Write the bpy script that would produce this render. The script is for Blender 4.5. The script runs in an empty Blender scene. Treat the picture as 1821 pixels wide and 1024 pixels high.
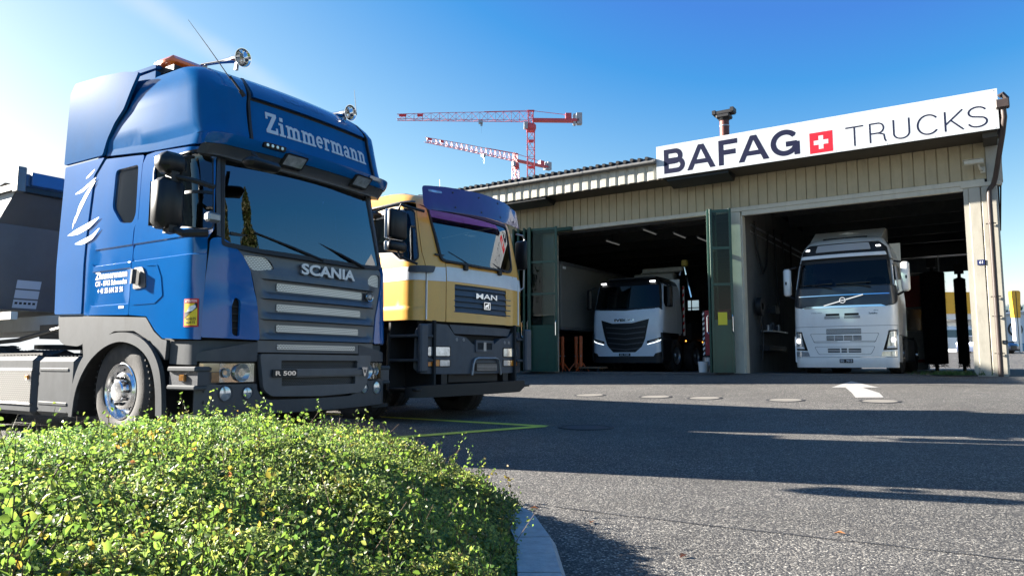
import bpy, math, random
import numpy as np
from math import sin, cos, radians, pi
from mathutils import Vector, Matrix
from mathutils.geometry import delaunay_2d_cdt
random.seed(7); RNG = np.random.default_rng(7)
SC = bpy.context.scene
COL = SC.collection
# ---------------------------------------------------------------- camera, light, exposure
cam_d = bpy.data.cameras.new('camera'); cam = bpy.data.objects.new('camera', cam_d); COL.objects.link(cam)
cam_d.sensor_fit = 'HORIZONTAL'; cam_d.sensor_width = 36.0; cam_d.lens = 36.0 * 1300.0 / 1821.0
cam_d.clip_start = 0.05; cam_d.clip_end = 6000
PITCH = math.atan(133 / 1300.0)
cam.location = (0, 0, 1.0); cam.rotation_euler = (pi / 2 + PITCH, 0, 0)
SC.camera = cam
SUN_AZ = -71.0; SUN_EL = 21.0          # degrees: azimuth clockwise from +Y
W = bpy.data.worlds.new('World'); SC.world = W; W.use_nodes = True
nt = W.node_tree; nt.nodes.clear()
sky = nt.nodes.new('ShaderNodeTexSky'); sky.sky_type = 'NISHITA'; sky.sun_disc = False
sky.sun_elevation = radians(SUN_EL); sky.sun_rotation = radians(SUN_AZ)
sky.altitude = 400; sky.air_density = 1.0; sky.dust_density = 0.7; sky.ozone_density = 2.2
bg = nt.nodes.new('ShaderNodeBackground'); bg.inputs['Strength'].default_value = 0.066
wo = nt.nodes.new('ShaderNodeOutputWorld')
# camera-like colour response of the sky: deeper blue away from the sun, soft shoulder near it
EXPO = 2.25; KS = 0.055 * 2 ** EXPO
sep = nt.nodes.new('ShaderNodeSeparateColor'); com = nt.nodes.new('ShaderNodeCombineColor'); nt.links.new(sky.outputs[0], sep.inputs[0])
for i, (a0, a1, b0, b1, lo, hi) in enumerate(((.26, .26 + 1 / 1.55, .0, 1.0, .065, .93), (.235, .235 + 1 / 1.18, .0, 1.0, .24, .97), (.0, 1.6, .36, 1.10, .30, 1.0))):
    mr_ = nt.nodes.new('ShaderNodeMapRange'); mr_.clamp = False
    for j, q_ in enumerate((a0 / KS, a1 / KS, b0, b1)): mr_.inputs[j + 1].default_value = q_
    cl = nt.nodes.new('ShaderNodeClamp'); cl.inputs[1].default_value = lo; cl.inputs[2].default_value = hi
    nt.links.new(sep.outputs[i], mr_.inputs[0]); nt.links.new(mr_.outputs[0], cl.inputs[0]); nt.links.new(cl.outputs[0], com.inputs[i])
gn_ = nt.nodes.new('ShaderNodeMix'); gn_.data_type = 'RGBA'; gn_.blend_type = 'MULTIPLY'; gn_.inputs[0].default_value = 1.0; k_ = 1 / 2 ** EXPO / 0.1; gn_.inputs[7].default_value = (k_, k_, k_, 1)
tcw = nt.nodes.new('ShaderNodeTexCoord')
def dotn(n):
    d = nt.nodes.new('ShaderNodeVectorMath'); d.operation = 'DOT_PRODUCT'; d.inputs[1].default_value = n; nt.links.new(tcw.outputs['Generated'], d.inputs[0]); return d.outputs['Value']
def pxdir(px, py):
    a = (px - 910.5) / 1300; b = (512 - py) / 1300; return Vector((a, cos(PITCH) - b * sin(PITCH), sin(PITCH) + b * cos(PITCH))).normalized()
d0, d1 = pxdir(225, -10), pxdir(420, 115); nn = d0.cross(d1).normalized(); mid_ = (d0 + d1).normalized()
nz = nt.nodes.new('ShaderNodeTexNoise'); nz.inputs['Scale'].default_value = 9; nz.inputs['Detail'].default_value = 6; nt.links.new(tcw.outputs['Generated'], nz.inputs['Vector'])
def mth(op, a, b):
    m_ = nt.nodes.new('ShaderNodeMath'); m_.operation = op; m_.use_clamp = op == 'MULTIPLY'
    for i, q in enumerate((a, b)):
        if isinstance(q, (int, float)): m_.inputs[i].default_value = q
        else: nt.links.new(q, m_.inputs[i])
    return m_.outputs[0]
def mrw(x, a, b, c_, d):
    r = nt.nodes.new('ShaderNodeMapRange'); r.interpolation_type = 'SMOOTHSTEP'
    for i, q in enumerate((a, b, c_, d)): r.inputs[i + 1].default_value = q
    nt.links.new(x, r.inputs[0]); return r.outputs[0]
band = mrw(mth('ABSOLUTE', mth('ADD', dotn(nn), mth('MULTIPLY', mth('SUBTRACT', nz.outputs[0], .5), .02)), 0), .0, .022, .30, 0); along = mrw(dotn(mid_), .975, 1.0, 0, 1)
msk = mth('MULTIPLY', mth('MULTIPLY', band, along), mrw(nz.outputs[0], .3, .6, .5, 1.0))
cw_ = nt.nodes.new('ShaderNodeMix'); cw_.data_type = 'RGBA'; nt.links.new(msk, cw_.inputs[0]); nt.links.new(com.outputs[0], cw_.inputs[6]); cw_.inputs[7].default_value = (.9, .93, .96, 1); com = cw_
nt.links.new(cw_.outputs[2], gn_.inputs[6]); nt.links.new(gn_.outputs[2], bg.inputs[0]); bg.inputs['Strength'].default_value = 0.1
nt.links.new(bg.outputs[0], wo.inputs[0])
sun_d = bpy.data.lights.new('sun', 'SUN'); sun_d.energy = 5.0; sun_d.angle = radians(0.55); sun_d.color = (1.0, 0.93, 0.83)
sun = bpy.data.objects.new('sun', sun_d); COL.objects.link(sun)
_az, _el = radians(SUN_AZ), radians(SUN_EL)
sdir = Vector((sin(_az) * cos(_el), cos(_az) * cos(_el), sin(_el)))
sun.rotation_euler = sdir.to_track_quat('Z', 'Y').to_euler(); sun.location = sdir * 60
SC.view_settings.view_transform = 'Standard'; SC.view_settings.look = 'None'
SC.view_settings.exposure = 2.38; SC.view_settings.gamma = 1.0
SC.cycles.max_bounces = 8; SC.cycles.transparent_max_bounces = 12; SC.cycles.use_denoising = True

# ---------------------------------------------------------------- tagging
def tag(o, label=None, cat=None, group=None, kind=None):
    if label: o['label'] = label
    if cat: o['category'] = cat
    if group: o['group'] = group
    if kind: o['kind'] = kind
    return o
def empty(name, loc=(0, 0, 0), rz=0, parent=None, **k):
    o = bpy.data.objects.new(name, None); COL.objects.link(o); o.location = loc; o.rotation_euler = (0, 0, rz)
    o.empty_display_size = 0.2
    if parent: o.parent = parent
    return tag(o, **k)
def link(name, me, parent=None, loc=(0, 0, 0), **k):
    o = bpy.data.objects.new(name, me); COL.objects.link(o); o.location = loc
    if parent: o.parent = parent
    return tag(o, **k)
def copy_tree(o, parent=None):
    c = o.copy(); COL.objects.link(c); c.parent = parent if parent else o.parent
    for ch in [x for x in bpy.data.objects if x.parent == o]:
        copy_tree(ch, c)
    return c

# ---------------------------------------------------------------- materials
def M(name, col, rough=0.5, metal=0.0, spec=0.5, coat=0.0, noise=0.0, nscale=6.0, bump=0.0, bscale=60.0, dirt=None, em=None, ems=0, rvar=0.0):
    m = bpy.data.materials.new(name); m.use_nodes = True
    t = m.node_tree; b = t.nodes['Principled BSDF']; L = t.links
    b.inputs['Base Color'].default_value = (*col, 1); b.inputs['Roughness'].default_value = rough
    b.inputs['Metallic'].default_value = metal; b.inputs['Specular IOR Level'].default_value = spec
    b.inputs['Coat Weight'].default_value = coat; b.inputs['Coat Roughness'].default_value = 0.06
    if em: b.inputs['Emission Color'].default_value = (*em, 1); b.inputs['Emission Strength'].default_value = ems
    tc = t.nodes.new('ShaderNodeTexCoord')
    last = None
    if noise > 0:
        n = t.nodes.new('ShaderNodeTexNoise'); n.inputs['Scale'].default_value = nscale; n.inputs['Detail'].default_value = 8; n.inputs['Roughness'].default_value = 0.65
        L.new(tc.outputs['Object'], n.inputs['Vector'])
        r = t.nodes.new('ShaderNodeMapRange'); r.inputs[1].default_value = 0.3; r.inputs[2].default_value = 0.7
        r.inputs[3].default_value = 1 - noise; r.inputs[4].default_value = 1 + noise
        L.new(n.outputs[0], r.inputs[0])
        mx = t.nodes.new('ShaderNodeMix'); mx.data_type = 'RGBA'; mx.blend_type = 'MULTIPLY'; mx.inputs[0].default_value = 1
        mx.inputs[6].default_value = (*col, 1); L.new(r.outputs[0], mx.inputs[7]); last = mx.outputs[2]
        if rvar:
            r2 = t.nodes.new('ShaderNodeMapRange'); r2.inputs[1].default_value = 0.3; r2.inputs[2].default_value = 0.7
            r2.inputs[3].default_value = max(0.02, rough - rvar); r2.inputs[4].default_value = rough + rvar
            L.new(n.outputs[0], r2.inputs[0]); L.new(r2.outputs[0], b.inputs['Roughness'])
    if dirt:   # (colour, amount, scale) streaky dirt with a shape of its own
        n = t.nodes.new('ShaderNodeTexNoise'); n.inputs['Scale'].default_value = dirt[2]; n.inputs['Detail'].default_value = 10; n.inputs['Roughness'].default_value = 0.7
        mp = t.nodes.new('ShaderNodeMapping'); mp.inputs['Scale'].default_value = (1, 1, 0.22)
        L.new(tc.outputs['Object'], mp.inputs[0]); L.new(mp.outputs[0], n.inputs['Vector'])
        r = t.nodes.new('ShaderNodeMapRange'); r.inputs[1].default_value = 0.5; r.inputs[2].default_value = 0.75; r.inputs[3].default_value = 0; r.inputs[4].default_value = dirt[1]
        L.new(n.outputs[0], r.inputs[0])
        mx = t.nodes.new('ShaderNodeMix'); mx.data_type = 'RGBA'; L.new(r.outputs[0], mx.inputs[0])
        if last: L.new(last, mx.inputs[6])
        else: mx.inputs[6].default_value = (*col, 1)
        mx.inputs[7].default_value = (*dirt[0], 1); last = mx.outputs[2]
    if last: L.new(last, b.inputs['Base Color'])
    if bump > 0:
        n = t.nodes.new('ShaderNodeTexNoise'); n.inputs['Scale'].default_value = bscale; n.inputs['Detail'].default_value = 4
        L.new(tc.outputs['Object'], n.inputs['Vector'])
        bp = t.nodes.new('ShaderNodeBump'); bp.inputs['Strength'].default_value = bump; bp.inputs['Distance'].default_value = 0.01
        L.new(n.outputs[0], bp.inputs['Height']); L.new(bp.outputs[0], b.inputs['Normal'])
    return m
def glass(name, tint=(0.35, 0.42, 0.42), refl=1.0, base=0.06, fres=1.6):
    m = bpy.data.materials.new(name); m.use_nodes = True; t = m.node_tree; t.nodes.clear(); L = t.links
    o = t.nodes.new('ShaderNodeOutputMaterial'); mx = t.nodes.new('ShaderNodeMixShader')
    tr = t.nodes.new('ShaderNodeBsdfTransparent'); tr.inputs[0].default_value = (*tint, 1)
    gl = t.nodes.new('ShaderNodeBsdfGlossy'); gl.inputs['Roughness'].default_value = 0.0; gl.inputs[0].default_value = (refl, refl, refl, 1)
    f = t.nodes.new('ShaderNodeFresnel'); f.inputs[0].default_value = fres
    ad = t.nodes.new('ShaderNodeMath'); ad.operation = 'ADD'; ad.inputs[1].default_value = base; ad.use_clamp = True
    L.new(f.outputs[0], ad.inputs[0]); L.new(ad.outputs[0], mx.inputs[0]); L.new(tr.outputs[0], mx.inputs[1]); L.new(gl.outputs[0], mx.inputs[2]); L.new(mx.outputs[0], o.inputs[0])
    return m
def brickmat(name, c1, c2, sx, sy, axes='yz', rough=0.35, metal=0.6, mortar=0.25, off=0.5):
    """two-tone repeating pattern: perforated plate, chequer plate, net"""
    m = bpy.data.materials.new(name); m.use_nodes = True; t = m.node_tree; b = t.nodes['Principled BSDF']; L = t.links
    tc = t.nodes.new('ShaderNodeTexCoord'); sp = t.nodes.new('ShaderNodeSeparateXYZ'); cb = t.nodes.new('ShaderNodeCombineXYZ')
    L.new(tc.outputs['Object'], sp.inputs[0]); ix = {'x': 0, 'y': 1, 'z': 2}
    L.new(sp.outputs[ix[axes[0]]], cb.inputs[0]); L.new(sp.outputs[ix[axes[1]]], cb.inputs[1])
    br = t.nodes.new('ShaderNodeTexBrick'); br.offset = off
    br.inputs['Color1'].default_value = (*c2, 1); br.inputs['Color2'].default_value = (*c2, 1); br.inputs['Mortar'].default_value = (*c1, 1)
    br.inputs['Scale'].default_value = 1; br.inputs['Brick Width'].default_value = sx; br.inputs['Row Height'].default_value = sy
    br.inputs['Mortar Size'].default_value = mortar * sy; br.inputs['Mortar Smooth'].default_value = 0.1
    L.new(cb.outputs[0], br.inputs['Vector']); L.new(br.outputs[0], b.inputs['Base Color'])
    b.inputs['Roughness'].default_value = rough; b.inputs['Metallic'].default_value = metal
    return m

BLUE = M('blue_paint', (0.002, 0.105, 0.35), 0.12, 0.0, 0.4, 0.5, noise=0.05, nscale=2.5, dirt=((0.05, 0.10, 0.2), 0.12, 3.0))
BLUE2 = M('blue_paint_roof', (0.003, 0.092, 0.27), 0.12, 0.0, 0.18, 0.04, noise=0.08, nscale=3, dirt=((0.05, 0.10, 0.18), 0.2, 3.0))
DGREY = M('dark_grey_plastic', (0.045, 0.052, 0.064), 0.42, 0, 0.5, noise=0.12, nscale=9, bump=0.15, bscale=300, dirt=((0.1, 0.1, 0.1), 0.25, 4.0))
GRILLE = M('grille_grey_paint', (0.092, 0.102, 0.118), 0.4, 0.3, 0.5, 0.15, noise=0.1, nscale=7, dirt=((0.12, 0.12, 0.11), 0.25, 5.0))
LGREY = M('light_grey_plastic', (0.068, 0.076, 0.084), 0.62, 0, 0.15, noise=0.12, nscale=6, dirt=((0.035, 0.038, 0.04), 0.6, 4.0))
BLACK = M('black_rubber', (0.012, 0.012, 0.013), 0.55, noise=0.2, nscale=12)
BLACKG = M('black_gloss_plastic', (0.010, 0.011, 0.013), 0.38, spec=.35, noise=0.1, nscale=12)
VOID = M('dark_interior', (0.018, 0.019, 0.021), 0.8)
TYRE = M('tyre_rubber', (0.028, 0.028, 0.029), 0.75, noise=0.25, nscale=14, bump=0.3, bscale=90, dirt=((0.13, 0.12, 0.11), 0.5, 8.0))
ALU = M('polished_aluminium', (0.82, 0.83, 0.85), 0.2, 1.0, noise=0.08, nscale=12, rvar=0.08, dirt=((0.35, 0.33, 0.3), 0.3, 9.0))
CHROME = M('chrome', (0.85, 0.86, 0.88), 0.08, 1.0)
STEEL = M('dull_steel', (0.33, 0.34, 0.36), 0.42, 0.8, noise=0.15, nscale=8)
WHITEP = M('white_truck_paint', (0.86, 0.86, 0.84), 0.25, 0, 0.5, 0.6, noise=0.03, nscale=3, dirt=((0.45, 0.44, 0.4), 0.15, 3.0))
WHITE = M('white_lettering', (0.82, 0.83, 0.84), 0.4)
LETG = M('pale_grey_lettering', (0.5, 0.56, 0.62), 0.45)
YEL = M('ochre_yellow_paint', (0.74, 0.38, 0.06), 0.3, 0, 0.5, 0.5, noise=0.05, nscale=3, dirt=((0.3, 0.2, 0.08), 0.25, 3.0))
YWHITE = M('white_stripe_paint', (0.68, 0.7, 0.72), 0.35, 0, 0.5, 0.3, noise=0.05)
GLASS_W = glass('windscreen_glass', (0.14, 0.22, 0.25), 1.0, 0.12, 1.7)
GLASS_V = glass('shaded_windscreen', (0.12, 0.15, 0.17), 0.8, 0.0, 1.4)
GLASS_S = glass('side_glass', (0.5, 0.58, 0.55), 0.95, 0.05)
GLASS_D = M('privacy_glass', (0.01, 0.014, 0.02), 0.03, 0, 1.0, 1.0)
LENS = M('clear_lamp_lens', (0.55, 0.58, 0.6), 0.08, 0.55, 0.8, 1.0, noise=0.35, nscale=16)
AMBER = M('amber_lens', (0.75, 0.24, 0.02), 0.12, 0, 0.6, 1.0)
AMBERD = M('amber_brown_lens', (0.28, 0.13, 0.03), 0.12, 0.2, 0.6, 1.0, noise=0.3, nscale=20)
ORANGE = M('orange_beacon', (0.9, 0.16, 0.02), 0.25, 0, 0.5, 0.5)
REDP = M('red_paint', (0.55, 0.02, 0.02), 0.4)
MESHP = brickmat('perforated_steel', (0.6, 0.59, 0.56), (0.02, 0.02, 0.022), 0.036, 0.018, 'yz', 0.35, 0.5, 0.34)
MESHX = brickmat('dark_grille_net', (0.05, 0.055, 0.06), (0.008, 0.008, 0.009), 0.03, 0.015, 'yz', 0.5, 0.2, 0.25)
CHEQ = brickmat('chequer_plate', (0.30, 0.295, 0.28), (0.46, 0.45, 0.43), 0.05, 0.025, 'xz', 0.3, 0.7, 0.3)

# ---------------------------------------------------------------- mesh collector
def newmesh(name, v, f, mats, mi=None, smooth=None, sharp=None):
    me = bpy.data.meshes.new(name); me.from_pydata([tuple(map(float, p)) for p in v], [], [tuple(map(int, q)) for q in f])
    for m in (mats if isinstance(mats, (list, tuple)) else [mats]): me.materials.append(m)
    if mi is not None: me.polygons.foreach_set('material_index', np.array(mi, dtype=np.int32))
    if smooth is not None:
        me.polygons.foreach_set('use_smooth', np.array([bool(smooth)] * len(f) if isinstance(smooth, bool) else smooth, dtype=bool))
    me.update()
    if sharp is not None and smooth is True:
        me.set_sharp_from_angle(angle=radians(sharp))
    return me
class MB:
    def __init__(s): s.v = []; s.f = []; s.m = []; s.mats = []
    def _m(s, mat):
        if mat is None: return 0
        if mat not in s.mats: s.mats.append(mat)
        return s.mats.index(mat)
    def add(s, v, f, mat=None):
        o = len(s.v); s.v += [tuple(p) for p in v]; s.f += [tuple(i + o for i in q) for q in f]; s.m += [s._m(mat)] * len(f); return s
    def box(s, x0, x1, y0, y1, z0, z1, mat=None, bev=0.0):
        if x0 > x1: x0, x1 = x1, x0
        if y0 > y1: y0, y1 = y1, y0
        if z0 > z1: z0, z1 = z1, z0
        if bev > 0:
            b = min(bev, (x1 - x0) * .45, (y1 - y0) * .45, (z1 - z0) * .45); v = []; idx = {}
            X = (x0, x1); Y = (y0, y1); Z = (z0, z1)
            for i in (0, 1):
                for j in (0, 1):
                    for k in (0, 1):
                        sx, sy, sz = (1 if i == 0 else -1), (1 if j == 0 else -1), (1 if k == 0 else -1)
                        for a, p in enumerate(((X[i], Y[j] + sy * b, Z[k] + sz * b), (X[i] + sx * b, Y[j], Z[k] + sz * b), (X[i] + sx * b, Y[j] + sy * b, Z[k]))):
                            idx[(i, j, k, a)] = len(v); v.append(p)
            f = []
            g = lambda i, j, k, a: idx[(i, j, k, a)]
            f.append((g(0,0,0,0), g(0,0,1,0), g(0,1,1,0), g(0,1,0,0))); f.append((g(1,0,0,0), g(1,1,0,0), g(1,1,1,0), g(1,0,1,0)))
            f.append((g(0,0,0,1), g(1,0,0,1), g(1,0,1,1), g(0,0,1,1))); f.append((g(0,1,0,1), g(0,1,1,1), g(1,1,1,1), g(1,1,0,1)))
            f.append((g(0,0,0,2), g(0,1,0,2), g(1,1,0,2), g(1,0,0,2))); f.append((g(0,0,1,2), g(1,0,1,2), g(1,1,1,2), g(0,1,1,2)))
            for j in (0, 1):
                for k in (0, 1):
                    q = (g(0,j,k,1), g(1,j,k,1), g(1,j,k,2), g(0,j,k,2)); f.append(q if j != k else q[::-1])
            for i in (0, 1):
                for k in (0, 1):
                    q = (g(i,0,k,0), g(i,1,k,0), g(i,1,k,2), g(i,0,k,2)); f.append(q if i == k else q[::-1])
            for i in (0, 1):
                for j in (0, 1):
                    q = (g(i,j,0,0), g(i,j,1,0), g(i,j,1,1), g(i,j,0,1)); f.append(q if i != j else q[::-1])
            for i in (0, 1):
                for j in (0, 1):
                    for k in (0, 1):
                        q = (g(i,j,k,0), g(i,j,k,1), g(i,j,k,2)); f.append(q if (i + j + k) % 2 == 0 else q[::-1])
            return s.add(v, f, mat)
        v = [(x0,y0,z0),(x1,y0,z0),(x1,y1,z0),(x0,y1,z0),(x0,y0,z1),(x1,y0,z1),(x1,y1,z1),(x0,y1,z1)]
        return s.add(v, [(0,3,2,1),(4,5,6,7),(0,1,5,4),(1,2,6,5),(2,3,7,6),(3,0,4,7)], mat)
    def bar(s, a, b, w, h=None, mat=None, up=(0, 0, 1)):
        """rectangular bar from a to b"""
        h = h or w; a = Vector(a); b = Vector(b); d = (b - a).normalized(); u = Vector(up)
        if abs(d.dot(u)) > 0.98: u = Vector((1, 0, 0))
        r = d.cross(u).normalized(); u = r.cross(d)
        v = [p + r * sx * w / 2 + u * sy * h / 2 for p in (a, b) for sx, sy in ((-1,-1),(1,-1),(1,1),(-1,1))]
        return s.add(v, [(0,3,2,1),(4,5,6,7),(0,1,5,4),(1,2,6,5),(2,3,7,6),(3,0,4,7)], mat)
    def tube(s, pts, r, n=10, mat=None, cap=True):
        pts = [Vector(p) for p in pts]; rs = r if isinstance(r, (list, tuple)) else [r] * len(pts)
        v = []; prev = None
        for i, p in enumerate(pts):
            d = (pts[min(i + 1, len(pts) - 1)] - pts[max(i - 1, 0)]).normalized()
            if prev is None:
                u = Vector((0, 0, 1)) if abs(d.z) < 0.9 else Vector((1, 0, 0)); a = d.cross(u).normalized()
            else: a = (prev - d * prev.dot(d)).normalized()
            prev = a; b = d.cross(a)
            v += [p + (a * cos(2*pi*k/n) + b * sin(2*pi*k/n)) * rs[i] for k in range(n)]
        f = [(i*n+k, i*n+(k+1)%n, (i+1)*n+(k+1)%n, (i+1)*n+k) for i in range(len(pts)-1) for k in range(n)]
        if cap: f += [tuple(range(n))[::-1], tuple(range((len(pts)-1)*n, len(pts)*n))]
        return s.add(v, f, mat)
    def lathe(s, prof, c=(0,0,0), axis='z', n=32, mat=None, cap=False):
        """prof: list of (radius, height along axis)"""
        v = []
        for r, h in prof:
            for k in range(n):
                a = 2*pi*k/n; p = (r*cos(a), r*sin(a), h)
                if axis == 'y': p = (p[0], p[2], p[1])
                elif axis == 'x': p = (p[2], p[0], p[1])
                v.append((p[0]+c[0], p[1]+c[1], p[2]+c[2]))
        f = [(i*n+k, i*n+(k+1)%n, (i+1)*n+(k+1)%n, (i+1)*n+k) for i in range(len(prof)-1) for k in range(n)]
        if axis == 'y': f = [q[::-1] for q in f]
        if cap: f += [tuple(range(n)), tuple(range((len(prof)-1)*n, len(prof)*n))]
        return s.add(v, f, mat)
    def prism(s, poly, d0, d1, plane='xz', mat=None):
        """poly in a plane, extruded along the third axis from d0 to d1"""
        def P(a, b, d): return {'xz': (a, d, b), 'yz': (d, a, b), 'xy': (a, b, d)}[plane]
        n = len(poly); v = [P(a, b, d0) for a, b in poly] + [P(a, b, d1) for a, b in poly]
        tris = [tuple(t) for t in cdt_poly(poly)[1]] if n > 4 else None
        if tris:
            pts, tr = cdt_poly(poly)
            base = [P(a, b, d0) for a, b in pts]; top = [P(a, b, d1) for a, b in pts]
            s.add(base, tr, mat); s.add(top, [t[::-1] for t in tr], mat)
        else:
            s.add(v, [tuple(range(n)), tuple(range(n, 2*n))[::-1]], mat)
        return s.add(v, [(i, i + n, (i+1) % n + n, (i+1) % n) for i in range(n)], mat)
    def build(s, name, mat=None, parent=None, smooth=False, loc=(0,0,0), recalc=False, sharp=32, **k):
        mats = s.mats if s.mats else [mat]
        if mat and s.mats and mat not in s.mats: mats = s.mats
        me = newmesh(name, s.v, s.f, mats, s.m if s.mats else None, smooth if smooth else None, sharp)
        return link(name, me, parent, loc, **k)

def pip(poly, P):
    """points in polygon (numpy)"""
    x, y = P[:, 0], P[:, 1]; inside = np.zeros(len(P), bool); q = np.array(poly); n = len(q); j = n - 1
    for i in range(n):
        xi, yi = q[i]; xj, yj = q[j]
        c = ((yi > y) != (yj > y)) & (x < (xj - xi) * (y - yi) / (yj - yi + 1e-15) + xi)
        inside ^= c; j = i
    return inside
def dens(poly, step, closed=True):
    out = []; n = len(poly)
    for i in range(n if closed else n - 1):
        a = poly[i]; b = poly[(i + 1) % n]; k = max(1, int(math.ceil(math.hypot(b[0]-a[0], b[1]-a[1]) / step)))
        out += [(a[0] + (b[0]-a[0]) * t / k, a[1] + (b[1]-a[1]) * t / k) for t in range(k)]
    if not closed: out.append(poly[-1])
    return out
def rnd(poly, r, n=4):
    """round the corners of a polygon"""
    out = []; N = len(poly)
    for i in range(N):
        p = Vector(poly[i]); a = Vector(poly[i-1]); b = Vector(poly[(i+1) % N])
        rr = r[i] if isinstance(r, (list, tuple)) else r
        d1 = (a - p); d2 = (b - p); k = min(rr, d1.length * .45, d2.length * .45)
        if k < 1e-4: out.append(tuple(p)); continue
        A = p + d1.normalized() * k; B = p + d2.normalized() * k
        for t in range(n + 1):
            u = t / n; out.append(tuple(A * (1-u)**2 + p * 2*u*(1-u) + B * u*u))
    return out
def rect(a0, a1, b0, b1, r=0):
    p = [(a0, b0), (a1, b0), (a1, b1), (a0, b1)]
    return rnd(p, r) if r else p
def cdt_poly(outline, holes=(), step=None, lines=(), fill=None):
    """triangulate outline minus holes -> pts, tris (ccw). fill: list of polys, union instead of outline"""
    V = []; E = []
    def loop(p, closed=True):
        o = len(V); V.extend(Vector(q[:2]) for q in p)
        E.extend((o + i, o + i + 1) for i in range(len(p) - 1))
        if closed: E.append((o + len(p) - 1, o))
    polys = fill if fill else [outline]
    for p in polys: loop(p)
    for h in holes: loop(h)
    for l in lines: loop(l, False)
    if step:
        a = np.array([q for p in polys for q in p])
        xs = np.arange(a[:, 0].min() + step * .5, a[:, 0].max(), step); ys = np.arange(a[:, 1].min() + step * .5, a[:, 1].max(), step)
        if len(xs) and len(ys):
            g = np.stack(np.meshgrid(xs, ys), -1).reshape(-1, 2); k = pip(outline, g)
            for h in holes: k &= ~pip(h, g)
            g = g[k]
            if len(g):
                B = np.array([tuple(v) for v in V]); d = np.min(np.hypot(g[:, None, 0] - B[None, :, 0], g[:, None, 1] - B[None, :, 1]), axis=1)
                V.extend(Vector(q) for q in g[d > step * .35])
    r = delaunay_2d_cdt(V, E, [], 0, 1e-6)
    P = np.array([tuple(v) for v in r[0]]); T = np.array([t for t in r[2] if len(t) == 3])
    c = P[T].mean(axis=1); k = np.zeros(len(T), bool)
    for p in polys: k |= pip(p, c)
    for h in holes: k &= ~pip(h, c)
    a, b_, c_ = P[T[:, 0]], P[T[:, 1]], P[T[:, 2]]; ar = (b_[:, 0]-a[:, 0])*(c_[:, 1]-a[:, 1]) - (b_[:, 1]-a[:, 1])*(c_[:, 0]-a[:, 0])
    k &= np.abs(ar) > 2e-7
    return P, [tuple(int(i) for i in t) for t in T[k]]
def chaikin(p, n=2):
    for _ in range(n):
        q = [p[0]]
        for a, b in zip(p, p[1:]): q += [(a[0]*.75+b[0]*.25, a[1]*.75+b[1]*.25), (a[0]*.25+b[0]*.75, a[1]*.25+b[1]*.75)]
        p = q + [p[-1]]
    return p
def rim_edges(tris):
    s = set((t[i], t[(i+1) % 3]) for t in tris for i in range(3))
    return [(a, b) for a, b in s if (b, a) not in s]

class Surf:
    """curved cab skin: s<0 near side (metres behind the front), 0..W across the front, s>W far side"""
    def __init__(self, W, r, b, xf, yi, fade=1.2):
        self.W = W; self.r = r; self.b = b; self.xf = np.array(xf); self.yi = np.array(yi); self.fade = fade
    def P(self, s, z, off=0.):
        s = np.asarray(s, float); z = np.asarray(z, float); W, r, b = self.W, self.r, self.b
        m = s > W / 2; q = np.where(m, W - s, s); th = np.clip((q + r) / (2*r), 0, 1) * np.pi / 2
        x = np.where(q < -r, q, np.where(q < r, -r + r * np.sin(th), 0.)); y = np.where(q < -r, 0., np.where(q < r, r - r * np.cos(th), q))
        w = np.where(q < -r, np.clip(1 + (q + r) / self.fade, 0, 1), 1.); yy = np.clip(y, r, None)
        xs = np.interp(z, self.xf[:, 0], self.xf[:, 1]); ins = np.interp(z, self.yi[:, 0], self.yi[:, 1])
        x = x + (xs - b * ((yy - W/2) / (W/2))**2) * w; y = ins + y * (1 - 2*ins/W)
        nx = np.where(q < -r, 0., np.sin(th)); ny = np.where(q < -r, -1., -np.cos(th))
        x = x + off * nx; y = y + off * ny; y = np.where(m, W - y, y)
        return np.stack([x, y, z + 0*x], -1)
def panel(name, S, outline, mat, parent, holes=(), off=0.0, thick=0.03, step=0.09, lines=(), offf=None, inner=None, mirror=False, rim=True, **k):
    if mirror: m = lambda p: [(S.W - a, b) for a, b in p][::-1]; outline = m(outline); holes = [m(h) for h in holes]; lines = [m(l) for l in lines]
    e = min(step, 0.08)
    P, T = cdt_poly(dens(outline, e), [dens(h, e) for h in holes], step, [dens(l, e, False) for l in lines])
    o = off + (offf(S.W - P[:, 0] if mirror else P[:, 0], P[:, 1]) if offf else 0)
    n = len(P); front = S.P(P[:, 0], P[:, 1], o); v = list(front); f = list(T); sm = [True] * len(T); mi = [0] * len(T)
    if rim:
        back = S.P(P[:, 0], P[:, 1], o - thick); R = rim_edges(T)
        v += list(front) + list(back)
        f += [(b + n, a + n, a + 2*n, b + 2*n) for a, b in R]; sm += [False] * len(R); mi += [0] * len(R)
        f += [(t[0] + 2*n, t[2] + 2*n, t[1] + 2*n) for t in T]; sm += [True] * len(T); mi += [1 if inner else 0] * len(T)
    me = newmesh(name, v, f, [mat, inner] if inner else mat, mi, sm)
    if offf: me.set_sharp_from_angle(angle=radians(24))
    return link(name, me, parent, **k)
class Flat:
    """flat plane as a Surf: s along local x or y, z up"""
    def __init__(self, kind='xz', d=0.0, W=0): self.k = kind; self.d = d; self.W = W
    def P(self, s, z, off=0.):
        s = np.asarray(s, float); z = np.asarray(z, float); o = np.zeros_like(s) + off
        if self.k == 'xz': return np.stack([s, self.d - o, z], -1)         # faces -y
        if self.k == 'yz': return np.stack([self.d + o, s, z], -1)         # faces +x
        if self.k == 'top': return np.stack([s, z, self.d + o], -1)
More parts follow.
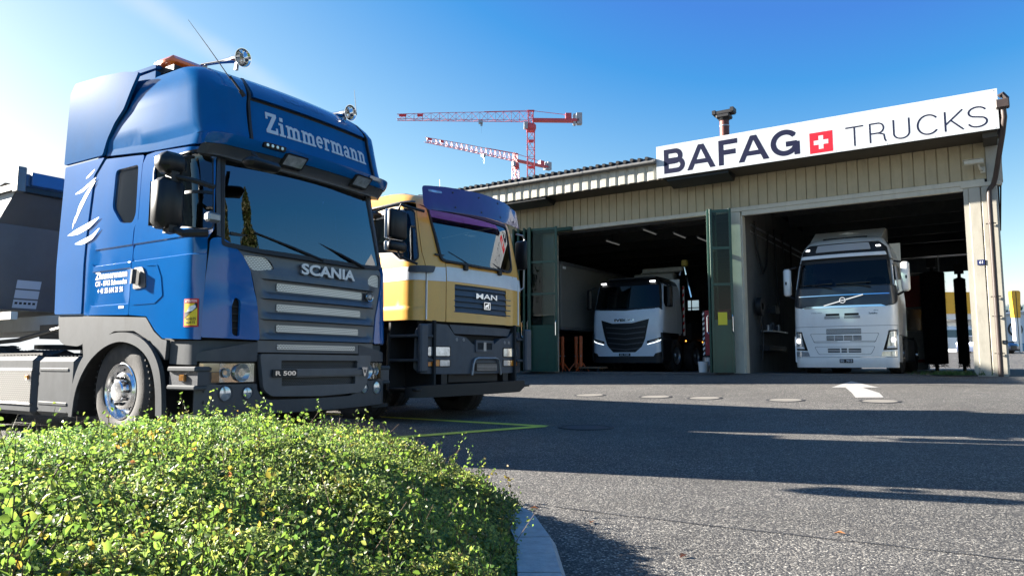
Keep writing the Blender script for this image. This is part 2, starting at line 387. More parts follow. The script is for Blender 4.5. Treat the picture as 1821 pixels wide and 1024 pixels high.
def text2d(txt, size, bold=0.0, spacing=1.0, shear=0.0):
    c = bpy.data.curves.new('t', 'FONT'); c.body = txt; c.size = size; c.offset = bold; c.space_character = spacing; c.shear = shear; c.resolution_u = 4; c.fill_mode = 'BOTH'
    o = bpy.data.objects.new('t', c); COL.objects.link(o); dg = bpy.context.evaluated_depsgraph_get(); dg.update()
    me = o.evaluated_get(dg).to_mesh(); v = np.array([tuple(p.co)[:2] for p in me.vertices]); f = [tuple(p.vertices) for p in me.polygons]
    o.evaluated_get(dg).to_mesh_clear(); bpy.data.objects.remove(o); bpy.data.curves.remove(c)
    return v, f
def put2d(name, S, v, f, s0, s1, z0, z1, mat, parent, off=0.004, thick=0.0, skew=0.0, **k):
    """fit a flat figure to the box s0..s1, z0..z1 of a surface"""
    mn = v.min(0); mx = v.max(0); a = s0 + (v[:, 0]-mn[0]) / (mx[0]-mn[0]) * (s1-s0); b = z0 + (v[:, 1]-mn[1]) / (mx[1]-mn[1]) * (z1-z0) + skew * (a - s0)
    n = len(v); vv = list(S.P(a, b, off)); ff = list(f)
    if thick:
        vv += list(S.P(a, b, off - thick)); E = {}
        for q in f:
            for i in range(len(q)): E[(q[i], q[(i+1) % len(q)])] = 1
        ff += [(e[1], e[0], e[0]+n, e[1]+n) for e in E if (e[1], e[0]) not in E]
    return link(name, newmesh(name, vv, ff, mat), parent, **k)
def text(name, S, txt, s0, s1, z0, z1, mat, parent, bold=0.0, off=0.004, thick=0.0, **k):
    v, f = text2d(txt, 1.0, bold); return put2d(name, S, v, f, s0, s1, z0, z1, mat, parent, off, thick, **k)
def stroke(pts, w, closed=False):
    """polyline -> list of quads and joint discs (polygons) of width w"""
    out = []
    P = [Vector(p) for p in pts] + ([Vector(pts[0])] if closed else [])
    for i in range(len(P) - 1):
        d = (P[i+1] - P[i]).normalized(); n = Vector((-d.y, d.x)) * w / 2
        out.append([tuple(P[i]-n), tuple(P[i+1]-n), tuple(P[i+1]+n), tuple(P[i]+n)])
        if i > 0:
            out.append([(P[i].x + w/2*cos(a*pi/5+.1), P[i].y + w/2*sin(a*pi/5+.1)) for a in range(10)])
    return out
def arc(cx, cy, rx, ry, a0, a1, n=16):
    return [(cx + rx*cos(radians(a0 + (a1-a0)*i/n)), cy + ry*sin(radians(a0 + (a1-a0)*i/n))) for i in range(n+1)]
def glyphs(name, S, polys, mat, parent, s0, s1, z0, z1, off=0.004, **k):
    P, T = cdt_poly(None, fill=polys); return put2d(name, S, P, T, s0, s1, z0, z1, mat, parent, off, **k)
# ---------------------------------------------------------------- terrain: height depends on s = distance along the slope
GA = radians(-33.6); GT = Vector((cos(GA), sin(GA), 0)); GN = Vector((-sin(GA), cos(GA), 0)); GO = Vector((8.61, 18.5, 0))
ZS = np.array([(-1500, .13), (-2, .14), (8.5, .17), (10, .205), (12, .30), (20.3, .70), (45, .72), (69, 1.78), (120, 2.6), (1500, 2.6)])
def gz(x, y): return float(np.interp(x * GN.x + y * GN.y, ZS[:, 0], ZS[:, 1]))
def sheet(name, P, T, mat, lift, kind=None, parent=None, **k):
    """flat figure (world x,y) laid on the terrain"""
    v = [(p[0], p[1], gz(p[0], p[1]) + lift) for p in P]
    return link(name, newmesh(name, v, T, mat), parent, kind=kind, **k)
def ts(t, s): return GO.x*0 + (GT * t + GN * s)     # t along the facade direction through the origin, s up the slope

def asphalt_mat():
    m = bpy.data.materials.new('asphalt'); m.use_nodes = True; t = m.node_tree; b = t.nodes['Principled BSDF']; L = t.links
    g = t.nodes.new('ShaderNodeNewGeometry')
    def noise(sc, det=6, ro=.6):
        n = t.nodes.new('ShaderNodeTexNoise'); n.inputs['Scale'].default_value = sc; n.inputs['Detail'].default_value = det; n.inputs['Roughness'].default_value = ro; L.new(g.outputs['Position'], n.inputs['Vector']); return n.outputs[0]
    def mr(x, a, b_, c, d):
        r = t.nodes.new('ShaderNodeMapRange'); r.inputs[1].default_value = a; r.inputs[2].default_value = b_; r.inputs[3].default_value = c; r.inputs[4].default_value = d; L.new(x, r.inputs[0]); return r.outputs[0]
    def mix(f, a, c, mode='MIX'):
        x = t.nodes.new('ShaderNodeMix'); x.data_type = 'RGBA'; x.blend_type = mode
        if isinstance(f, float): x.inputs[0].default_value = f
        else: L.new(f, x.inputs[0])
        for i, q in ((6, a), (7, c)):
            if isinstance(q, tuple): x.inputs[i].default_value = (*q, 1)
            else: L.new(q, x.inputs[i])
        return x.outputs[2]
    vo = t.nodes.new('ShaderNodeTexVoronoi'); vo.inputs['Scale'].default_value = 95; L.new(g.outputs['Position'], vo.inputs['Vector'])
    sp = t.nodes.new('ShaderNodeSeparateColor'); L.new(vo.outputs['Color'], sp.inputs[0])
    stone = t.nodes.new('ShaderNodeValToRGB'); L.new(sp.outputs[0], stone.inputs[0]); e = stone.color_ramp.elements
    e[0].position = 0; e[0].color = (.05, .048, .045, 1); e[1].position = 1; e[1].color = (.42, .395, .345, 1)
    for p, c in ((.35, (.084, .08, .075)), (.6, (.133, .126, .114)), (.85, (.22, .205, .18))):
        q = e.new(p); q.color = (*c, 1)
    dk = mix(mr(vo.outputs['Distance'], .35, .75, 0, 1), stone.outputs[0], (.03, .03, .032))
    v2 = t.nodes.new('ShaderNodeTexVoronoi'); v2.inputs['Scale'].default_value = 46; L.new(g.outputs['Position'], v2.inputs['Vector'])
    s2 = t.nodes.new('ShaderNodeSeparateColor'); L.new(v2.outputs['Color'], s2.inputs[0])
    big = mr(s2.outputs[1], .9, .94, 0, .85)
    sh = t.nodes.new('ShaderNodeMath'); sh.operation = 'MULTIPLY'; L.new(big, sh.inputs[0]); L.new(mr(v2.outputs['Distance'], .3, .42, 1, 0), sh.inputs[1])
    c = mix(sh.outputs[0], dk, (.30, .28, .25))
    c = mix(1.0, c, mr(noise(.35, 8, .6), .3, .7, .92, 1.40), 'MULTIPLY')
    c = mix(1.0, c, mr(noise(2.2, 8, .7), .35, .7, .85, 1.15), 'MULTIPLY')
    # older, browner tar and oil stains with shapes of their own
    c = mix(mr(noise(.16, 6, .65), .50, .68, 0, .5), c, (.105, .097, .085))
    c = mix(mr(noise(.9, 9, .75), .62, .72, 0, .6), c, (.03, .03, .031))
    L.new(c, b.inputs['Base Color']); b.inputs['Roughness'].default_value = .82; b.inputs['Specular IOR Level'].default_value = .35
    bp = t.nodes.new('ShaderNodeBump'); bp.inputs['Strength'].default_value = .9; bp.inputs['Distance'].default_value = .006
    ad = t.nodes.new('ShaderNodeMath'); ad.operation = 'ADD'; L.new(mr(vo.outputs['Distance'], 0, .7, 1, 0), ad.inputs[0]); L.new(mr(noise(160, 3), .3, .7, 0, .8), ad.inputs[1])
    L.new(ad.outputs[0], bp.inputs['Height']); L.new(bp.outputs[0], b.inputs['Normal'])
    return m
ASPH = asphalt_mat()
S_rows = [-1500, -300, -60, -20, -8, -2, 2, 5, 8.5, 10, 12, 14, 16, 18, 20.3, 45, 57, 69, 90, 120, 300, 700, 1500]
T_rows = [-1500, -500, -150, -60, -30, -15, -5, 0, 5, 15, 30, 60, 150, 500, 1500]
v = []; f = []
for s in S_rows:
    for tt in T_rows:
        p = GT * tt + GN * s; v.append((p.x, p.y, float(np.interp(s, ZS[:, 0], ZS[:, 1]))))
n = len(T_rows)
f = [(i*n+j, i*n+j+1, (i+1)*n+j+1, (i+1)*n+j) for i in range(len(S_rows)-1) for j in range(n-1)]
link('ground', newmesh('ground', v, f, ASPH), kind='structure')
# tarred seam across the yard
MTAR = M('tar', (.018, .018, .019), .6, noise=.3, nscale=8)
def seam(name, a, b, w, seed, wob=.02, kind='structure', mat=None):
    rg = np.random.default_rng(seed); a = Vector(a); b = Vector(b); d = (b - a); L_ = d.length; d.normalize(); nn = Vector((-d.y, d.x)); N_ = int(L_ / .06)
    off = np.cumsum(rg.normal(0, wob * .25, N_ + 1)); off -= np.linspace(off[0], off[-1], N_ + 1); up = []; dn = []
    for i in range(N_ + 1):
        c = a + d * (L_ * i / N_) + nn * float(off[i]); h = w * (.5 + .35 * rg.random()); up.append(c + nn * h); dn.append(c - nn * h)
    P = [tuple(p) for p in up + dn]; T = [(i, i + N_ + 1, i + N_ + 2, i + 1) for i in range(N_)]
    return sheet(name, P, T, mat or MTAR, .004, kind)
seam('asphalt_seam', (.25, 4.42), (9.0, -.95), .008, 3)
seam('asphalt_crack', (8.3, 15.2), (9.8, 13.0), .025, 5, .07)
# parking bay paint
MYEL = M('road_yellow', (.72, .66, .08), .7, noise=.25, nscale=14, dirt=((.12, .12, .08), .5, 26.0))
MWHT = M('road_white', (.36, .35, .33), .7, noise=.15, nscale=12, dirt=((.2, .19, .18), .8, 22.0))
def strip(a, b, w):
    a = Vector(a); b = Vector(b); d = (b - a).normalized(); nn = Vector((-d.y, d.x)) * w / 2; k = max(2, int((b-a).length / .25))
    P = [tuple(a + (b-a)*i/k + nn) for i in range(k+1)] + [tuple(a + (b-a)*i/k - nn) for i in range(k+1)]
    return P, [(i, i+k+1, i+k+2, i+1) for i in range(k)]
P, T = strip((.45, 9.75), (-7.5, 15.1), .20); sheet('yellow_bay_line', P, T, MYEL, .004, 'structure')
P, T = strip((.40, 9.70), (-2.9, 7.0), .20); sheet('yellow_bay_line', P, T, MYEL, .008, 'structure')
# white arrow in front of the right bay
P, T = cdt_poly([(6.52, 15.05), (7.32, 14.72), (7.62, 16.55)]); sheet('arrow_marking', P, T, MWHT, .004, 'structure')
P, T = cdt_poly([(6.76, 14.95), (7.05, 14.83), (6.75, 13.55), (6.42, 12.75), (5.98, 12.85), (6.35, 13.8)]); sheet('arrow_marking', P, T, MWHT, .0045, 'structure')
# manhole covers in the yard
MCONC = M('manhole_concrete', (.19, .175, .15), .85, noise=.15, nscale=10, dirt=((.16, .15, .13), .5, 9.0))
MIRON = M('cast_iron', (.05, .05, .052), .6, .4, noise=.2, nscale=30, bump=.4, bscale=80)
for i, (x, y, lb) in enumerate([(1.55, 14.75, 'round pale manhole cover, farthest left of the row before the garage'), (2.72, 14.02, 'round pale manhole cover, second from the left in the row'),
                     (3.52, 13.5, 'round pale manhole cover, third from the left in the row'), (4.72, 12.75, 'round pale manhole cover, fourth from the left in the row'),
                     (6.05, 12.15, 'round pale manhole cover beside the foot of the white arrow'), (-1.35, 17.1, 'round pale manhole cover beyond the yellow truck bumper')]):
    root = empty('manhole_cover', (x, y, gz(x, y)), GA, label=lb, cat='manhole cover', group='manhole covers across the yard'); root.rotation_euler = (.0485 if x < 5 else .0475, 0, GA)
    MB().lathe([(0, .007), (.26, .007), (.262, .005)], n=40).build('lid', MCONC, root)
    MB().lathe([(.268, .004), (.27, .008), (.31, .008), (.325, .003)], n=40).build('ring', MIRON, root)
x, y = .95, 9.55
root = empty('manhole_cover', (x, y, gz(x, y)), 0, label='dark iron manhole cover beside the tip of the yellow bay line', cat='manhole cover', group='manhole covers across the yard')
MB().lathe([(0, .008), (.3, .008), (.305, .004)], n=40).build('lid', MIRON, root)
MB().lathe([(.315, .004), (.32, .010), (.36, .010), (.365, .003)], n=40).build('ring', MTAR, root)

# ---------------------------------------------------------------- garage (local frame: x along the facade, y into the building)
G = empty('garage_building', (GO.x, GO.y, 0), GA, label='long cream ribbed-metal garage with two open truck bays and dark roof', cat='garage')
CREAM = M('cream_sheet_metal', (.47, .39, .24), .5, noise=.08, nscale=3, dirt=((.16, .12, .07), .35, 5.0))
CREAML = M('cream_painted_steel', (.60, .56, .45), .5, noise=.06, nscale=3, dirt=((.3, .27, .2), .35, 5.0))
FASC = M('pale_fascia_sheet', (.50, .48, .40), .5, noise=.07, nscale=4, dirt=((.3, .26, .18), .5, 6.0))
BROWN = M('brown_metal', (.05, .035, .03), .5, noise=.15)
ROOFM = M('dark_roof_tiles', (.03, .028, .028), .8, noise=.25, nscale=12)
GUT = M('zinc_gutter', (.16, .16, .155), .5, .5, noise=.2, nscale=6)
SOFF = M('dark_soffit', (.06, .05, .035), .7, noise=.1)
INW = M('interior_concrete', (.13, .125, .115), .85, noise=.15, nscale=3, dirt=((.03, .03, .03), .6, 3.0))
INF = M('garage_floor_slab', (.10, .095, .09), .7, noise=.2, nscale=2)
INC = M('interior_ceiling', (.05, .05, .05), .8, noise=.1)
FZ = .72
GL = -16.0; GR = 3.24; GD = 17.0
def ribs(t0, t1, z0, z1, y, pitch, flat, depth, mb, mat):
    """vertical sheet-metal ribs facing -y"""
    n = max(1, round((t1 - t0) / pitch)); p = (t1 - t0) / n; pts = []
    for i in range(n):
        a = t0 + i * p; g = (p - flat)
        pts += [(a, y), (a + flat, y), (a + flat + g * .3, y + depth), (a + p - g * .3, y + depth)]
    pts.append((t1, y))
    v = [(q[0], q[1], z) for z in (z0, z1) for q in pts]; k = len(pts)
    mb.add(v, [(i, i+1, k+i+1, k+i) for i in range(k-1)], mat)
m = MB(); ribs(GL, 3.32, 5.30, 6.32, 0.0, .25, .222, .03, m, CREAM); m.build('upper_wall', CREAM, G)
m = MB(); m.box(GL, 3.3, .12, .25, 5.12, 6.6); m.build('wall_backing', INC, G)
m = MB(); m.box(-8.72, 3.0, -.03, .1, 5.18, 5.30, bev=.01); m.box(-2.68, 2.56, -.012, .1, 5.06, 5.176); m.box(2.50, 3.34, -.032, .1, 5.12, 5.22, bev=.01); m.build('door_head', CREAML, G)
m = MB(); m.box(-3.03, -2.72, -.02, .35, FZ - .02, 5.175, bev=.008); m.box(-2.715, -2.68, .02, .30, FZ - .02, 5.06); m.build('pillar', CREAML, G)
m = MB(); m.box(2.56, 2.66, -.005, .3, FZ - .02, 5.115); m.box(2.665, 2.90, -.03, .3, FZ, 5.115, bev=.012); m.box(2.915, 3.24, -.03, .3, FZ, 5.115, bev=.012); m.box(3.05, 3.36, -.02, .3, 5.22, 6.2)
m.box(2.62, 3.22, -.05, .2, FZ - .05, FZ + .03); m.build('corner_column', M('sun_toned_cream_steel', (.44, .415, .345), .5, noise=.07, nscale=2, dirt=((.2, .17, .12), .5, 4.0)), G)  # same cream as the pillar, colour darkened to offset the sun on this column
m = MB(); m.box(GL, -8.72, 0, .3, FZ - .1, 5.30); m.build('front_wall', CREAML, G)
m = MB(); ribs(GL - .2, -4.74, 6.19, 6.64, -.92, .30, .17, .035, m, FASC); m.build('fascia', FASC, G)
m = MB()
m.tube([(GL - .2, -1.0, 6.69), (-4.76, -1.0, 6.69)], .075, 12, GUT); m.box(GL - .2, -4.76, -.93, -.88, 6.64, 6.77, GUT)
for i in range(10):
    t = -15.2 + i * 1.15; m.tube([(t, -1.0, 6.69), (t + .05, -1.0, 6.69)], .082, 12, GUT)
m.build('gutter', GUT, G, smooth=True)
# roof: low pitch, tiled eave
m = MB(); yr = GD / 2
m.add([(GL-.3, -.86, 6.78), (3.4, -.86, 6.78), (3.4, yr, 7.9), (GL-.3, yr, 7.9), (3.4, GD+.6, 6.78), (GL-.3, GD+.6, 6.78)], [(0,1,2,3), (3,2,4,5)])
m.add([(GL-.3, -.86, 6.66), (3.4, -.86, 6.66), (3.4, yr, 7.78), (GL-.3, yr, 7.78), (3.4, GD+.6, 6.66), (GL-.3, GD+.6, 6.66)], [(3,2,1,0), (5,4,2,3)])
m.box(3.38, 3.42, -.85, GD, 6.6, 6.78); m.build('roof', ROOFM, G)
m = MB(); t = GL - .3
while t < -4.95:
    w = .21 + .03 * random.random(); z = 6.785 + .03 * random.random()
    m.tube([(t + w/2, -1.09, z), (t + w/2, -.1, z + .13)], .055, 6); t += w
m.build('roof_tiles', ROOFM, G)
m = MB(); m.box(GL, 3.3, -.9, .1, 6.17, 6.19); m.build('soffit', SOFF, G)
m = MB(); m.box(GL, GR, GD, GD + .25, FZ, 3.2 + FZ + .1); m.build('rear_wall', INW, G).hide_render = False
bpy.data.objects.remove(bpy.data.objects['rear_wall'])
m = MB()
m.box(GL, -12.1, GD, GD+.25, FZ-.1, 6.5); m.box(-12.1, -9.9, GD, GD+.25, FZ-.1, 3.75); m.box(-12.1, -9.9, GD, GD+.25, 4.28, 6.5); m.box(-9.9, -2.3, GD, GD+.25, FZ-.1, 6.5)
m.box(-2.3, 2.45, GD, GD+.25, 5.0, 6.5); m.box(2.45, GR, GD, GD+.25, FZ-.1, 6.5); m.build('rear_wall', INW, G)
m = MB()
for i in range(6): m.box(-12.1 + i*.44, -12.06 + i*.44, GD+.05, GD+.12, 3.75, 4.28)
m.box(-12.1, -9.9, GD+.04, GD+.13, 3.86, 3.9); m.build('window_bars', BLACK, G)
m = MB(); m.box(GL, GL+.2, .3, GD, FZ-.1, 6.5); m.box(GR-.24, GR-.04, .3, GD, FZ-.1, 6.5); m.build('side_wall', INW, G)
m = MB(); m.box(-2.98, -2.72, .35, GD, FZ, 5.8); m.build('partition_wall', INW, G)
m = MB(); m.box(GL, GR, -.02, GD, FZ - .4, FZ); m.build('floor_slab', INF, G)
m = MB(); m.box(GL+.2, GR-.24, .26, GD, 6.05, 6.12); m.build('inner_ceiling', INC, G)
m = MB()
for i in range(8):
    y = 1.6 + i * 2.05; m.box(GL+.2, -2.98, y, y+.16, 5.66, 6.05); m.box(-2.72, GR-.24, y, y+.16, 5.62, 6.05)
    m.box(-2.72, GR-.24, y+.9, y+.98, 5.9, 6.05)
m.build('ceiling_beams', M('beam_steel', (.10, .10, .10), .6, .2, noise=.2), G)
# pipes, hoses and shelves on the partition wall in the right bay
m = MB()
m.tube([(-2.66, 1.2, 5.1), (-2.64, 1.3, 4.3), (-2.6, 1.7, 3.6), (-2.62, 2.2, 3.9), (-2.64, 2.6, 5.0)], .03, 8); m.tube([(-2.66, 3.4, 5.2), (-2.6, 3.5, 2.2)], .025, 8)
m.tube([(-2.66, 4.4, 5.2), (-2.6, 4.6, 3.4), (-2.6, 5.2, 3.2), (-2.66, 5.6, 5.0)], .03, 8); m.box(-2.72, -2.5, 2.6, 3.1, 2.5, 2.72); m.box(-2.72, -2.45, 1.5, 3.6, 1.35, 1.5)
m.build('wall_pipes', BLACK, G)
m = MB(); m.tube([(-2.70, .9, 4.95), (-2.70, 9, 4.95)], .03, 8); m.tube([(-2.70, .9, 4.75), (-2.70, 9, 4.75)], .02, 8); m.build('wall_conduit', STEEL, G)
# dark lamp boxes under the eave
for (a, b) in ((-10.6, -8.5), (-4.5, -2.75)):
    m = MB(); m.prism([(-.88, 6.17), (-.88, 6.10), (-.35, 5.98), (-.2, 6.17)], a, b, 'yz'); m.build('eave_box', BLACKG, G)
m = MB(); m.box(3.02, 3.3, -.86, -.05, 6.05, 6.17); m.build('eave_box', SOFF, G)
# downpipe
m = MB()
m.box(3.30, 3.56, -1.1, -.92, 6.62, 6.82, bev=.02); m.tube([(3.38, -1.0, 6.9), (3.44, -1.0, 6.95), (3.52, -1.0, 6.82)], .06, 8)
m.tube([(3.44, -1.0, 6.66), (3.45, -1.0, 6.42), (3.40, -.85, 6.1), (3.22, -.22, 5.28), (3.17, -.14, 5.12), (3.08, -.12, 5.0), (3.07, -.12, 4.7), (3.07, -.12, FZ - .03)], .055, 12)
m.build('downpipe', BROWN, G, smooth=True)
for z in (1.2, 2.05, 2.5, 4.2):
    m = MB(); m.tube([(3.07, -.12, z), (3.07, -.12, z+.03)], .066, 12); m.box(2.97, 3.17, -.10, -.07, z+.005, z+.025); m.build('pipe_bracket', BROWN, G)
# house number plates
NAVY = M('navy_enamel', (.01, .018, .11), .3, coat=.5)
pl = MB().box(2.75, 2.90, -.045, -.032, 3.27, 3.39).build('number_plate', NAVY, G)
FP = Flat('xz', -.046); text('number', FP, '61', 2.79, 2.86, 3.30, 3.365, WHITE, pl, .02)
pl = MB().box(3.13, 3.235, -.045, -.032, 1.43, 1.51).build('number_plate', BLACK, G); text('number', FP, '22', 3.15, 3.21, 1.45, 1.49, WHITE, pl)

# big sign on the eave: own thing, bolted on
SG = empty('sign_board', (GO.x, GO.y, 0), GA, label='long white BAFAG TRUCKS sign along the garage eave', cat='sign')
SWH = M('sign_white', (.53, .56, .58), .35, noise=.02, nscale=2, dirt=((.6, .62, .6), .2, 2.0)); SNV = M('sign_navy', (.010, .013, .04), .7, spec=.1)
m = MB(); xs = [-4.76, -.82, .03, 3.35]
for a, b in zip(xs, xs[1:]): m.box(a + .002, b - .002, -.98, -.94, 6.19, 7.11)
m.build('panel', SWH, SG)
FS = Flat('xz', -.98)
m = MB(); m.box(-4.7, 3.3, -.93, -.88, 6.3, 6.36); m.box(-4.7, 3.3, -.93, -.88, 6.9, 6.96); m.build('mounting_rail', STEEL, SG)
# lettering drawn with strokes
def A_(w, h, t): return [[(0, 0), (t*1.12, 0), (w*.5 + t*.40, h), (w*.5 - t*.58, h)], [(w, 0), (w - t*1.12, 0), (w*.5 - t*.40, h), (w*.5 + t*.58, h)], [(w*.22, h*.22), (w*.78, h*.22), (w*.72, h*.40), (w*.28, h*.40)]]
def B_(w, h, t):
    o = stroke([(t/2, 0), (t/2, h)], t)
    for y0, y1, r in ((h*.47, h - t/2, .9), (t/2, h*.53, 1.0)):
        ry = (y1 - y0) / 2; cx = w*r - ry - t/2
        o += stroke([(t*.4, y1), (cx, y1)], t) + stroke([(t*.4, y0), (cx, y0)], t) + stroke(arc(cx, (y0+y1)/2, ry, ry, 90, -90, 14), t)
    return o
def F_(w, h, t): return stroke([(t/2, 0), (t/2, h)], t) + stroke([(0, h - t/2), (w, h - t/2)], t) + stroke([(0, h*.5), (w*.9, h*.5)], t)
def G_(w, h, t):
    cx, cy, rx, ry = w*.5, h*.5, w*.5 - t/2, h*.5 - t/2
    return stroke(arc(cx, cy, rx, ry, 38, 335, 30), t) + stroke([(w*.53, h*.44), (w - t/2, h*.44)], t) + stroke([(w - t/2, h*.50), (w - t/2, 0)], t)
def T_(w, h, t): return stroke([(w/2, 0), (w/2, h)], t) + stroke([(0, h - t/2), (w, h - t/2)], t)
def R_(w, h, t):
    y0, y1 = h*.46, h - t/2; ry = (y1-y0)/2; cx = w*.92 - ry - t/2
    return stroke([(t/2, 0), (t/2, h)], t) + stroke([(0, y1), (cx, y1)], t) + stroke([(0, y0), (cx, y0)], t) + stroke(arc(cx, (y0+y1)/2, ry, ry, 90, -90, 14), t) + stroke([(cx, y0), (w*.88, y0 - h*.10), (w*.93, h*.1), (w, 0)], t)
def U_(w, h, t): return stroke([(t/2, h), (t/2, h*.3)] + arc(w/2, h*.3, w/2 - t/2, h*.3 - t/2, 180, 360, 16) + [(w - t/2, h)], t)
def C_(w, h, t): return stroke(arc(w/2, h/2, w/2 - t/2, h/2 - t/2, 38, 322, 30), t)
def K_(w, h, t): return stroke([(t/2, 0), (t/2, h)], t) + stroke([(t/2, h*.33), (w - t*.4, h)], t) + stroke([(w*.32, h*.55), (w - t*.3, 0)], t)
def S_(w, h, t):
    r = h/4 - t/4; rx = w/2 - t/2
    return stroke(arc(w/2, h*.75 - t*.25, rx*.94, r, 20, 180, 14) + arc(w/2, h*.75 - t*.25, rx*.94, r, 180, 235, 6) + arc(w/2, h*.25 + t*.25, rx, r, 55, 0, 6) + arc(w/2, h*.25 + t*.25, rx, r, 0, -165, 14), t)
def place(fn, t0, t1, z0, z1, th): glyphs('letter', FS, fn(t1-t0, z1-z0, th), SNV, SG, t0, t1, z0, z1, .003)
for fn, a, b in ((B_, -4.53, -3.92), (A_, -3.86, -3.06), (F_, -2.97, -2.46), (A_, -2.44, -1.64), (G_, -1.60, -.88)): place(fn, a, b, 6.29, 6.98, .135)
for fn, a, b in ((T_, .20, .60), (R_, .73, 1.10), (U_, 1.24, 1.60), (C_, 1.74, 2.16), (K_, 2.30, 2.68), (S_, 2.76, 3.14)): place(fn, a, b, 6.28, 6.77, .034)
SRED = M('sign_red', (.72, .006, .02), .4)
glyphs('red_square', FS, [rect(-.64, -.10, 6.24, 6.77)], SRED, SG, -.64, -.10, 6.24, 6.77, .003)
glyphs('cross', FS, [rect(-.54, -.20, 6.45, 6.56), rect(-.425, -.315, 6.335, 6.675)], SWH, SG, -.54, -.20, 6.335, 6.675, .006)
m = MB()
for t in (-4.65, -3.6, -2.6, -1.6, -.88, -.76, -.03, .09, 1.1, 2.1, 3.28):
    for z in (6.22, 7.07): m.lathe([(0, -.985), (.008, -.985), (.008, -.975)], (t, 0, z), 'y', 8)
m.build('screw', STEEL, SG)

# security camera under the eave
CG = empty('security_camera', tuple(GO + GT*2.98 + GN*-.08 + Vector((0, 0, 5.62))), GA, label='white security camera under the eave at the right end of the garage', cat='camera')
m = MB(); m.box(-.36, .03, -.32, -.22, -.02, .08, bev=.012); m.box(-.39, .0, -.34, -.20, .082, .09); m.build('housing', CREAML, CG)
m = MB(); m.tube([(0, -.02, -.13), (-.05, -.14, -.13), (-.08, -.26, -.03)], .025, 8); m.box(-.05, .05, -.03, 0, -.2, -.05, bev=.01); m.build('bracket', CREAML, CG)
m = MB(); m.tube([(-.365, -.27, .03), (-.352, -.27, .03)], .035, 12); m.build('lens', BLACKG, CG)

# chimney
CH = empty('chimney_pipe', tuple(GO + GT*-4.0 + GN*3.0 + Vector((0, 0, 7.1))), GA, label='rust brown round flue pipe with cowl rising behind the sign', cat='chimney')
RUST = M('rusty_flue', (.16, .06, .045), .6, .3, noise=.3, nscale=6)
MB().lathe([(.15, 0), (.15, 1.75)], n=24).build('pipe', RUST, CH, smooth=True)
m = MB(); m.lathe([(.155, 1.55), (.165, 1.56), (.165, 1.59), (.155, 1.6)], n=24); m.build('band', STEEL, CH, smooth=True)
m = MB(); m.box(-.22, .22, -.2, .2, 1.82, 1.95, bev=.03); m.box(-.34, .34, -.16, .16, 1.95, 2.08, bev=.02); m.box(-.35, -.24, -.17, .17, 1.98, 2.11); m.box(.24, .35, -.17, .17, 2.0, 2.13); m.lathe([(.15, 1.74), (.2, 1.82)], n=16); m.build('cowl', BLACK, CH)

# folding doors
GREEN = M('green_painted_steel', (.012, .062, .04), .38, .1, .5, .2, noise=.12, nscale=4, dirt=((.03, .035, .03), .5, 5.0))
GLASS_DOOR = glass('door_glass', (.55, .62, .6), .7, .0, 1.35)
def leaf(root, x, y, ang, w, solid=1.35, h=4.48, glassy=True):
    """one folding leaf: hinge at x,y going in direction ang"""
    L_ = empty('door_leaf', (x, y, FZ + .02), ang, root); m = MB()
    for a in (0, w - .07): m.box(a, a + .07, -.03, .03, 0, h, bev=.006)
    for z in (0, solid, 2.35, 3.35, h - .1): m.box(.07, w - .07, -.026, .026, z, z + .07)
    m.build('frame', GREEN, L_)
    m = MB(); m.box(.07, w-.07, -.012, .012, .07, solid); m.build('lower_panel', GREEN, L_)
    if glassy: m = MB(); m.box(.07, w-.07, -.004, .004, solid + .07, h - .1); m.build('pane', GLASS_DOOR, L_)
    m = MB(); m.tube([(w - .04, -.05, 1.05), (w - .04, -.09, 1.1), (w - .04, -.09, 1.5), (w - .04, -.05, 1.55)], .014, 8); m.build('handle', CHROME, L_)
    return L_
DL = empty('folding_door', (GO.x, GO.y, 0), GA, label='dark green folding door stacked at the left side of the left bay', cat='folding door', group='green folding doors of the garage')
for i, t in enumerate((-9.55, -9.40, -9.22, -9.05)): leaf(DL, t - .08, -.05, radians(-88 + 2*i), 1.02)
leaf(DL, -9.12, -.95, radians(12), .98)
m = MB(); m.box(-9.7, -8.0, -.2, .0, 5.18, 5.28); m.build('top_rail', GREEN, DL)
DR = empty('folding_door', (GO.x, GO.y, 0), GA, label='green glazed folding door stacked beside the pillar, yellow notice on it', cat='folding door', group='green folding doors of the garage')
for t in (-3.52, -3.42): leaf(DR, t, -.04, radians(-84), .55)
l3 = leaf(DR, -3.40, -.62, radians(22), .58)
MB().box(.16, .40, -.052, -.045, 1.28, 1.62).build('notice', M('notice_yellow', (.75, .62, .03), .5), l3)

# shelf, hose reel and fire extinguisher on the partition wall in the right bay
o = empty('wall_shelf', tuple(GO + GT*-2.5 + GN*2.2 + Vector((0, 0, 1.9))), GA, label='dark steel wall shelf with cans in the right bay', cat='shelf')
MB().box(-.2, .15, -.6, 1.2, 0, .04).build('board', STEEL, o)
for i, y in enumerate((-.4, -.1, .15, .5, .8)): MB().lathe([(0, .04), (.06, .04), (.06, .2 + .05*(i % 3)), (0, .2 + .05*(i % 3))], (-.03, y, 0), n=12).build('can', [STEEL, DGREY, DGREY, LGREY, STEEL][i], o)
o = empty('hose_reel', tuple(GO + GT*-2.6 + GN*1.1 + Vector((0, 0, 2.6))), GA, label='black round hose reel on the wall left of the white truck', cat='hose reel')
MB().lathe([(.10, -.02), (.26, -.02), (.26, .12), (.10, .12)], axis='x', n=24).build('drum', BLACK, o, smooth=True, sharp=40); MB().tube([(.05, 0, -.25), (.08, .1, -.9), (.06, .0, -1.5)], .02, 6).build('hose', BLACK, o)
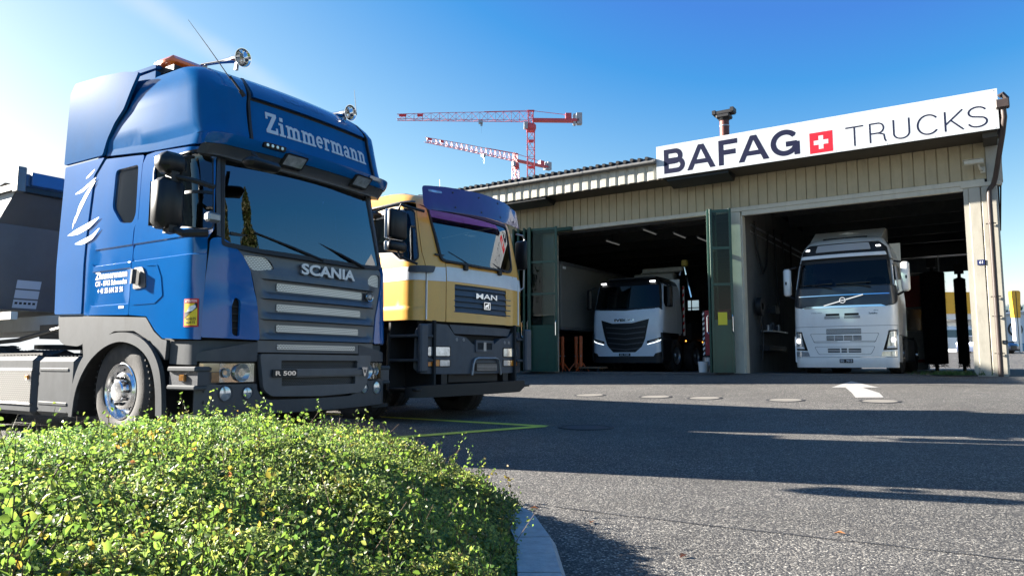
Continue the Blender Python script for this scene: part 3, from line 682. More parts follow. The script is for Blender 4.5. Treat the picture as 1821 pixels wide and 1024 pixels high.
# ---------------------------------------------------------------- things inside the garage
def gpt(t, n, z=FZ): p = GO + GT * t + GN * n; return (p.x, p.y, z)
def gthing(name, t, n, label, cat, group=None, z=None, rot=0): return empty(name, gpt(t, n, FZ if z is None else z), GA + rot, label=label, cat=cat, group=group)
OR = M('orange_painted_steel', (.5, .09, .02), .45, noise=.15)
lbs = ['orange upright stand leaning farthest left in the left bay', 'second orange upright stand from the left door', 'third orange upright stand from the left door', 'orange upright stand nearest the dark truck in the left bay']
def stand():
    r = empty('floor_stand', (0, 0, 0)); m = MB(); m.tube([(0, 0, .12), (0, 0, 1.08)], .055, 10); m.tube([(0, 0, 1.08), (0, 0, 1.14)], [.065, .05], 10); m.build('post', OR, r)
    for a in (20, 140, 260): MB().bar((0, 0, .34), (.26*cos(radians(a)), .26*sin(radians(a)), .02), .035).build('leg', OR, r)
    MB().tube([(-.09, 0, .5), (.09, 0, .5)], .02, 8).build('pin', STEEL, r); return r
s0 = stand()
for i, (t, n) in enumerate(((-9.1, .9), (-8.85, .75), (-8.45, .95), (-8.2, .8))):
    o = s0 if i == 0 else copy_tree(s0)
    o.location = gpt(t, n); o.rotation_euler = (0, 0, GA + i*.7); tag(o, lbs[i], 'stand', 'orange stands in the left bay')
o = gthing('wheel_dolly', -7.95, .9, 'low brown pallet trolley on the floor by the orange stands', 'trolley')
m = MB(); m.box(-.3, .5, -.2, .3, .10, .16); m.build('deck', M('worn_wood', (.16, .1, .06), .8, noise=.2), o)
for x in (-.2, .4): m = MB(); m.lathe([(.05, -.17), (.05, -.12)], (x, 0, .05), 'y', 12, cap=True); m.lathe([(.05, .22), (.05, .27)], (x, 0, .05), 'y', 12, cap=True); m.build('wheel', BLACK, o)
o = gthing('box_trailer', -10.2, .9, 'grey white box trailer parked inside the left bay', 'trailer')
TBX = M('trailer_skin', (.17, .17, .155), .5, noise=.06, nscale=2, dirt=((.15, .14, .12), .3, 2.0))
m = MB(); m.box(-1.2, 1.22, 0, 12, 1.45, 3.62, bev=.02); m.build('body', TBX, o)
m = MB(); m.box(-1.22, 1.24, -.01, 12.0, 3.55, 3.66); m.box(-1.22, 1.235, -.01, 12, 1.38, 1.46); m.build('rail', STEEL, o)
m = MB(); m.box(-.5, .5, .3, 11.5, 1.05, 1.38); m.build('chassis', BLACK, o)
for y in (8, 9.3, 10.6):
    for x in (-1.0, 1.0): m = MB(); m.lathe([(.3, -.15), (.5, -.14), (.52, 0), (.5, .14), (.3, .15)], (x, y, .52), 'x', 20, cap=True); m.build('wheel', TYRE, o)
m = MB(); m.box(1.225, 1.235, .12, .32, 3.42, 3.5); m.build('label_plate', WHITE, o)
o = gthing('tool_cabinet', -3.95, 1.5, 'dark red tool cabinet with hazard striped edge beside the green door', 'cabinet')
RCB = M('dark_red_cabinet', (.28, .02, .035), .4, noise=.08)
m = MB(); m.box(-.38, .4, 0, .6, .5, 1.86, bev=.012); m.build('body', RCB, o)
for i in range(3): MB().box(-.3, .36, -.012, 0, .56 + i*.43, .96 + i*.43, bev=.004).build('drawer', RCB, o)
m = MB()
for i in range(9): m.add([(-.44, -.01, .5 + i*.15), (-.38, -.01, .55 + i*.15), (-.38, -.01, .62 + i*.15), (-.44, -.01, .57 + i*.15)], [(0, 1, 2, 3)])
m.build('hazard_stripe', WHITE, o); MB().box(-.44, -.381, -.006, .1, .0, 1.86).build('edge_post', BLACK, o); MB().box(-.38, .4, .02, .55, 0, .5).build('base', VOID, o)
o = gthing('paint_bucket', -4.2, .9, 'white plastic bucket on the floor in front of the red cabinet', 'bucket')
MB().lathe([(0, .005), (.125, .005), (.15, .30), (.155, .30), (.155, .32)], n=24).build('pail', WHITEP, o, smooth=True)
m = MB(); m.tube([(.15*cos(a), .15*sin(a)*.3 - .1*sin(a), .30 - .12*sin(a)) for a in np.linspace(0, pi, 10)], .005, 6); m.build('handle', STEEL, o)
o = gthing('metal_drum', -4.15, 1.25, 'small grey metal drum behind the white bucket', 'drum')
MB().lathe([(0, .002), (.17, .002), (.17, .18), (.176, .19), (.17, .2), (.17, .44), (.16, .45), (0, .45)], n=24).build('body', STEEL, o, smooth=True)
# ceiling tubes, given a faint glow
TUBE = M('pale_light_tube', (.4, .42, .4), .5, em=(1, 1, .95), ems=.02)
tl = ['nearest the sign side', 'second in line from the front', 'third in line, deepest', 'over the parked box trailer']
for i, (t, n, lb) in enumerate(((-6.9, 3.0, 'pale ceiling tube light nearest the front opening of the left bay'), (-6.3, 4.3, 'pale ceiling tube light, middle one of the line over the left bay'), (-5.9, 5.6, 'pale ceiling tube light, deepest of the line over the left bay'), (-9.0, 4.4, 'pale ceiling tube light over the parked box trailer'))):
    o = gthing('tube_light', t, n, lb, 'ceiling light', 'tube lights on the garage ceiling', 5.55)
    MB().tube([(0, 0, 0), (0, 1.1, 0)], .02, 8).build('tube', TUBE, o); MB().box(-.05, .05, -.05, 1.15, .025, .07).build('fitting', STEEL, o); MB().box(-.01, .01, .5, .52, .07, .5).build('hanger', BLACK, o)
# rotating wash brushes in the right bay
BR = M('black_bristle', (.012, .012, .016), .9)
def brush(t, n, h, r, label, seed):
    o = gthing('wash_brush', t, n, label, 'wash brush', 'truck wash brushes in the right bay'); rg = np.random.default_rng(seed)
    MB().lathe([(0, .2), (r*.75, .25), (r*.8, h - .1), (0, h)], n=24).build('core', BR, o)
    N_ = 2600; a = rg.random(N_) * 2*pi; z = .15 + rg.random(N_) * (h - .2); L_ = r * (.85 + .2 * rg.random(N_)); dz = rg.normal(0, .06, N_) - .05
    v = []; f = []
    for i in range(N_):
        ca, sa = cos(a[i]), sin(a[i]); w = .02; k = len(v)
        v += [(r*.6*ca - w*sa, r*.6*sa + w*ca, z[i]), (r*.6*ca + w*sa, r*.6*sa - w*ca, z[i]), (L_[i]*ca, L_[i]*sa, z[i] + dz[i])]; f.append((k, k+1, k+2))
    link('bristles', newmesh('bristles', v, f, BR), o)
    m = MB(); m.tube([(0, 0, 0), (0, 0, h + .4)], .06, 8); m.box(-.15, .15, -.15, .15, h + .1, h + .45); m.build('axle', BLACK, o)
brush(1.15, 10.6, 3.65, .50, 'wide black rotary wash brush behind the white truck', 2)
brush(1.98, 11.3, 3.45, .24, 'narrow black rotary wash brush near the corner column', 4)
o = gthing('wash_gantry', .7, 10.9, 'dark steel gantry carrying the wash brushes in the right bay', 'gantry')
m = MB(); m.box(-3.1, -2.85, -.2, .2, 0, 4.5); m.box(1.72, 1.80, -.35, -.1, 0, 4.5); m.build('post', BLACKG, o)
m = MB(); m.box(-3.1, 1.8, -.25, .25, 4.2, 4.6); m.build('beam', BLACKG, o)
m = MB(); m.box(.66, .70, -.3, -.25, .2, 4.2); m.build('guide_rail', STEEL, o)
o = gthing('red_panel_cabin', .05, 14.5, 'red framed white cabin standing behind the white truck', 'cabin')
RCAB = M('red_frame_paint', (.4, .03, .02), .5); m = MB(); m.box(-1.0, .55, 0, .9, 0, 4.0, bev=.02); m.build('body', M('cabin_grey_white', (.42, .42, .42), .5, noise=.1), o)
m = MB(); m.box(-1.0, .57, -.03, 0, 2.6, 3.9); m.box(.45, .57, -.03, 0, .3, 3.9); m.box(-1.0, .57, -.03, 0, .3, .42); m.build('red_frame', RCAB, o)
MB().box(-.2, .4, -.025, 0, 1.6, 2.5).build('window', GLASS_D, o)
# weeds at the foot of the corner column
o = gthing('weed_tuft', 2.1, -.12, 'low green weeds growing at the foot of the garage corner', 'weeds'); o['kind'] = 'stuff'
LEAFG = M('weed_green', (.05, .11, .02), .6)
v = []; f = []; rg = np.random.default_rng(5)
for i in range(420):
    x = rg.normal(0, .32); y = rg.normal(0, .05); a = rg.random()*6.28; h = .04 + .09*rg.random(); k = len(v); w = .012
    v += [(x - w*cos(a), y - w*sin(a), 0), (x + w*cos(a), y + w*sin(a), 0), (x + rg.normal(0, .04), y + rg.normal(0, .04), h)]; f.append((k, k+1, k+2))
link('foliage', newmesh('foliage', v, f, LEAFG), o)

# ---------------------------------------------------------------- made-up wing hidden behind the blue truck, casts the shade strip before the garage
WG = empty('shade_wing', (GO.x, GO.y, 0), GA, label='unseen pale building added behind the blue truck to shade the garage front', cat='building')
m = MB(); m.box(-20.8, -17.4, -7.6, -.6, .3, 8.7); m.build('wall', M('render_pale', (.5, .49, .45), .8, noise=.08), WG)
m = MB(); m.box(-21.0, -17.2, -7.8, -.5, 8.71, 8.85); m.build('roof', ROOFM, WG)
for i in range(2):
    for z in (1.7, 5.0): fr = MB().box(-20.3 + i*1.6, -19.3 + i*1.6, -7.64, -7.601, z, z + 1.5).build('window', CREAML, WG); MB().box(-20.23 + i*1.6, -19.37 + i*1.6, -7.65, -7.641, z + .07, z + 1.43).build('pane', GLASS_D, fr)

# ---------------------------------------------------------------- tower cranes
CRED = M('crane_red', (.50, .06, .075), .5, noise=.1, nscale=.5); CWHT = M('crane_white', (.75, .55, .55), .5)
CGRY = M('crane_counterweight', (.32, .33, .36), .8)
def lattice(m, p0, p1, w, step, rr, up=(0, 0, 1), tri=False, mat=None, h=None, h1=None):
    """square or triangular lattice girder"""
    p0 = Vector(p0); p1 = Vector(p1); d = (p1 - p0).normalized(); U = Vector(up); R = d.cross(U).normalized(); U = R.cross(d); n = max(2, round((p1-p0).length / step)); h = h or w; h1 = h1 or h
    def ring(i):
        c = p0 + (p1 - p0) * i / n; hh = h + (h1 - h) * i / n
        return [c + R*w/2, c - R*w/2, c + U*hh] if tri else [c + R*w/2 + U*w/2, c - R*w/2 + U*w/2, c - R*w/2 - U*w/2, c + R*w/2 - U*w/2]
    for i in range(n):
        A = ring(i); B = ring(i+1); k = len(A)
        for j in range(k):
            m.bar(A[j], B[j], rr*.9, mat=mat); m.bar(A[j], A[(j+1) % k], rr*.55, mat=mat)
            if i % 2: m.bar(A[j], B[(j+1) % k], rr*.55, mat=mat)
            else: m.bar(A[(j+1) % k], B[j], rr*.55, mat=mat)
def crane(x, y, zb, zt, jl, cl, ang, label, mw=2.0, s=1.0):
    """jl: jib length to the left, cl: counter-jib length; ang: direction of the jib in the ground plane"""
    o = empty('tower_crane', (x, y, zb), ang, label=label, cat='tower crane', group='red tower cranes beyond the garage'); H = zt - zb
    m = MB(); lattice(m, (0, 0, 0), (0, 0, H - 3), mw, 2.6, .2*s, up=(0, 1, 0), mat=CRED)
    k = 0
    while k < H - 4: m.box(-.75, .75, -.75, .75, k, k + .5, CRED); k += 7.5
    m.build('mast', CRED, o)
    m = MB(); m.lathe([(1.3, H - 3), (1.5, H - 2.6), (1.5, H - 1.6), (1.1, H - 1.2)], n=16, cap=True); m.box(-1.2, 1.2, -1.0, 1.0, H - 3.4, H - 3); m.build('slewing_ring', CRED, o)
    m = MB(); lattice(m, (0, 0, H - 1.2), (0, 0, H + 2.6), 1.3, 1.3, .22*s, up=(0, 1, 0)); m.box(-1, 1, -.3, .3, H + 2.4, H + 2.8); m.build('tower_head', CRED, o)
    m = MB(); lattice(m, (-1, 0, H - .4), (-jl*.62, 0, H - .4), 1.5, 2.2, .14*s, tri=True, h=2.8, h1=2.2); lattice(m, (-jl*.62, 0, H - .4), (-jl, 0, H - .4), 1.5, 2.2, .14*s, tri=True, h=2.2, h1=1.6); m.build('jib', CRED, o)
    m = MB(); m.box(-jl*.985, -jl*.985 + 2.0, -.1, .1, H + .5, H + 1.2); m.box(-jl*.85, -jl*.85 + 1.6, -.1, .1, H + .6, H + 1.3); m.build('marker_panel', REDP, o)
    m = MB(); m.box(.5, cl, -.9, .9, H - .5, H + .25); m.box(cl*.72, cl*.84, -.8, .8, H + .3, H + 1.9); m.build('counter_jib', CRED, o)
    m = MB(); m.box(cl*.88, cl*.93, -.8, .8, H - 1.4, H + 1.7); m.box(cl*.95, cl*1.06, -.9, .9, H - 1.2, H + 2.0); m.build('counterweight', CGRY, o)
    m = MB(); m.bar((.6, 0, H + 2.6), (cl*.8, 0, H + 1.5), .12*s); m.bar((-.6, 0, H + 2.7), (-jl*.35, 0, H + 2.2), .12*s); m.build('tie_bar', CRED, o)
    m = MB(); m.box(-2.0, -.9, -1.4, .0, H - 2.9, H - .9, bev=.1); m.build('cab', CGRY, o)
    m = MB(); m.box(-jl*.36, -jl*.36 - 1.2, -.7, .7, H - 1.2, H - .5); m.bar((-jl*.37, 0, H - 1.2), (-jl*.37, 0, H - 4), .03*s); m.box(-jl*.37 - .3, -jl*.37 + .3, -.2, .2, H - 1.9, H - 1.3); m.build('trolley', STEEL, o)
    return o
crane(5.3, 200, 2.6, 69.0, 37.5, 13.6, radians(2), 'taller red tower crane with level jib above the garage roof')
crane(1.35, 280, 2.6, 80.0, 41, 17, radians(38), 'lower farther red tower crane with slanting jib', 2.0, 1.3)

# ---------------------------------------------------------------- beyond the right corner
def far(px, py, d): return ((px - 910.5) / 1300 * d, d, 1 + (645 - py) / 1300 * d)
HAZY = M('hazy_wooded_hill', (.075, .115, .13), .9, noise=.25, nscale=.05); FIELD = M('hill_meadow', (.22, .29, .20), .9, noise=.1, nscale=.02)  # forest colour carries the blue of distant haze
def hill(name, y, x0, x1, h, mat, seed, rough):
    rg = np.random.default_rng(seed); n = 90; xs = np.linspace(x0, x1, n); hs = np.array([h(x) for x in xs]) + np.convolve(rg.normal(0, rough, n + 4), np.ones(5)/5, 'valid'); v = []; f = []
    for i in range(n):
        for j in range(5): v.append((xs[i], y + j*90, hs[i] * (0.0, .62, .9, 1.0, .7)[j] + 2.5))
    for i in range(n-1):
        for j in range(4): f.append((i*5+j, (i+1)*5+j, (i+1)*5+j+1, i*5+j+1))
    return link(name, newmesh(name, v, f, mat, smooth=True), kind='structure')
hill('hill', 900, -200, 1600, lambda x: 92 + 14*sin(x/170) + 8*sin(x/41), HAZY, 3, 2.5)
hill('meadow_slope', 620, -200, 1300, lambda x: 44 + 6*sin(x/110 + 1), FIELD, 5, 1.0)
# trees on the ridge
v = []; f = []; rg = np.random.default_rng(8)
for i in range(900):
    x = 300 + rg.random() * 900; z = 92 + 14*sin(x/170) + 8*sin(x/41); y = 900 + 200 + rg.random() * 60; h = 7 + 9*rg.random(); w = 3 + 3*rg.random(); k = len(v)
    v += [(x-w, y, z-4), (x+w, y, z-4), (x, y-w, z-4), (x, y+w, z-4), (x + rg.normal(0, .8), y, z + h)]; f += [(k, k+2, k+4), (k+2, k+1, k+4), (k+1, k+3, k+4), (k+3, k, k+4)]
link('forest', newmesh('forest', v, f, HAZY), kind='stuff', label='far bluish forest along the hill ridge', cat='forest')
# white commercial building with round sign
x, y, z = far(1790, 640, 90)
o = empty('commercial_building', (x, y, 1.8), 0, label='white commercial hall with round dark logo beyond the garage corner', cat='building')
PW = M('white_cladding', (.62, .68, .72), .6, noise=.03, nscale=.3); gz0 = 0
m = MB(); m.prism([(-6, 0), (6, 0), (6, 5.7), (-6, 4.2)], 0, 16, 'xz'); m.build('wall', PW, o)
m = MB(); m.prism([(-6.2, 4.2), (6.2, 5.75), (6.2, 6.0), (-6.2, 4.45)], -.2, 16, 'xz'); m.build('roof', STEEL, o)
m = MB(); m.prism([(1.0 + .9*cos(a), 3.3 + .9*sin(a)) for a in np.linspace(0, 2*pi, 24, endpoint=False)], -.1, -.02, 'xz'); s_ = m.build('round_sign', BLACK, o)
m = MB(); m.prism([(1.0 + .7*cos(a), 3.3 + .7*sin(a)) for a in np.linspace(0, 2*pi, 24, endpoint=False)], -.13, -.11, 'xz'); m.build('disc', PW, s_); m = MB(); m.box(.5, 1.5, -.16, -.14, 3.2, 3.4); m.build('bar', BLACK, s_)
for a in (.0, -1.35): MB().box(a - 1.1, a - .6, -.05, .0, .8, 2.9).build('window', GLASS_D, o)
MB().box(-4, -2.4, -.05, 0, 0, 2.5).build('door', GLASS_D, o)
MB().box(.9, 6, -.05, 0, .2, 1.6).build('shop_window', M('shop_blue', (.05, .25, .38), .2), o)
# pylon sign
x, y, z = far(1807.5, 626, 62)
o = empty('pylon_sign', (x, y, 1.9), 0, label='slim pylon with yellow top and white foot beyond the garage corner', cat='pylon')
PY = M('pylon_yellow', (.85, .42, .02), .4); MB().box(-.27, .27, -.2, .2, 0, 2.9, bev=.04).build('foot', WHITEP, o)
m = MB(); m.prism(rnd([(-.27, 2.9), (.27, 2.9), (.4, 5.2), (-.4, 5.2)], [.01, .01, .2, .2]), -.2, .2, 'xz'); m.build('top_panel', PY, o); MB().box(-.03, .03, -.21, -.2, 0, 5.1).build('joint', BLACK, o)
# flag banners beside it
for i, (dx, lb) in enumerate(((-.75, 'white banner flag left of the yellow pylon'), (.95, 'blue grey banner flag right of the yellow pylon'))):
    o = empty('banner_flag', (x + dx, y + 1.5, 1.9), 0, label=lb, cat='flag', group='banner flags by the pylon'); MB().tube([(0, 0, 0), (0, 0, 3.9)], .03, 6).build('pole', STEEL, o)
    m = MB(); m.prism([(.03, 2.4), (.5, 2.5), (.42, 3.8), (.03, 3.9)], -.01, .01, 'xz'); m.build('cloth', [WHITEP, M('banner_blue', (.12, .2, .4), .7)][i], o)
# parked car (front view)
def small_car(loc, rz, paint, label, group=None):
    o = empty('parked_car', loc, rz, label=label, cat='car', group=group)
    S = Surf(1.75, .35, .12, [(0, -.05), (.35, .02), (.6, 0), (.8, -.12), (.95, -.9), (1.0, -1.1), (1.45, -1.75), (1.5, -2.1)], [(0, .05), (.5, 0), (.9, .04), (1.0, .1), (1.45, .3), (1.5, .5)], .3)
    panel('body', S, [(-4.1, .22), (5.85, .22), (5.85, .92), (2.1, .96), (-.35, .96), (-4.1, .92)], paint, o, thick=.05, step=.15)
    panel('windscreen', S, rect(.05, 1.7, .97, 1.43), GLASS_D, o, off=.0, rim=False, step=.1)
    m = MB(); m.add([S.P(s, z)[()] for s, z in ((0.0, .95), (1.75, .95), (1.75, 1.45), (0.0, 1.45))] , [(0, 1, 2, 3)])
    m = MB(); m.prism([(-.95, .9), (-1.85, 1.45), (-3.2, 1.46), (-4.05, .95)], .28, 1.47, 'xz'); m.build('roof', paint, o)
    m = MB(); m.prism([(-1.15, .97), (-1.85, 1.38), (-3.1, 1.40), (-3.7, .97)], .2, .26, 'xz'); m.prism([(-1.15, .97), (-1.85, 1.38), (-3.1, 1.40), (-3.7, .97)], 1.49, 1.55, 'xz'); m.build('side_window', GLASS_D, o)
    m = MB(); m.box(-4.1, -.5, .1, 1.65, .25, .93); m.build('floor_pan', VOID, o)
    for s0_ in (.12, 1.33): panel('headlight', S, rect(s0_, s0_ + .32, .60, .74, .04), LENS, o, off=.01, thick=.02)
    panel('grille', S, rect(.55, 1.2, .35, .62, .04), BLACKG, o, off=.01, thick=.02); panel('bumper_trim', S, rect(.1, 1.65, .22, .32, .03), BLACK, o, off=.015, thick=.02)
    for xx in (-.85, -3.35):
        for yy in (.1, 1.65): MB().lathe([(.0, -.09), (.2, -.1), (.31, -.08), (.32, 0), (.31, .08), (.2, .1), (0, .09)], (xx, yy, .32), 'y', 20).build('wheel', TYRE, o, smooth=True)
    for yy in (-.12, 1.75): MB().box(-1.35, -1.2, yy, yy + .14, .95, 1.08, bev=.03).build('mirror', BLACK, o)
    return o
x, y, z = far(1800, 629, 55)
small_car((x - .6, y, gz(x, y)), radians(-70), M('dark_blue_car_paint', (.05, .07, .13), .25, .3, coat=.8), 'dark blue hatchback parked beyond the garage corner')
# things seen through the open rear of the right bay
o = empty('filling_station', (52.0, 88, gz(52, 88)), 0, label='yellow and white filling station canopy seen through the garage', cat='building')
m = MB(); m.box(-2, 7.5, 0, 6, 4.6, 7.2); m.build('fascia', PY, o); m = MB(); m.box(-2, 7.5, .2, 6, 3.9, 4.59); m.build('canopy', WHITEP, o)
for xx in (-1.5, 6.9): MB().box(xx, xx + .4, .5, .9, 0, 3.9).build('post', WHITEP, o)
m = MB(); m.prism([(3.3, 5.0), (4.2, 6.3), (5.1, 5.0)], -.1, -.02, 'xz'); m.build('emblem', WHITEP, o)
o = empty('parked_van', (40.5, 62, gz(40.5, 62)), radians(-10), label='white van parked behind the garage, seen through the right bay', cat='van')
S = Surf(2.0, .3, .1, [(0, 0), (1.1, -.05), (1.3, -.5), (2.1, -1.0), (2.3, -1.3)], [(0, 0), (1.2, 0), (2.2, .1), (2.3, .2)], .4)
panel('body', S, rect(-4.8, 6.8, .35, 2.28), WHITEP, o, thick=.05, step=.2); m = MB(); m.box(-4.8, -1.4, .15, 1.85, 2.2, 2.3); m.build('roof', WHITEP, o)
panel('windscreen', S, rect(.1, 1.9, 1.35, 2.05), GLASS_D, o, off=.01, rim=False, step=.15); panel('side_window', S, rect(-4.2, -.9, 1.3, 1.95), GLASS_D, o, off=.01, rim=False, step=.2); panel('side_window', S, rect(2.9, 6.2, 1.3, 1.95), GLASS_D, o, off=.01, rim=False, step=.2)
for xx in (-1.0, -3.9):
    for yy in (.1, 1.9): MB().lathe([(0, -.1), (.2, -.11), (.34, -.09), (.35, 0), (.34, .09), (.2, .11), (0, .1)], (xx, yy, .35), 'y', 20).build('wheel', TYRE, o, smooth=True)
# ================================================================ blue tractor unit
def wheel(parent, x, y, R=.52, w=.32, side=-1, steer=0.0, rim='alu', dual=False):
    """side -1: outer face towards -y"""
    e = empty('wheel', (x, y, R), 0, parent); e.rotation_euler = (0, 0, steer); k = side; W2 = w/2
    prof = [(.29, W2*.9), (.33, W2), (.42, W2*1.04), (.47, W2*.98), (R-.015, W2*.86), (R, W2*.74), (R, W2*.3), (R-.012, W2*.28), (R-.012, W2*.22), (R, W2*.2), (R, -W2*.2), (R-.012, -W2*.22), (R-.012, -W2*.28), (R, -W2*.3), (R, -W2*.74), (R-.015, -W2*.86), (.47, -W2*.98), (.42, -W2*1.04), (.33, -W2), (.29, -W2*.9)]
    prof = [(r * (R/.52) if r > .4 else r, h) for r, h in prof]
    m = MB(); m.lathe([(r, h*k) for r, h in prof], axis='y', n=48)
    for i in range(48):
        a = i*2*pi/48; 
        for s_ in (-1, 1): m.box(R*cos(a)-.008, R*cos(a)+.008, s_*W2*.72, s_*W2*.9, R*sin(a)-.008, R*sin(a)+.008)
    m.build('tyre', TYRE, e, smooth=True, sharp=40)
    RM = {'alu': ALU, 'steel': STEEL, 'white': WHITEP}[rim]; o = k*W2
    m = MB()
    if rim == 'alu' or rim == 'white':   # dished face with hand holes and proud hub
        m.lathe([(.295, o*.96), (.285, o*1.0), (.275, o*.9), (.262, o*.5), (.255, o*.35), (.235, o*.55), (.19, o*.85), (.165, o*.9), (.115, o*.92), (.112, o*1.15), (.10, o*1.22), (.06, o*1.25), (0, o*1.25)], axis='y', n=40)
        nutr = .14; ny = o*.93
    else:
        m.lathe([(.295, o*.96), (.285, o*1.0), (.27, o*.8), (.25, o*.1), (.22, o*.0), (.17, o*.2), (.165, o*.6), (.12, o*.7), (.1, o*1.0), (0, o*1.02)], axis='y', n=40); nutr = .142; ny = o*.66
    m.build('rim', RM, e, smooth=True, sharp=28)
    m = MB()
    for i in range(10):
        a = i*2*pi/10; c = (nutr*cos(a), ny, nutr*sin(a)); m.tube([c, (c[0], ny + k*.035, c[2])], [.017, .013], 6)
    m.build('wheel_nuts', BLACKG if rim == 'alu' else STEEL, e)['kind'] = 'stuff'
    if rim == 'alu':
        m = MB()
        for i in range(10):
            a = (i+.5)*2*pi/10; c = (.213*cos(a), o*.70, .213*sin(a)); m.lathe([(0, 0), (.021, 0)], (c[0], o*.735, c[2]), 'y', 10)
        m.build('hand_holes', VOID, e)['kind'] = 'stuff'
    return e

SA = Surf(2.6, .26, .10, [(0,-.02),(.35,0),(1.0,0),(1.9,-.03),(1.95,-.04),(2.87,-.21),(3.0,-.08),(3.08,-.06),(3.2,-.10),(3.5,-.17),(3.56,-.17),(3.62,-.20),(3.75,-.32),(3.87,-.5),(3.95,-.74),(4.0,-1.1)],
          [(0,0),(1.9,0),(2.85,.04),(3.3,.055),(3.6,.07),(3.75,.09),(3.86,.13),(3.93,.20),(3.97,.30),(4.,.48)])
ST = empty('blue_truck', (-2.84, 6.8, .19), radians(57 - 90), label='large blue tractor unit with Zimmermann lettering parked behind the hedge', cat='truck')
WS = SA.W
SF = Surf(2.6, .26, .10, [(0, 0), (4.2, 0)], [(0, .035), (4.2, .045)])
def both(fn):
    for mi_ in (False, True): fn(mi_)
IN = VOID
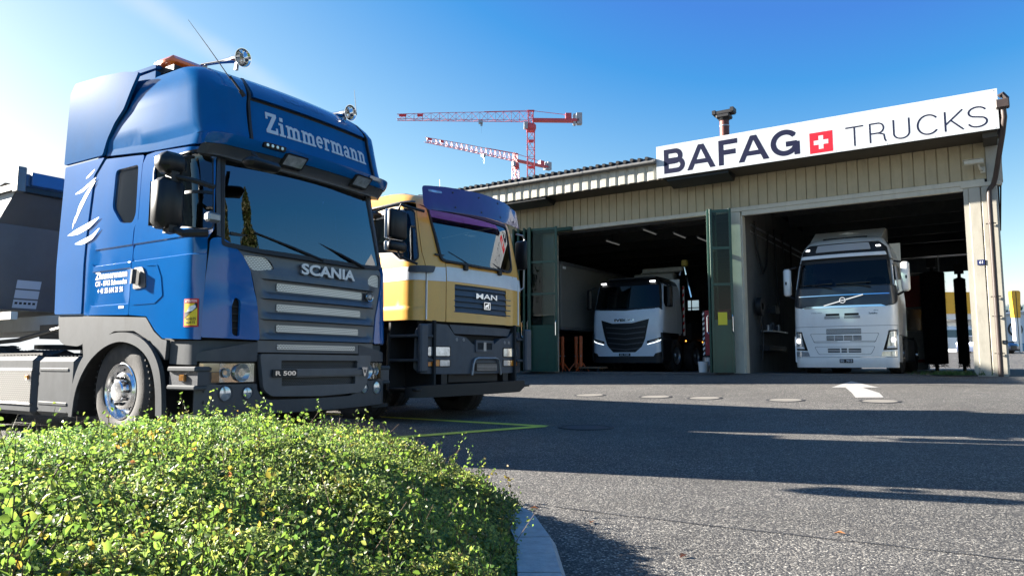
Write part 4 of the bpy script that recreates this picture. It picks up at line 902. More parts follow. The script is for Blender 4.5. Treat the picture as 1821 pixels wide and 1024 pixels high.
# side: sleeper panel, door, corner
def bandoff(z1, z0, d):
    def g(s, z): return np.where((z < z1) & (z > z0) & (s < -.01) & (s > -2.06), -d, 0.)
    return g
def side_off(s, z):
    o = np.zeros_like(s)
    o = np.where((z < 2.035) & (z > 1.855) & (s > -2.07) & (s < .01), -.012, o)
    o = np.where((z < 1.79) & (z > 1.42) & (s > -2.07) & (s < -1.34), -.010, o)
    return o
Lb = lambda a, b, z: [(a, z), (b, z)]
doorwin = rnd([(-.93, 2.20), (.02, 2.10), (.085, 2.12), (.115, 2.84), (-.02, 2.90), (-.88, 2.87), (-.95, 2.80)], .05)
for mi_ in (False, True):
    panel('side_panel', SA, rnd([(-2.22,1.33),(-1.32,1.30),(-1.32,2.20),(-1.245,2.28),(-1.24,2.99),(-2.02,3.06),(-2.20,2.9),(-2.24,2.15)], .03), BLUE, ST, holes=[rnd([(-1.80,2.90),(-1.33,2.90),(-1.30,2.36),(-1.36,2.27),(-1.60,2.29),(-1.80,2.48)], .06)],
          lines=[Lb(-2.06,-1.33,2.04), Lb(-2.06,-1.33,2.03), Lb(-2.06,-1.33,1.86), Lb(-2.06,-1.33,1.85), [(-2.06,1.795),(-1.34,1.795)], [(-2.05,1.785),(-1.35,1.785)], [(-2.05,1.425),(-1.35,1.425)], [(-2.06,1.415),(-1.34,1.415)]], offf=side_off, inner=IN, mirror=mi_)
    dl = [(-1.312,1.30),(-.97,1.275),(-.80,1.13),(-.66,1.05),(-.04,1.03),(-.01,1.5),(.02,2.0),(.10,2.10),(.165,2.90),(-.05,2.935),(-1.0,2.99),(-1.18,2.98),(-1.23,2.9),(-1.236,2.30),(-1.30,2.21)]
    dr = panel('door', SA, dl, BLUE, ST, holes=[doorwin], lines=[Lb(-1.3,.01,2.04), Lb(-1.3,.01,2.03), Lb(-1.3,.0,1.86), Lb(-1.3,.0,1.85)], offf=side_off, inner=IN, mirror=mi_)
    panel('door_window', SA, doorwin, GLASS_S, dr, off=-.018, rim=False, mirror=mi_)
    panel('window_seal', SA, rnd([(-.945,2.185),(.035,2.085),(.10,2.11),(.13,2.855),(-.02,2.915),(-.88,2.885),(-.965,2.81)], .05), BLACK, dr, holes=[doorwin], off=.002, thick=.03, mirror=mi_)
    panel('quarter_bar', SA, [(-.93, 2.49), (.10, 2.46), (.10, 2.49), (-.93, 2.52)], BLACK, dr, off=-.012, thick=.02, mirror=mi_)
    # handle
    h = panel('handle_bowl', SA, rnd([(-1.24,1.56),(-.99,1.57),(-1.01,1.70),(-1.07,1.785),(-1.24,1.785)], .03), DGREY, dr, off=.012, thick=.02, mirror=mi_)
    panel('recess', SA, rnd([(-1.2,1.60),(-1.08,1.60),(-1.09,1.70),(-1.16,1.755),(-1.2,1.74)], .03), VOID, h, off=.014, rim=False, mirror=mi_)
    pr = SA.P(np.array([(WS+1.17) if mi_ else -1.175]), np.array([1.67]))[0]; y_ = pr[1] + (.05 if mi_ else -.05)
    MB().bar((pr[0], y_, 1.61), (pr[0] + .015, y_, 1.76), .045, .03).build('pull', DGREY, h)
    panel('sleeper_window', SA, rnd([(-1.81,2.91),(-1.32,2.91),(-1.29,2.35),(-1.35,2.26),(-1.60,2.28),(-1.81,2.47)], .06), GLASS_D, ST, off=-.022, rim=False, mirror=mi_)
    # moulded contour on the door (lower arc)
    panel('door_swage', SA, rnd([(-1.24,1.40),(-.82,1.40),(-.68,1.47),(-.72,1.66),(-.80,1.79),(-1.0,1.80),(-1.0,1.79),(-.82,1.78),(-.735,1.65),(-.70,1.48),(-.83,1.415),(-1.24,1.415)], .01), BLUE, dr, off=.006, thick=.01, mirror=mi_)
    # corner wind deflector
    if mi_:
        panel('corner_panel', SA, rnd([(-.028,1.05),(.34,1.035),(.30,1.35),(.22,1.6),(.15,1.80),(.11,1.93),(.05,2.0),(.0,1.6)], [.02,.03,0,0,.05,.05,.04,0]), BLUE, ST, holes=[rnd([(.06,1.10),(.12,1.08),(.13,1.42),(.08,1.45)], .02)], off=.012, inner=IN, mirror=True); panel('vent_void', SA, rect(.03, .15, 1.05, 1.47), VOID, ST, off=-.02, rim=False, mirror=True)
    else:
        cp = panel('corner_panel', SA, rnd([(-.028,1.05),(.60,1.035),(.56,1.45),(.50,1.72),(.42,1.86),(.30,1.98),(.16,2.03),(.05,2.0),(.0,1.6)], [.02,.03,0,0,.05,.05,.05,.04,0]), BLUE, ST, holes=[rnd([(.30,1.08),(.375,1.06),(.385,1.42),(.33,1.45),(.29,1.36)], .03)],
              offf=lambda s, z: .012 + np.where(z < 1.5, .018 * np.clip((1.5 - z) / .1, 0, 1), 0.), inner=IN, mirror=mi_)
        panel('vent_void', SA, rect(.27, .41, 1.04, 1.47), VOID, cp, off=-.03, rim=False, mirror=mi_)
        for zz in (1.14, 1.21, 1.28, 1.35): panel('vent_fin', SA, rect(.29, .385, zz, zz + .012), BLACKG, cp, off=.0, thick=.03, mirror=mi_)
    # pillar beside the windscreen
    panel('pillar', SA, [(.13,2.04),(.22,2.02),(.28,2.85),(.18,2.90),(.14,2.5)], DGREY, ST, off=.008, thick=.05, mirror=mi_)
    # upper cab side / high roof
    g_ = -.19 if mi_ else 0.
    panel('roof_side', SA, [(-2.05,3.10),(-1.20,3.02),(-.05,2.965),(.20,2.93),(.42+g_,3.0),(.44+g_,3.1),(.44+g_,3.4),(.46+g_,3.6),(.50+g_,3.75),(.58+g_,3.88),(.7+g_,3.99),(-.4,4.0),(-1.25,3.99),(-1.44,3.88),(-1.54,3.74),(-1.66,3.56),(-1.84,3.42),(-1.99,3.26)], BLUE2, ST, inner=IN, mirror=mi_,
          lines=[[(-1.9,3.16),(-1.0,3.10),(.20,3.08)], [(-1.9,3.15),(-1.0,3.085),(.20,3.065)]], offf=lambda s, z: np.where((z < 3.075 + np.clip(-.06*s, -.05, .1)) & (s < .21), -.010, 0.))
    # rear side fairing, two pieces
    panel('side_fairing', SA, rnd([(-2.84,1.36),(-2.255,1.345),(-2.27,2.15),(-2.235,2.9),(-2.05,3.08),(-2.20,3.085),(-2.90,3.09),(-2.88,2.2)], .02), BLUE, ST, off=.01, thick=.035, mirror=mi_)
    panel('side_fairing', SF, rnd([(-2.92,3.12),(-2.08,3.11),(-2.0,3.28),(-1.87,3.44),(-1.70,3.57),(-1.58,3.75),(-1.44,3.93),(-1.75,4.0),(-2.2,4.05),(-2.78,4.08),(-2.88,3.97)], .03), BLUE2, ST, off=.012, thick=.035, mirror=mi_)
    # white flourish on the side
    for fl in ([(-2.70,2.25),(-2.50,2.31),(-2.25,2.36),(-2.01,2.41),(-2.20,2.30),(-2.45,2.245)], [(-2.52,2.14),(-2.35,2.175),(-2.16,2.21),(-1.98,2.29),(-2.12,2.165),(-2.32,2.12)],
               [(-2.56,2.36),(-2.50,2.58),(-2.36,2.73),(-2.17,2.85),(-2.33,2.68),(-2.47,2.50)], [(-2.63,2.73),(-2.45,2.775),(-2.28,2.84),(-2.16,2.88),(-2.30,2.79),(-2.47,2.73)], [(-2.42,2.88),(-2.32,2.935),(-2.20,2.985),(-2.30,2.91)], [(-2.60,2.30),(-2.58,2.42),(-2.53,2.50),(-2.555,2.40)]):
        panel('white_flourish', SA, rnd(fl, .05), WHITE, ST, off=.0125, rim=False, mirror=mi_, step=.05)
text('company_text', SA, 'Zimmermann', -2.03, -1.40, 1.705, 1.785, WHITE, ST, .03, off=-.0065)
text('company_text', SA, 'CH - 8762 Schwanden', -2.02, -1.40, 1.63, 1.69, WHITE, ST, .03, off=-.0065)
text('company_text', SA, '+ 41 55 644 21 56', -1.97, -1.47, 1.55, 1.61, WHITE, ST, .03, off=-.0065)
panel('reflector_plate', SA, rect(-1.52, -1.42, 1.375, 1.40), WHITE, ST, off=.003, thick=.004)
# blind-spot sticker
ra = panel('warning_sticker', SA, rect(-.29, -.07, 1.15, 1.42, .012), REDP, ST, off=.004, rim=False)
SYEL = M('sticker_yellow', (.85, .62, .02), .4)
panel('field', SA, rect(-.275, -.085, 1.165, 1.375), SYEL, ra, off=.006, rim=False); text('word', SA, 'ATTENTION', -.265, -.095, 1.385, 1.408, WHITE, ra, .02, off=.007)
panel('dark_beam', SA, [(-.275,1.29),(-.2,1.30),(-.11,1.375),(-.085,1.375),(-.085,1.33),(-.2,1.27),(-.275,1.23)], BLACK, ra, off=.0075, rim=False); panel('truck_mark', SA, [(-.24,1.29),(-.15,1.30),(-.10,1.335),(-.11,1.36),(-.19,1.345)], WHITE, ra, off=.009, rim=False)
text('word', SA, 'ANGLES', -.26, -.10, 1.215, 1.24, BLACK, ra, .02, off=.008); text('word', SA, 'MORTS', -.25, -.11, 1.18, 1.205, BLACK, ra, .02, off=.008)
# roof top and rear wall
ang = list(np.linspace(-1.25, WS + 1.25, 60)); pts = [tuple(SA.P(s, 4.0)[:]) for s in ang]
v = [(p[0], p[1], 3.995) for p in pts]; c_ = len(v); v.append((-1.2, WS/2, 4.03)); link('roof_top', newmesh('roof_top', v, [(i, i+1, c_) for i in range(len(pts)-1)] + [(len(pts)-1, 0, c_)], BLUE2, smooth=True), ST)
m = MB(); m.prism([(-2.75, 4.06), (-1.3, 4.02), (-1.3, 3.98), (-2.75, 4.02)], .14, WS-.14, 'xz'); m.build('roof_deflector', BLUE2, ST)
MB().box(-2.22, -2.18, .06, WS-.06, 1.3, 3.3).build('rear_wall', BLUE, ST); MB().box(-2.18, -1.3, .14, WS-.14, 3.3, 3.95).build('rear_roof_box', BLUE2, ST)
# front: roof sign panel, brow, visor
xf_roof = rnd([(.45,3.07),(WS-.26,3.07),(WS-.265,3.4),(WS-.28,3.53),(.47,3.53),(.455,3.4)], .03)
panel('sign_panel', SA, xf_roof, BLUE2, ST, off=-.02, inner=IN)
text('lettering', SA, 'Z', .70, .84, 3.23, 3.43, LETG, ST, .06, off=-.016)
def slab_word():
    """bold slab-serif lettering for the roof sign"""
    t = .17; x = 0; P_ = []
    def add(polys, w):
        nonlocal x; P_.extend([[(a + x, b) for a, b in q] for q in polys]); x += w + .075
    def R4(a, b, c, d): return [(a, c), (b, c), (b, d), (a, d)]
    add([R4(.02, .72, .88, 1.06), R4(0, .76, 0, .18), [(.02, .16), (.26, .16), (.72, .9), (.46, .9)], R4(.02, .15, .72, .95), R4(.63, .76, .12, .34)], .76)     # Z
    add([R4(.10, .10+t+.03, 0, .66), R4(0, .42, 0, .11), R4(0, .2, .56, .68), R4(.10, .31, .78, .98)], .42)                                                     # i
    def arch(n):
        q = []
        for k in range(n + 1): x0 = .08 + k*.34; q += [R4(x0, x0 + t, 0, .58), R4(x0 - .08, x0 + t + .08, 0, .11)]
        for k in range(n): x0 = .08 + k*.34; q += stroke(arc(x0 + t/2 + .17, .44, .17, .16, 180, 0, 10), .15)
        q += [R4(0, .2, .57, .68)]; return q, .08 + n*.34 + t + .08
    m1, wm = arch(2); add(m1, wm); add(m1, wm)
    e_ = stroke(arc(.26, .34, .19, .26, 0, 310, 20), .15) + [R4(.1, .5, .28, .39)]; add(e_, .52)
    r_ = [R4(.08, .08+t, 0, .66), R4(0, .36, 0, .11), R4(0, .2, .57, .68)] + stroke(arc(.36, .42, .16, .18, 165, 60, 8), .15) + [R4(.38, .5, .46, .64)]; add(r_, .50)
    add(m1, wm)
    a_ = stroke(arc(.23, .2, .15, .14, 0, 360, 16), .13) + [R4(.34, .50, 0, .5), R4(.34, .58, 0, .1)] + stroke(arc(.25, .44, .17, .17, 0, 160, 10), .14); add(a_, .57)
    n1, wn = arch(1); add(n1, wn); add(n1, wn)
    return P_
bpy.data.objects.remove(bpy.data.objects['lettering'])
glyphs('lettering', SA, slab_word(), LETG, ST, .68, 2.24, 3.215, 3.45, off=-.014)
panel('brow', SA, [(.53,3.565),(WS-.34,3.565),(WS-.35,3.75),(WS-.43,3.88),(WS-.56,3.995),(.75,3.995),(.62,3.88),(.54,3.75)], BLUE2, ST, off=.012, thick=.05, inner=IN)
panel('brow_groove', SA, rect(.46, WS-.27, 3.53, 3.57), BLACK, ST, off=-.03, rim=False)
text('roof_mark', SA, 'SCANIA', .98, 1.60, 3.66, 3.74, BLUE, ST, .01, off=.018)
for mi_, g_ in ((False, 0.), (True, -.19)): panel('roof_trim', SA, [(a_ + g_, b_) for a_, b_ in [(.445,3.0),(.475,3.0),(.485,3.5),(.52,3.74),(.60,3.87),(.73,3.99),(.70,3.99),(.58,3.88),(.50,3.75),(.46,3.5)]], BLACK, ST, off=.014, thick=.05, mirror=mi_)
vs = panel('sun_visor', SA, rnd([(-.04,2.95),(WS+.04,2.95),(WS+.02,3.05),(-.02,3.05)], .04), BLUE, ST, off=.10, thick=.10, step=.07)
panel('visor_lower', SA, rnd([(-.04,2.86),(.4,2.84),(WS/2,2.84),(WS-.4,2.84),(WS+.04,2.86),(WS+.04,2.948),(-.04,2.948)], .02), DGREY, vs, off=.09, thick=.12, step=.07)
for a in (.84, 1.90):
    l_ = panel('spot_lamp', SA, rect(a - .02, a + .27, 2.88, 3.0, .015), BLACK, vs, off=.135, thick=.06); panel('lens', SA, rect(a, a + .25, 2.895, 2.985, .01), LENS, l_, off=.139, rim=False)
mk = panel('marker_lamp', SA, rect(.53, .80, 3.0, 3.05, .01), BLACKG, vs, off=.125, thick=.03)
for i in range(4):
    p = SA.P(.57 + i*.06, 3.025, .128); MB().lathe([(0, .004), (.016, .004), (.018, 0)], tuple(p), 'x', 12).build('diode', LENS, mk)
mk = panel('marker_lamp', SA, rect(2.14, 2.36, 3.0, 3.04, .01), LENS, vs, off=.112, thick=.02)
# windscreen, wipers, inner mirror side
wsn = rnd([(.20,1.985),(.6,1.955),(WS/2,1.95),(WS-.6,1.955),(WS-.20,1.985),(WS-.27,2.87),(.27,2.87)], [.05,0,0,0,.05,.08,.08])
SG = Surf(SA.W, SA.r, .155, [(z_, x_ + .05) for z_, x_ in SA.xf], SA.yi)
panel('windscreen', SG, wsn, GLASS_W, ST, off=-.012, rim=False, step=.06)
panel('windscreen_seal', SG, rnd([(.17,1.94),(.6,1.91),(WS/2,1.90),(WS-.6,1.91),(WS-.17,1.94),(WS-.22,2.9),(.22,2.9)], [.05,0,0,0,.05,.08,.08]), BLACK, ST, holes=[wsn], off=.0, thick=.07)
for (a, b, c) in ((1.38, .55, .62), (2.05, 1.35, 1.42)):
    w_ = MB(); p0 = SA.P(a, 1.925, .05); p1 = SA.P(b, 2.12, .03); w_.tube([p0, (p0+p1)/2 + np.array([.02, 0, .0]), p1], [.018, .012, .008], 6); w_.build('wiper_arm', BLACK, ST)
    w_ = MB(); q0 = SA.P(a - .22, 2.03, .01); q1 = SA.P(b - .26, 2.08, .01); w_.bar(q0, q1, .02, .03); w_.build('wiper_blade', BLACK, ST)
# interior
ci = MB(); ci.box(-.75, -.25, .15, WS-.15, 1.55, 2.02, bev=.06); ci.build('dashboard', M('dash_grey', (.06, .065, .07), .7), ST)
m = MB(); m.tube([(-.72 + .13*sin(a)*.5, .68 + .23*cos(a), 2.12 + .2*sin(a)) for a in np.linspace(0, 2*pi, 25)], .015, 8); m.bar((-.72, .47, 2.12), (-.72, .89, 2.12), .03); m.tube([(-.72, .68, 2.12), (-.5, .68, 1.9)], .03, 8)
bpy_sw = m.build('steering_wheel', BLACK, ST, loc=(0, 1.2, 0))
SEAT = M('seat_fabric', (.08, .085, .10), .9)
for y in (.65, WS-.65):
    m = MB(); m.box(-1.35, -.85, y-.26, y+.26, 1.35, 1.6, bev=.06); m.box(-1.5, -1.32, y-.25, y+.25, 1.5, 2.3, bev=.08); m.box(-1.5, -1.38, y-.14, y+.14, 2.3, 2.5, bev=.05); m.build('seat', SEAT, ST)
MB().box(-2.15, -.34, .1, WS-.1, 1.28, 1.33).build('cab_floor', VOID, ST)
MB().box(-2.17, -2.1, .1, WS-.1, 1.33, 3.2).build('cab_back_lining', M('lining', (.05, .05, .05), .9), ST)
MB().box(-2.1, -.35, .15, WS-.15, 2.93, 2.96).build('cab_ceiling', M('lining2', (.05, .05, .05), .9), ST)
# grille
GZ = [(1.66, 1.54), (1.46, 1.33), (1.25, 1.12), (1.045, .95)]
def grille_off(s, z):
    o = np.zeros_like(s); f = np.clip((s - .62) / .12, 0, 1) * np.clip((2.28 - s) / .12, 0, 1)
    for (a, b) in ((1.655, 1.46), (1.455, 1.25), (1.245, 1.04)):      # each slat: flat behind the mesh, swelling out below it
        h = (z < a) & (z >= b); u = (a - z) / (a - b); o = np.where(h, np.where(u < .62, -.025, -.025 + .055 * np.sin(np.clip((u - .62) / .38, 0, 1) * pi / 2)), o)
    o = np.where(z >= 1.655, .03 * np.clip((1.80 - z) / .12, 0, 1), o)
    return o * f
GRM = [rect(.82, 2.07, 1.545, 1.625, .02), rect(.82, 2.04, 1.335, 1.41, .02), rect(.82, 2.0, 1.125, 1.20, .02)]
gl = []
for a in (1.66, 1.65, 1.53, 1.505, 1.46, 1.45, 1.325, 1.30, 1.25, 1.24, 1.115, 1.09): gl.append([(.62, a), (2.28, a)])
for a in (.62, .74, 2.16, 2.28): gl.append([(a, 1.05), (a, 1.80)])
gp = panel('grille_panel', SA, rnd([(.61,1.045),(2.27,1.045),(2.34,1.35),(2.42,1.6),(2.47,1.78),(2.44,1.90),(2.36,1.955),(WS/2,1.945),(.25,1.965),(.32,1.92),(.44,1.84),(.52,1.70),(.58,1.45)], .02), GRILLE, ST, holes=[rnd([(.42,1.875),(.50,1.75),(.56,1.73),(.78,1.765),(.74,1.84),(.66,1.885)], .03), rnd([(2.15,1.73),(2.40,1.71),(2.41,1.84),(2.37,1.87),(2.24,1.855),(2.17,1.80)], .03)], lines=gl, offf=grille_off, step=.05)
for h_ in GRM: panel('mesh_strip', SA, h_, MESHP, gp, off=-.012, thick=.01)
panel('mesh_corner', SA, [(.40,1.89),(.49,1.73),(.80,1.75),(.67,1.90)], MESHP, gp, off=-.012, rim=False); panel('mesh_corner', SA, [(2.13,1.71),(2.43,1.69),(2.43,1.88),(2.2,1.88)], MESHP, gp, off=-.012, rim=False)
text('brand_letters', SA, 'SCANIA', 1.09, 1.89, 1.745, 1.865, M('letter_silver', (.42, .45, .50), .35, .6), gp, .035, off=.045, thick=.02)
p = SA.P(2.17, 1.585, .012); bd = MB().lathe([(0, .02), (.05, .016), (.058, 0)], tuple(p), 'x', 20).build('round_badge', DGREY, gp, smooth=True); MB().lathe([(.048, .02), (.053, .022), (.056, .016)], tuple(p), 'x', 20).build('badge_ring', CHROME, bd); MB().lathe([(.0, .026), (.03, .024), (.034, .018)], tuple(p), 'x', 5).build('badge_mark', STEEL, bd)
# lower band with fourth mesh strip
lb_ = panel('lower_band', SA, rect(.60, 2.26, .915, 1.035, .01), GRILLE, ST, off=-.005); panel('mesh_strip', SA, rect(.82, 1.93, .945, 1.0, .02), MESHP, lb_, off=.004, thick=.01)
# bumper: centre air intake
ic = panel('bumper_intake', SA, rnd([(.66,.54),(.76,.475),(1.4,.455),(2.02,.475),(2.12,.55),(2.20,.895),(.61,.90)], [.05,.04,0,.04,.05,.03,.03]), GRILLE, ST, holes=[rect(.86, 1.95, .75, .835, .015), rect(.87, 1.92, .575, .66, .015)], offf=lambda s, z: .03 + .0*s, thick=.06)
panel('intake_net', SA, rect(.82, 1.98, .55, .86), MESHX, ic, off=-.01, rim=False)
panel('cross_bar', SA, rect(.76, 2.10, .675, .735, .02), GRILLE, ic, off=.05, thick=.03); panel('plate', SA, rect(.74, 1.04, .665, .745, .02), BLACK, ic, off=.056, thick=.012); text('model_letters', SA, 'R 500', .77, 1.02, .682, .728, CHROME, ic, .03, off=.062, thick=.006)
v8 = panel('badge', SA, rnd([(2.0,.76),(2.10,.76),(2.06,.66),(2.04,.66)], .01), CHROME, ic, off=.062, thick=.02); text('badge_letter', SA, 'V', 2.03, 2.07, .69, .735, BLACK, v8, .03, off=.064)
# bumper outer skin
bo = rnd([(-.09,.33),(.5,.31),(1.3,.30),(2.1,.31),(WS+.09,.33),(WS+.09,.605),(WS-.58,.605),(WS-.60,.55),(WS-.64,.47),(WS-.75,.44),(1.3,.435),(.75,.44),(.65,.47),(.60,.55),(.60,.605),(-.09,.605)], .02)
bp_ = panel('bumper', SA, bo, DGREY, ST, off=.01, thick=.12)
panel('bumper_upper', SA, rnd([(-.09,.825),(.60,.825),(.60,.905),(.60,1.02),(.2,.95),(-.02,.92),(-.09,.88)], .02), DGREY, ST, off=.0, thick=.1); panel('bumper_upper', SA, rnd([(-.09,.825),(.60,.825),(.60,.905),(.60,1.02),(.2,.95),(-.02,.92),(-.09,.88)], .02), DGREY, ST, off=.0, thick=.1, mirror=True)
panel('bumper_backing', SA, rect(-.1, WS+.1, .4, 1.06), VOID, ST, off=-.09, rim=False)
for mi_ in (False, True):
    hl = panel('headlight', SA, rect(-.06, .595, .612, .818, .015), BLACKG, ST, off=-.03, thick=.05, mirror=mi_)
    panel('turn_lamp', SA, rect(-.05, .195, .625, .72, .008), AMBERD, hl, off=-.012, thick=.02, mirror=mi_); panel('position_lamp', SA, rect(-.05, .195, .725, .805, .008), M('cream_lens', (.55, .42, .25), .12, .2, .6, 1.0), hl, off=-.012, thick=.02, mirror=mi_)
    panel('lamp_bowl', SA, rect(.205, .585, .625, .805, .01), CHROME, hl, off=-.025, rim=False, mirror=mi_)
    for q_, rr in ((.275, .045), (.44, .085)):
        s_ = WS - q_ if mi_ else q_; p = SA.P(s_, .715, -.02); MB().lathe([(.0, -.01), (rr*.5, -.005), (rr, .02), (rr*1.03, .022)], tuple(p), 'x', 24).build('reflector', LENS, hl, smooth=True)
    panel('lamp_cover', SA, rect(-.055, .59, .618, .812, .012), glass('lamp_glass' + str(mi_), (.9, .92, .92), .9, .02, 1.4), hl, off=-.002, rim=False, mirror=mi_)
    for q_, rr in ((.27, .07), (.50, .055)):
        s_ = WS - q_ if mi_ else q_; p = SA.P(s_, .52, .01); d_ = SA.P(s_, .52, 1.0) - SA.P(s_, .52, 0.0); a_ = math.atan2(d_[1], d_[0])
        e = empty('fog_lamp', tuple(p), a_, ST); MB().lathe([(rr, 0), (rr*1.05, .012), (rr*1.12, .012), (rr*1.15, 0)], (0, 0, 0), 'x', 24).build('ring', DGREY, e, smooth=True); MB().lathe([(0, .012), (rr*.6, .01), (rr, .0)], (0, 0, 0), 'x', 24).build('lens', LENS, e, smooth=True)
for q_ in (.03, .03):
    pass
for zz in (.545, .44):
    p = SA.P(.02, zz, .011); MB().lathe([(0, .001), (.016, .001)], tuple(p), 'x', 12).build('bolt_hole', BLACK, bp_)
# lower side: wheel arch, step box, grey skirts (near and far)
xo = [(-2.35,.23),(-2.33,.53),(-2.18,.83),(-1.92,1.01),(-1.58,1.125),(-1.2,1.12),(-.88,1.02),(-.66,.82),(-.58,.6),(-.55,.30)]
xi = [(-.66,.30),(-.69,.60),(-.80,.82),(-.99,.95),(-1.24,1.02),(-1.50,1.03),(-1.78,.95),(-2.04,.79),(-2.24,.52),(-2.28,.23)]
xo = chaikin(xo); xi = chaikin(xi)
for mi_ in (False, True):
    y0 = WS if mi_ else 0; k = -1 if mi_ else 1
    panel('wheel_arch', SA, xo + xi, LGREY, ST, off=.035, thick=.05, step=.05, mirror=mi_)
    m = MB(); 
    for (a, b) in zip(xi, xi[1:]): m.add([(a[0], y0 - k*.02, a[1]), (b[0], y0 - k*.02, b[1]), (b[0], y0 + k*.62, b[1]), (a[0], y0 + k*.62, a[1])], [(0, 1, 2, 3)])
    m.build('arch_liner', BLACK, ST)
    panel('grey_skirt', SA, rnd([(-2.23,1.32),(-.98,1.265),(-.82,1.12),(-.67,1.04),(-.58,1.03),(-.60,.83),(-.88,1.03),(-1.2,1.135),(-1.58,1.14),(-1.95,1.02),(-2.17,.86),(-2.2,1.0)], .02), LGREY, ST, off=.0, thick=.04, mirror=mi_)
    panel('grey_skirt', SA, rnd([(-2.79,1.345),(-2.24,1.335),(-2.20,1.02),(-2.33,.99),(-2.62,1.01),(-2.74,1.06)], .04), LGREY, ST, off=-.01, thick=.04, mirror=mi_)
    panel('front_skirt', SA, rnd([(-.575,.80),(-.57,1.02),(.60,1.02),(.3,.96),(-.02,.925),(-.10,.89),(-.10,.79)], .01), LGREY if not mi_ else LGREY, ST, off=-.035, thick=.03, mirror=mi_)
    e = empty('entry_step', (0, 0, 0), 0, ST); Y = lambda d: y0 + k*d
    m = MB(); m.box(-.56, -.10, Y(.30), Y(.26), .3, .95); m.box(-.56, -.10, Y(.02), Y(.3), .28, .32); m.build('step_well', VOID, e)
    m = MB(); m.box(-.555, -.105, Y(-.03), Y(.26), .725, .775, bev=.012); m.build('tread', LGREY, e)
    m = MB(); m.box(-.555, -.105, Y(-.03), Y(.26), .555, .60, bev=.012); m.build('tread', LGREY, e)
    m = MB(); m.box(-.555, -.105, Y(0), Y(.2), .60, .725); m.build('riser', DGREY, e)
    m = MB(); m.box(-.37, -.28, Y(-.025), Y(.01), .635, .70, bev=.008); m.build('side_marker', AMBERD, e)
    for yy in (0,): pass
    wheel(ST, -1.49, y0 + k*.20, .52, .32, -k, 0, 'alu')
    wheel(ST, -5.15, y0 + k*.32, .52, .56, -k, 0, 'alu')
    # tank and battery boxes behind the wheel
    m = MB(); m.box(-3.22, -2.36, Y(.02), Y(.62), .21, .875, bev=.05); m.build('battery_cover', LGREY, ST)
    for zz in (.71, .33): MB().box(-3.15, -2.5, Y(.012), Y(.05), zz, zz + .045, bev=.01).build('cover_rib', LGREY, ST)
    m = MB(); m.box(-4.62, -3.25, Y(.0), Y(.62), .20, .89, bev=.05); m.build('fuel_tank', STEEL if mi_ else LGREY, ST)
    m = MB(); m.box(-4.6, -3.30, Y(-.008), Y(.02), .35, .72); m.build('chequer_plate', CHEQ, ST)
    m = MB(); m.box(-4.6, -3.28, Y(-.015), Y(.02), .325, .35); m.box(-4.6, -3.28, Y(-.012), Y(.02), .72, .75); m.build('tank_trim', ALU, ST)
    m = MB(); m.box(-3.42, -3.35, Y(-.03), Y(0), .62, .67, bev=.008); m.build('side_marker', AMBER, ST)
# chassis
m = MB(); m.box(-6.4, -.4, .85, .93, .62, .9); m.box(-6.4, -.4, WS-.93, WS-.85, .62, .9); m.build('chassis_rail', BLACK, ST)
m = MB(); m.box(-2.3, -.4, .7, WS-.7, .55, 1.25); m.build('engine', VOID, ST)
m = MB(); m.lathe([(0, 0), (.5, 0), (.5, .06), (0, .06)], (-5.0, WS/2, 1.0), 'z', 24); m.build('fifth_wheel', BLACK, ST)
m = MB(); m.tube([(-1.49, .3, .5), (-1.49, WS-.3, .5)], .06, 8); m.tube([(-5.15, .4, .52), (-5.15, WS-.4, .52)], .09, 8); m.build('axle', BLACK, ST)
m = MB(); m.box(-3.3, -2.5, .7, WS-.7, .9, 1.05); m.box(-4.6, -3.3, .1, .6, .9, .93); m.tube([(-2.6, .9, 1.3), (-3.0, 1.0, 1.25), (-3.4, 1.1, 1.4), (-3.9, 1.2, 1.2)], .02, 6); m.tube([(-2.6, 1.1, 1.5), (-3.0, 1.1, 1.2), (-3.5, 1.3, 1.5)], .02, 6); m.build('catwalk', BLACK, ST)
m = MB()
for i in range(14): m.tube([(-3.1 - i*.09, .10, .90), (-3.2 - i*.09, .3, .96), (-3.3 - i*.09, .5, .9)], .012, 5)
m.build('cables', BLACK, ST)
# mirrors
for mi_ in (False, True):
    f_ = (lambda y: WS - y) if mi_ else (lambda y: y)
    X0, ya, yb = (-.62, -.16, -.0) if mi_ else (0, -.42, -.16)
    A0 = -.5 if mi_ else 0; AY = .13 if mi_ else 0
    e = empty('side_mirror', (0, 0, 0), 0, ST)
    m = MB(); m.box(X0-.36, X0-.14, f_(ya), f_(yb), 2.04, 2.52, bev=.055); m.build('large_housing', BLACKG, e, smooth=True, sharp=50); MB().box(X0-.362, X0-.365, f_(ya+.02), f_(yb-.02), 2.07, 2.49).build('glass', CHROME, e)
    m = MB(); m.box(X0-.34, X0-.12, f_(ya), f_(yb), 2.56, 2.76, bev=.06); m.build('small_housing', BLACKG, e, smooth=True, sharp=50)
    m = MB(); m.tube([(A0-.2, f_(AY-.28), 2.54), (A0-.05, f_(AY-.16), 2.50), (A0, f_(.02), 2.47)], .025, 8); m.tube([(A0-.22, f_(AY-.28), 2.06), (A0-.1, f_(AY-.22), 2.0), (A0-.02, f_(-.02), 2.03)], [.03, .035, .045], 8); m.box(A0-.26, A0-.16, f_(AY-.32), f_(AY-.24), 2.0, 2.58); m.build('arm', BLACK, e)
    m = MB(); m.tube([(A0-.25, f_(AY-.22), 2.72), (A0-.34, f_(-.06), 2.80), (A0-.4, f_(.05), 2.83)], .018, 6); m.build('upper_arm', BLACK, e)
    m = MB(); m.box(A0-.04, A0+.05, f_(-.06), f_(.08), 2.13, 2.22, bev=.02); m.build('bracket', STEEL, e)
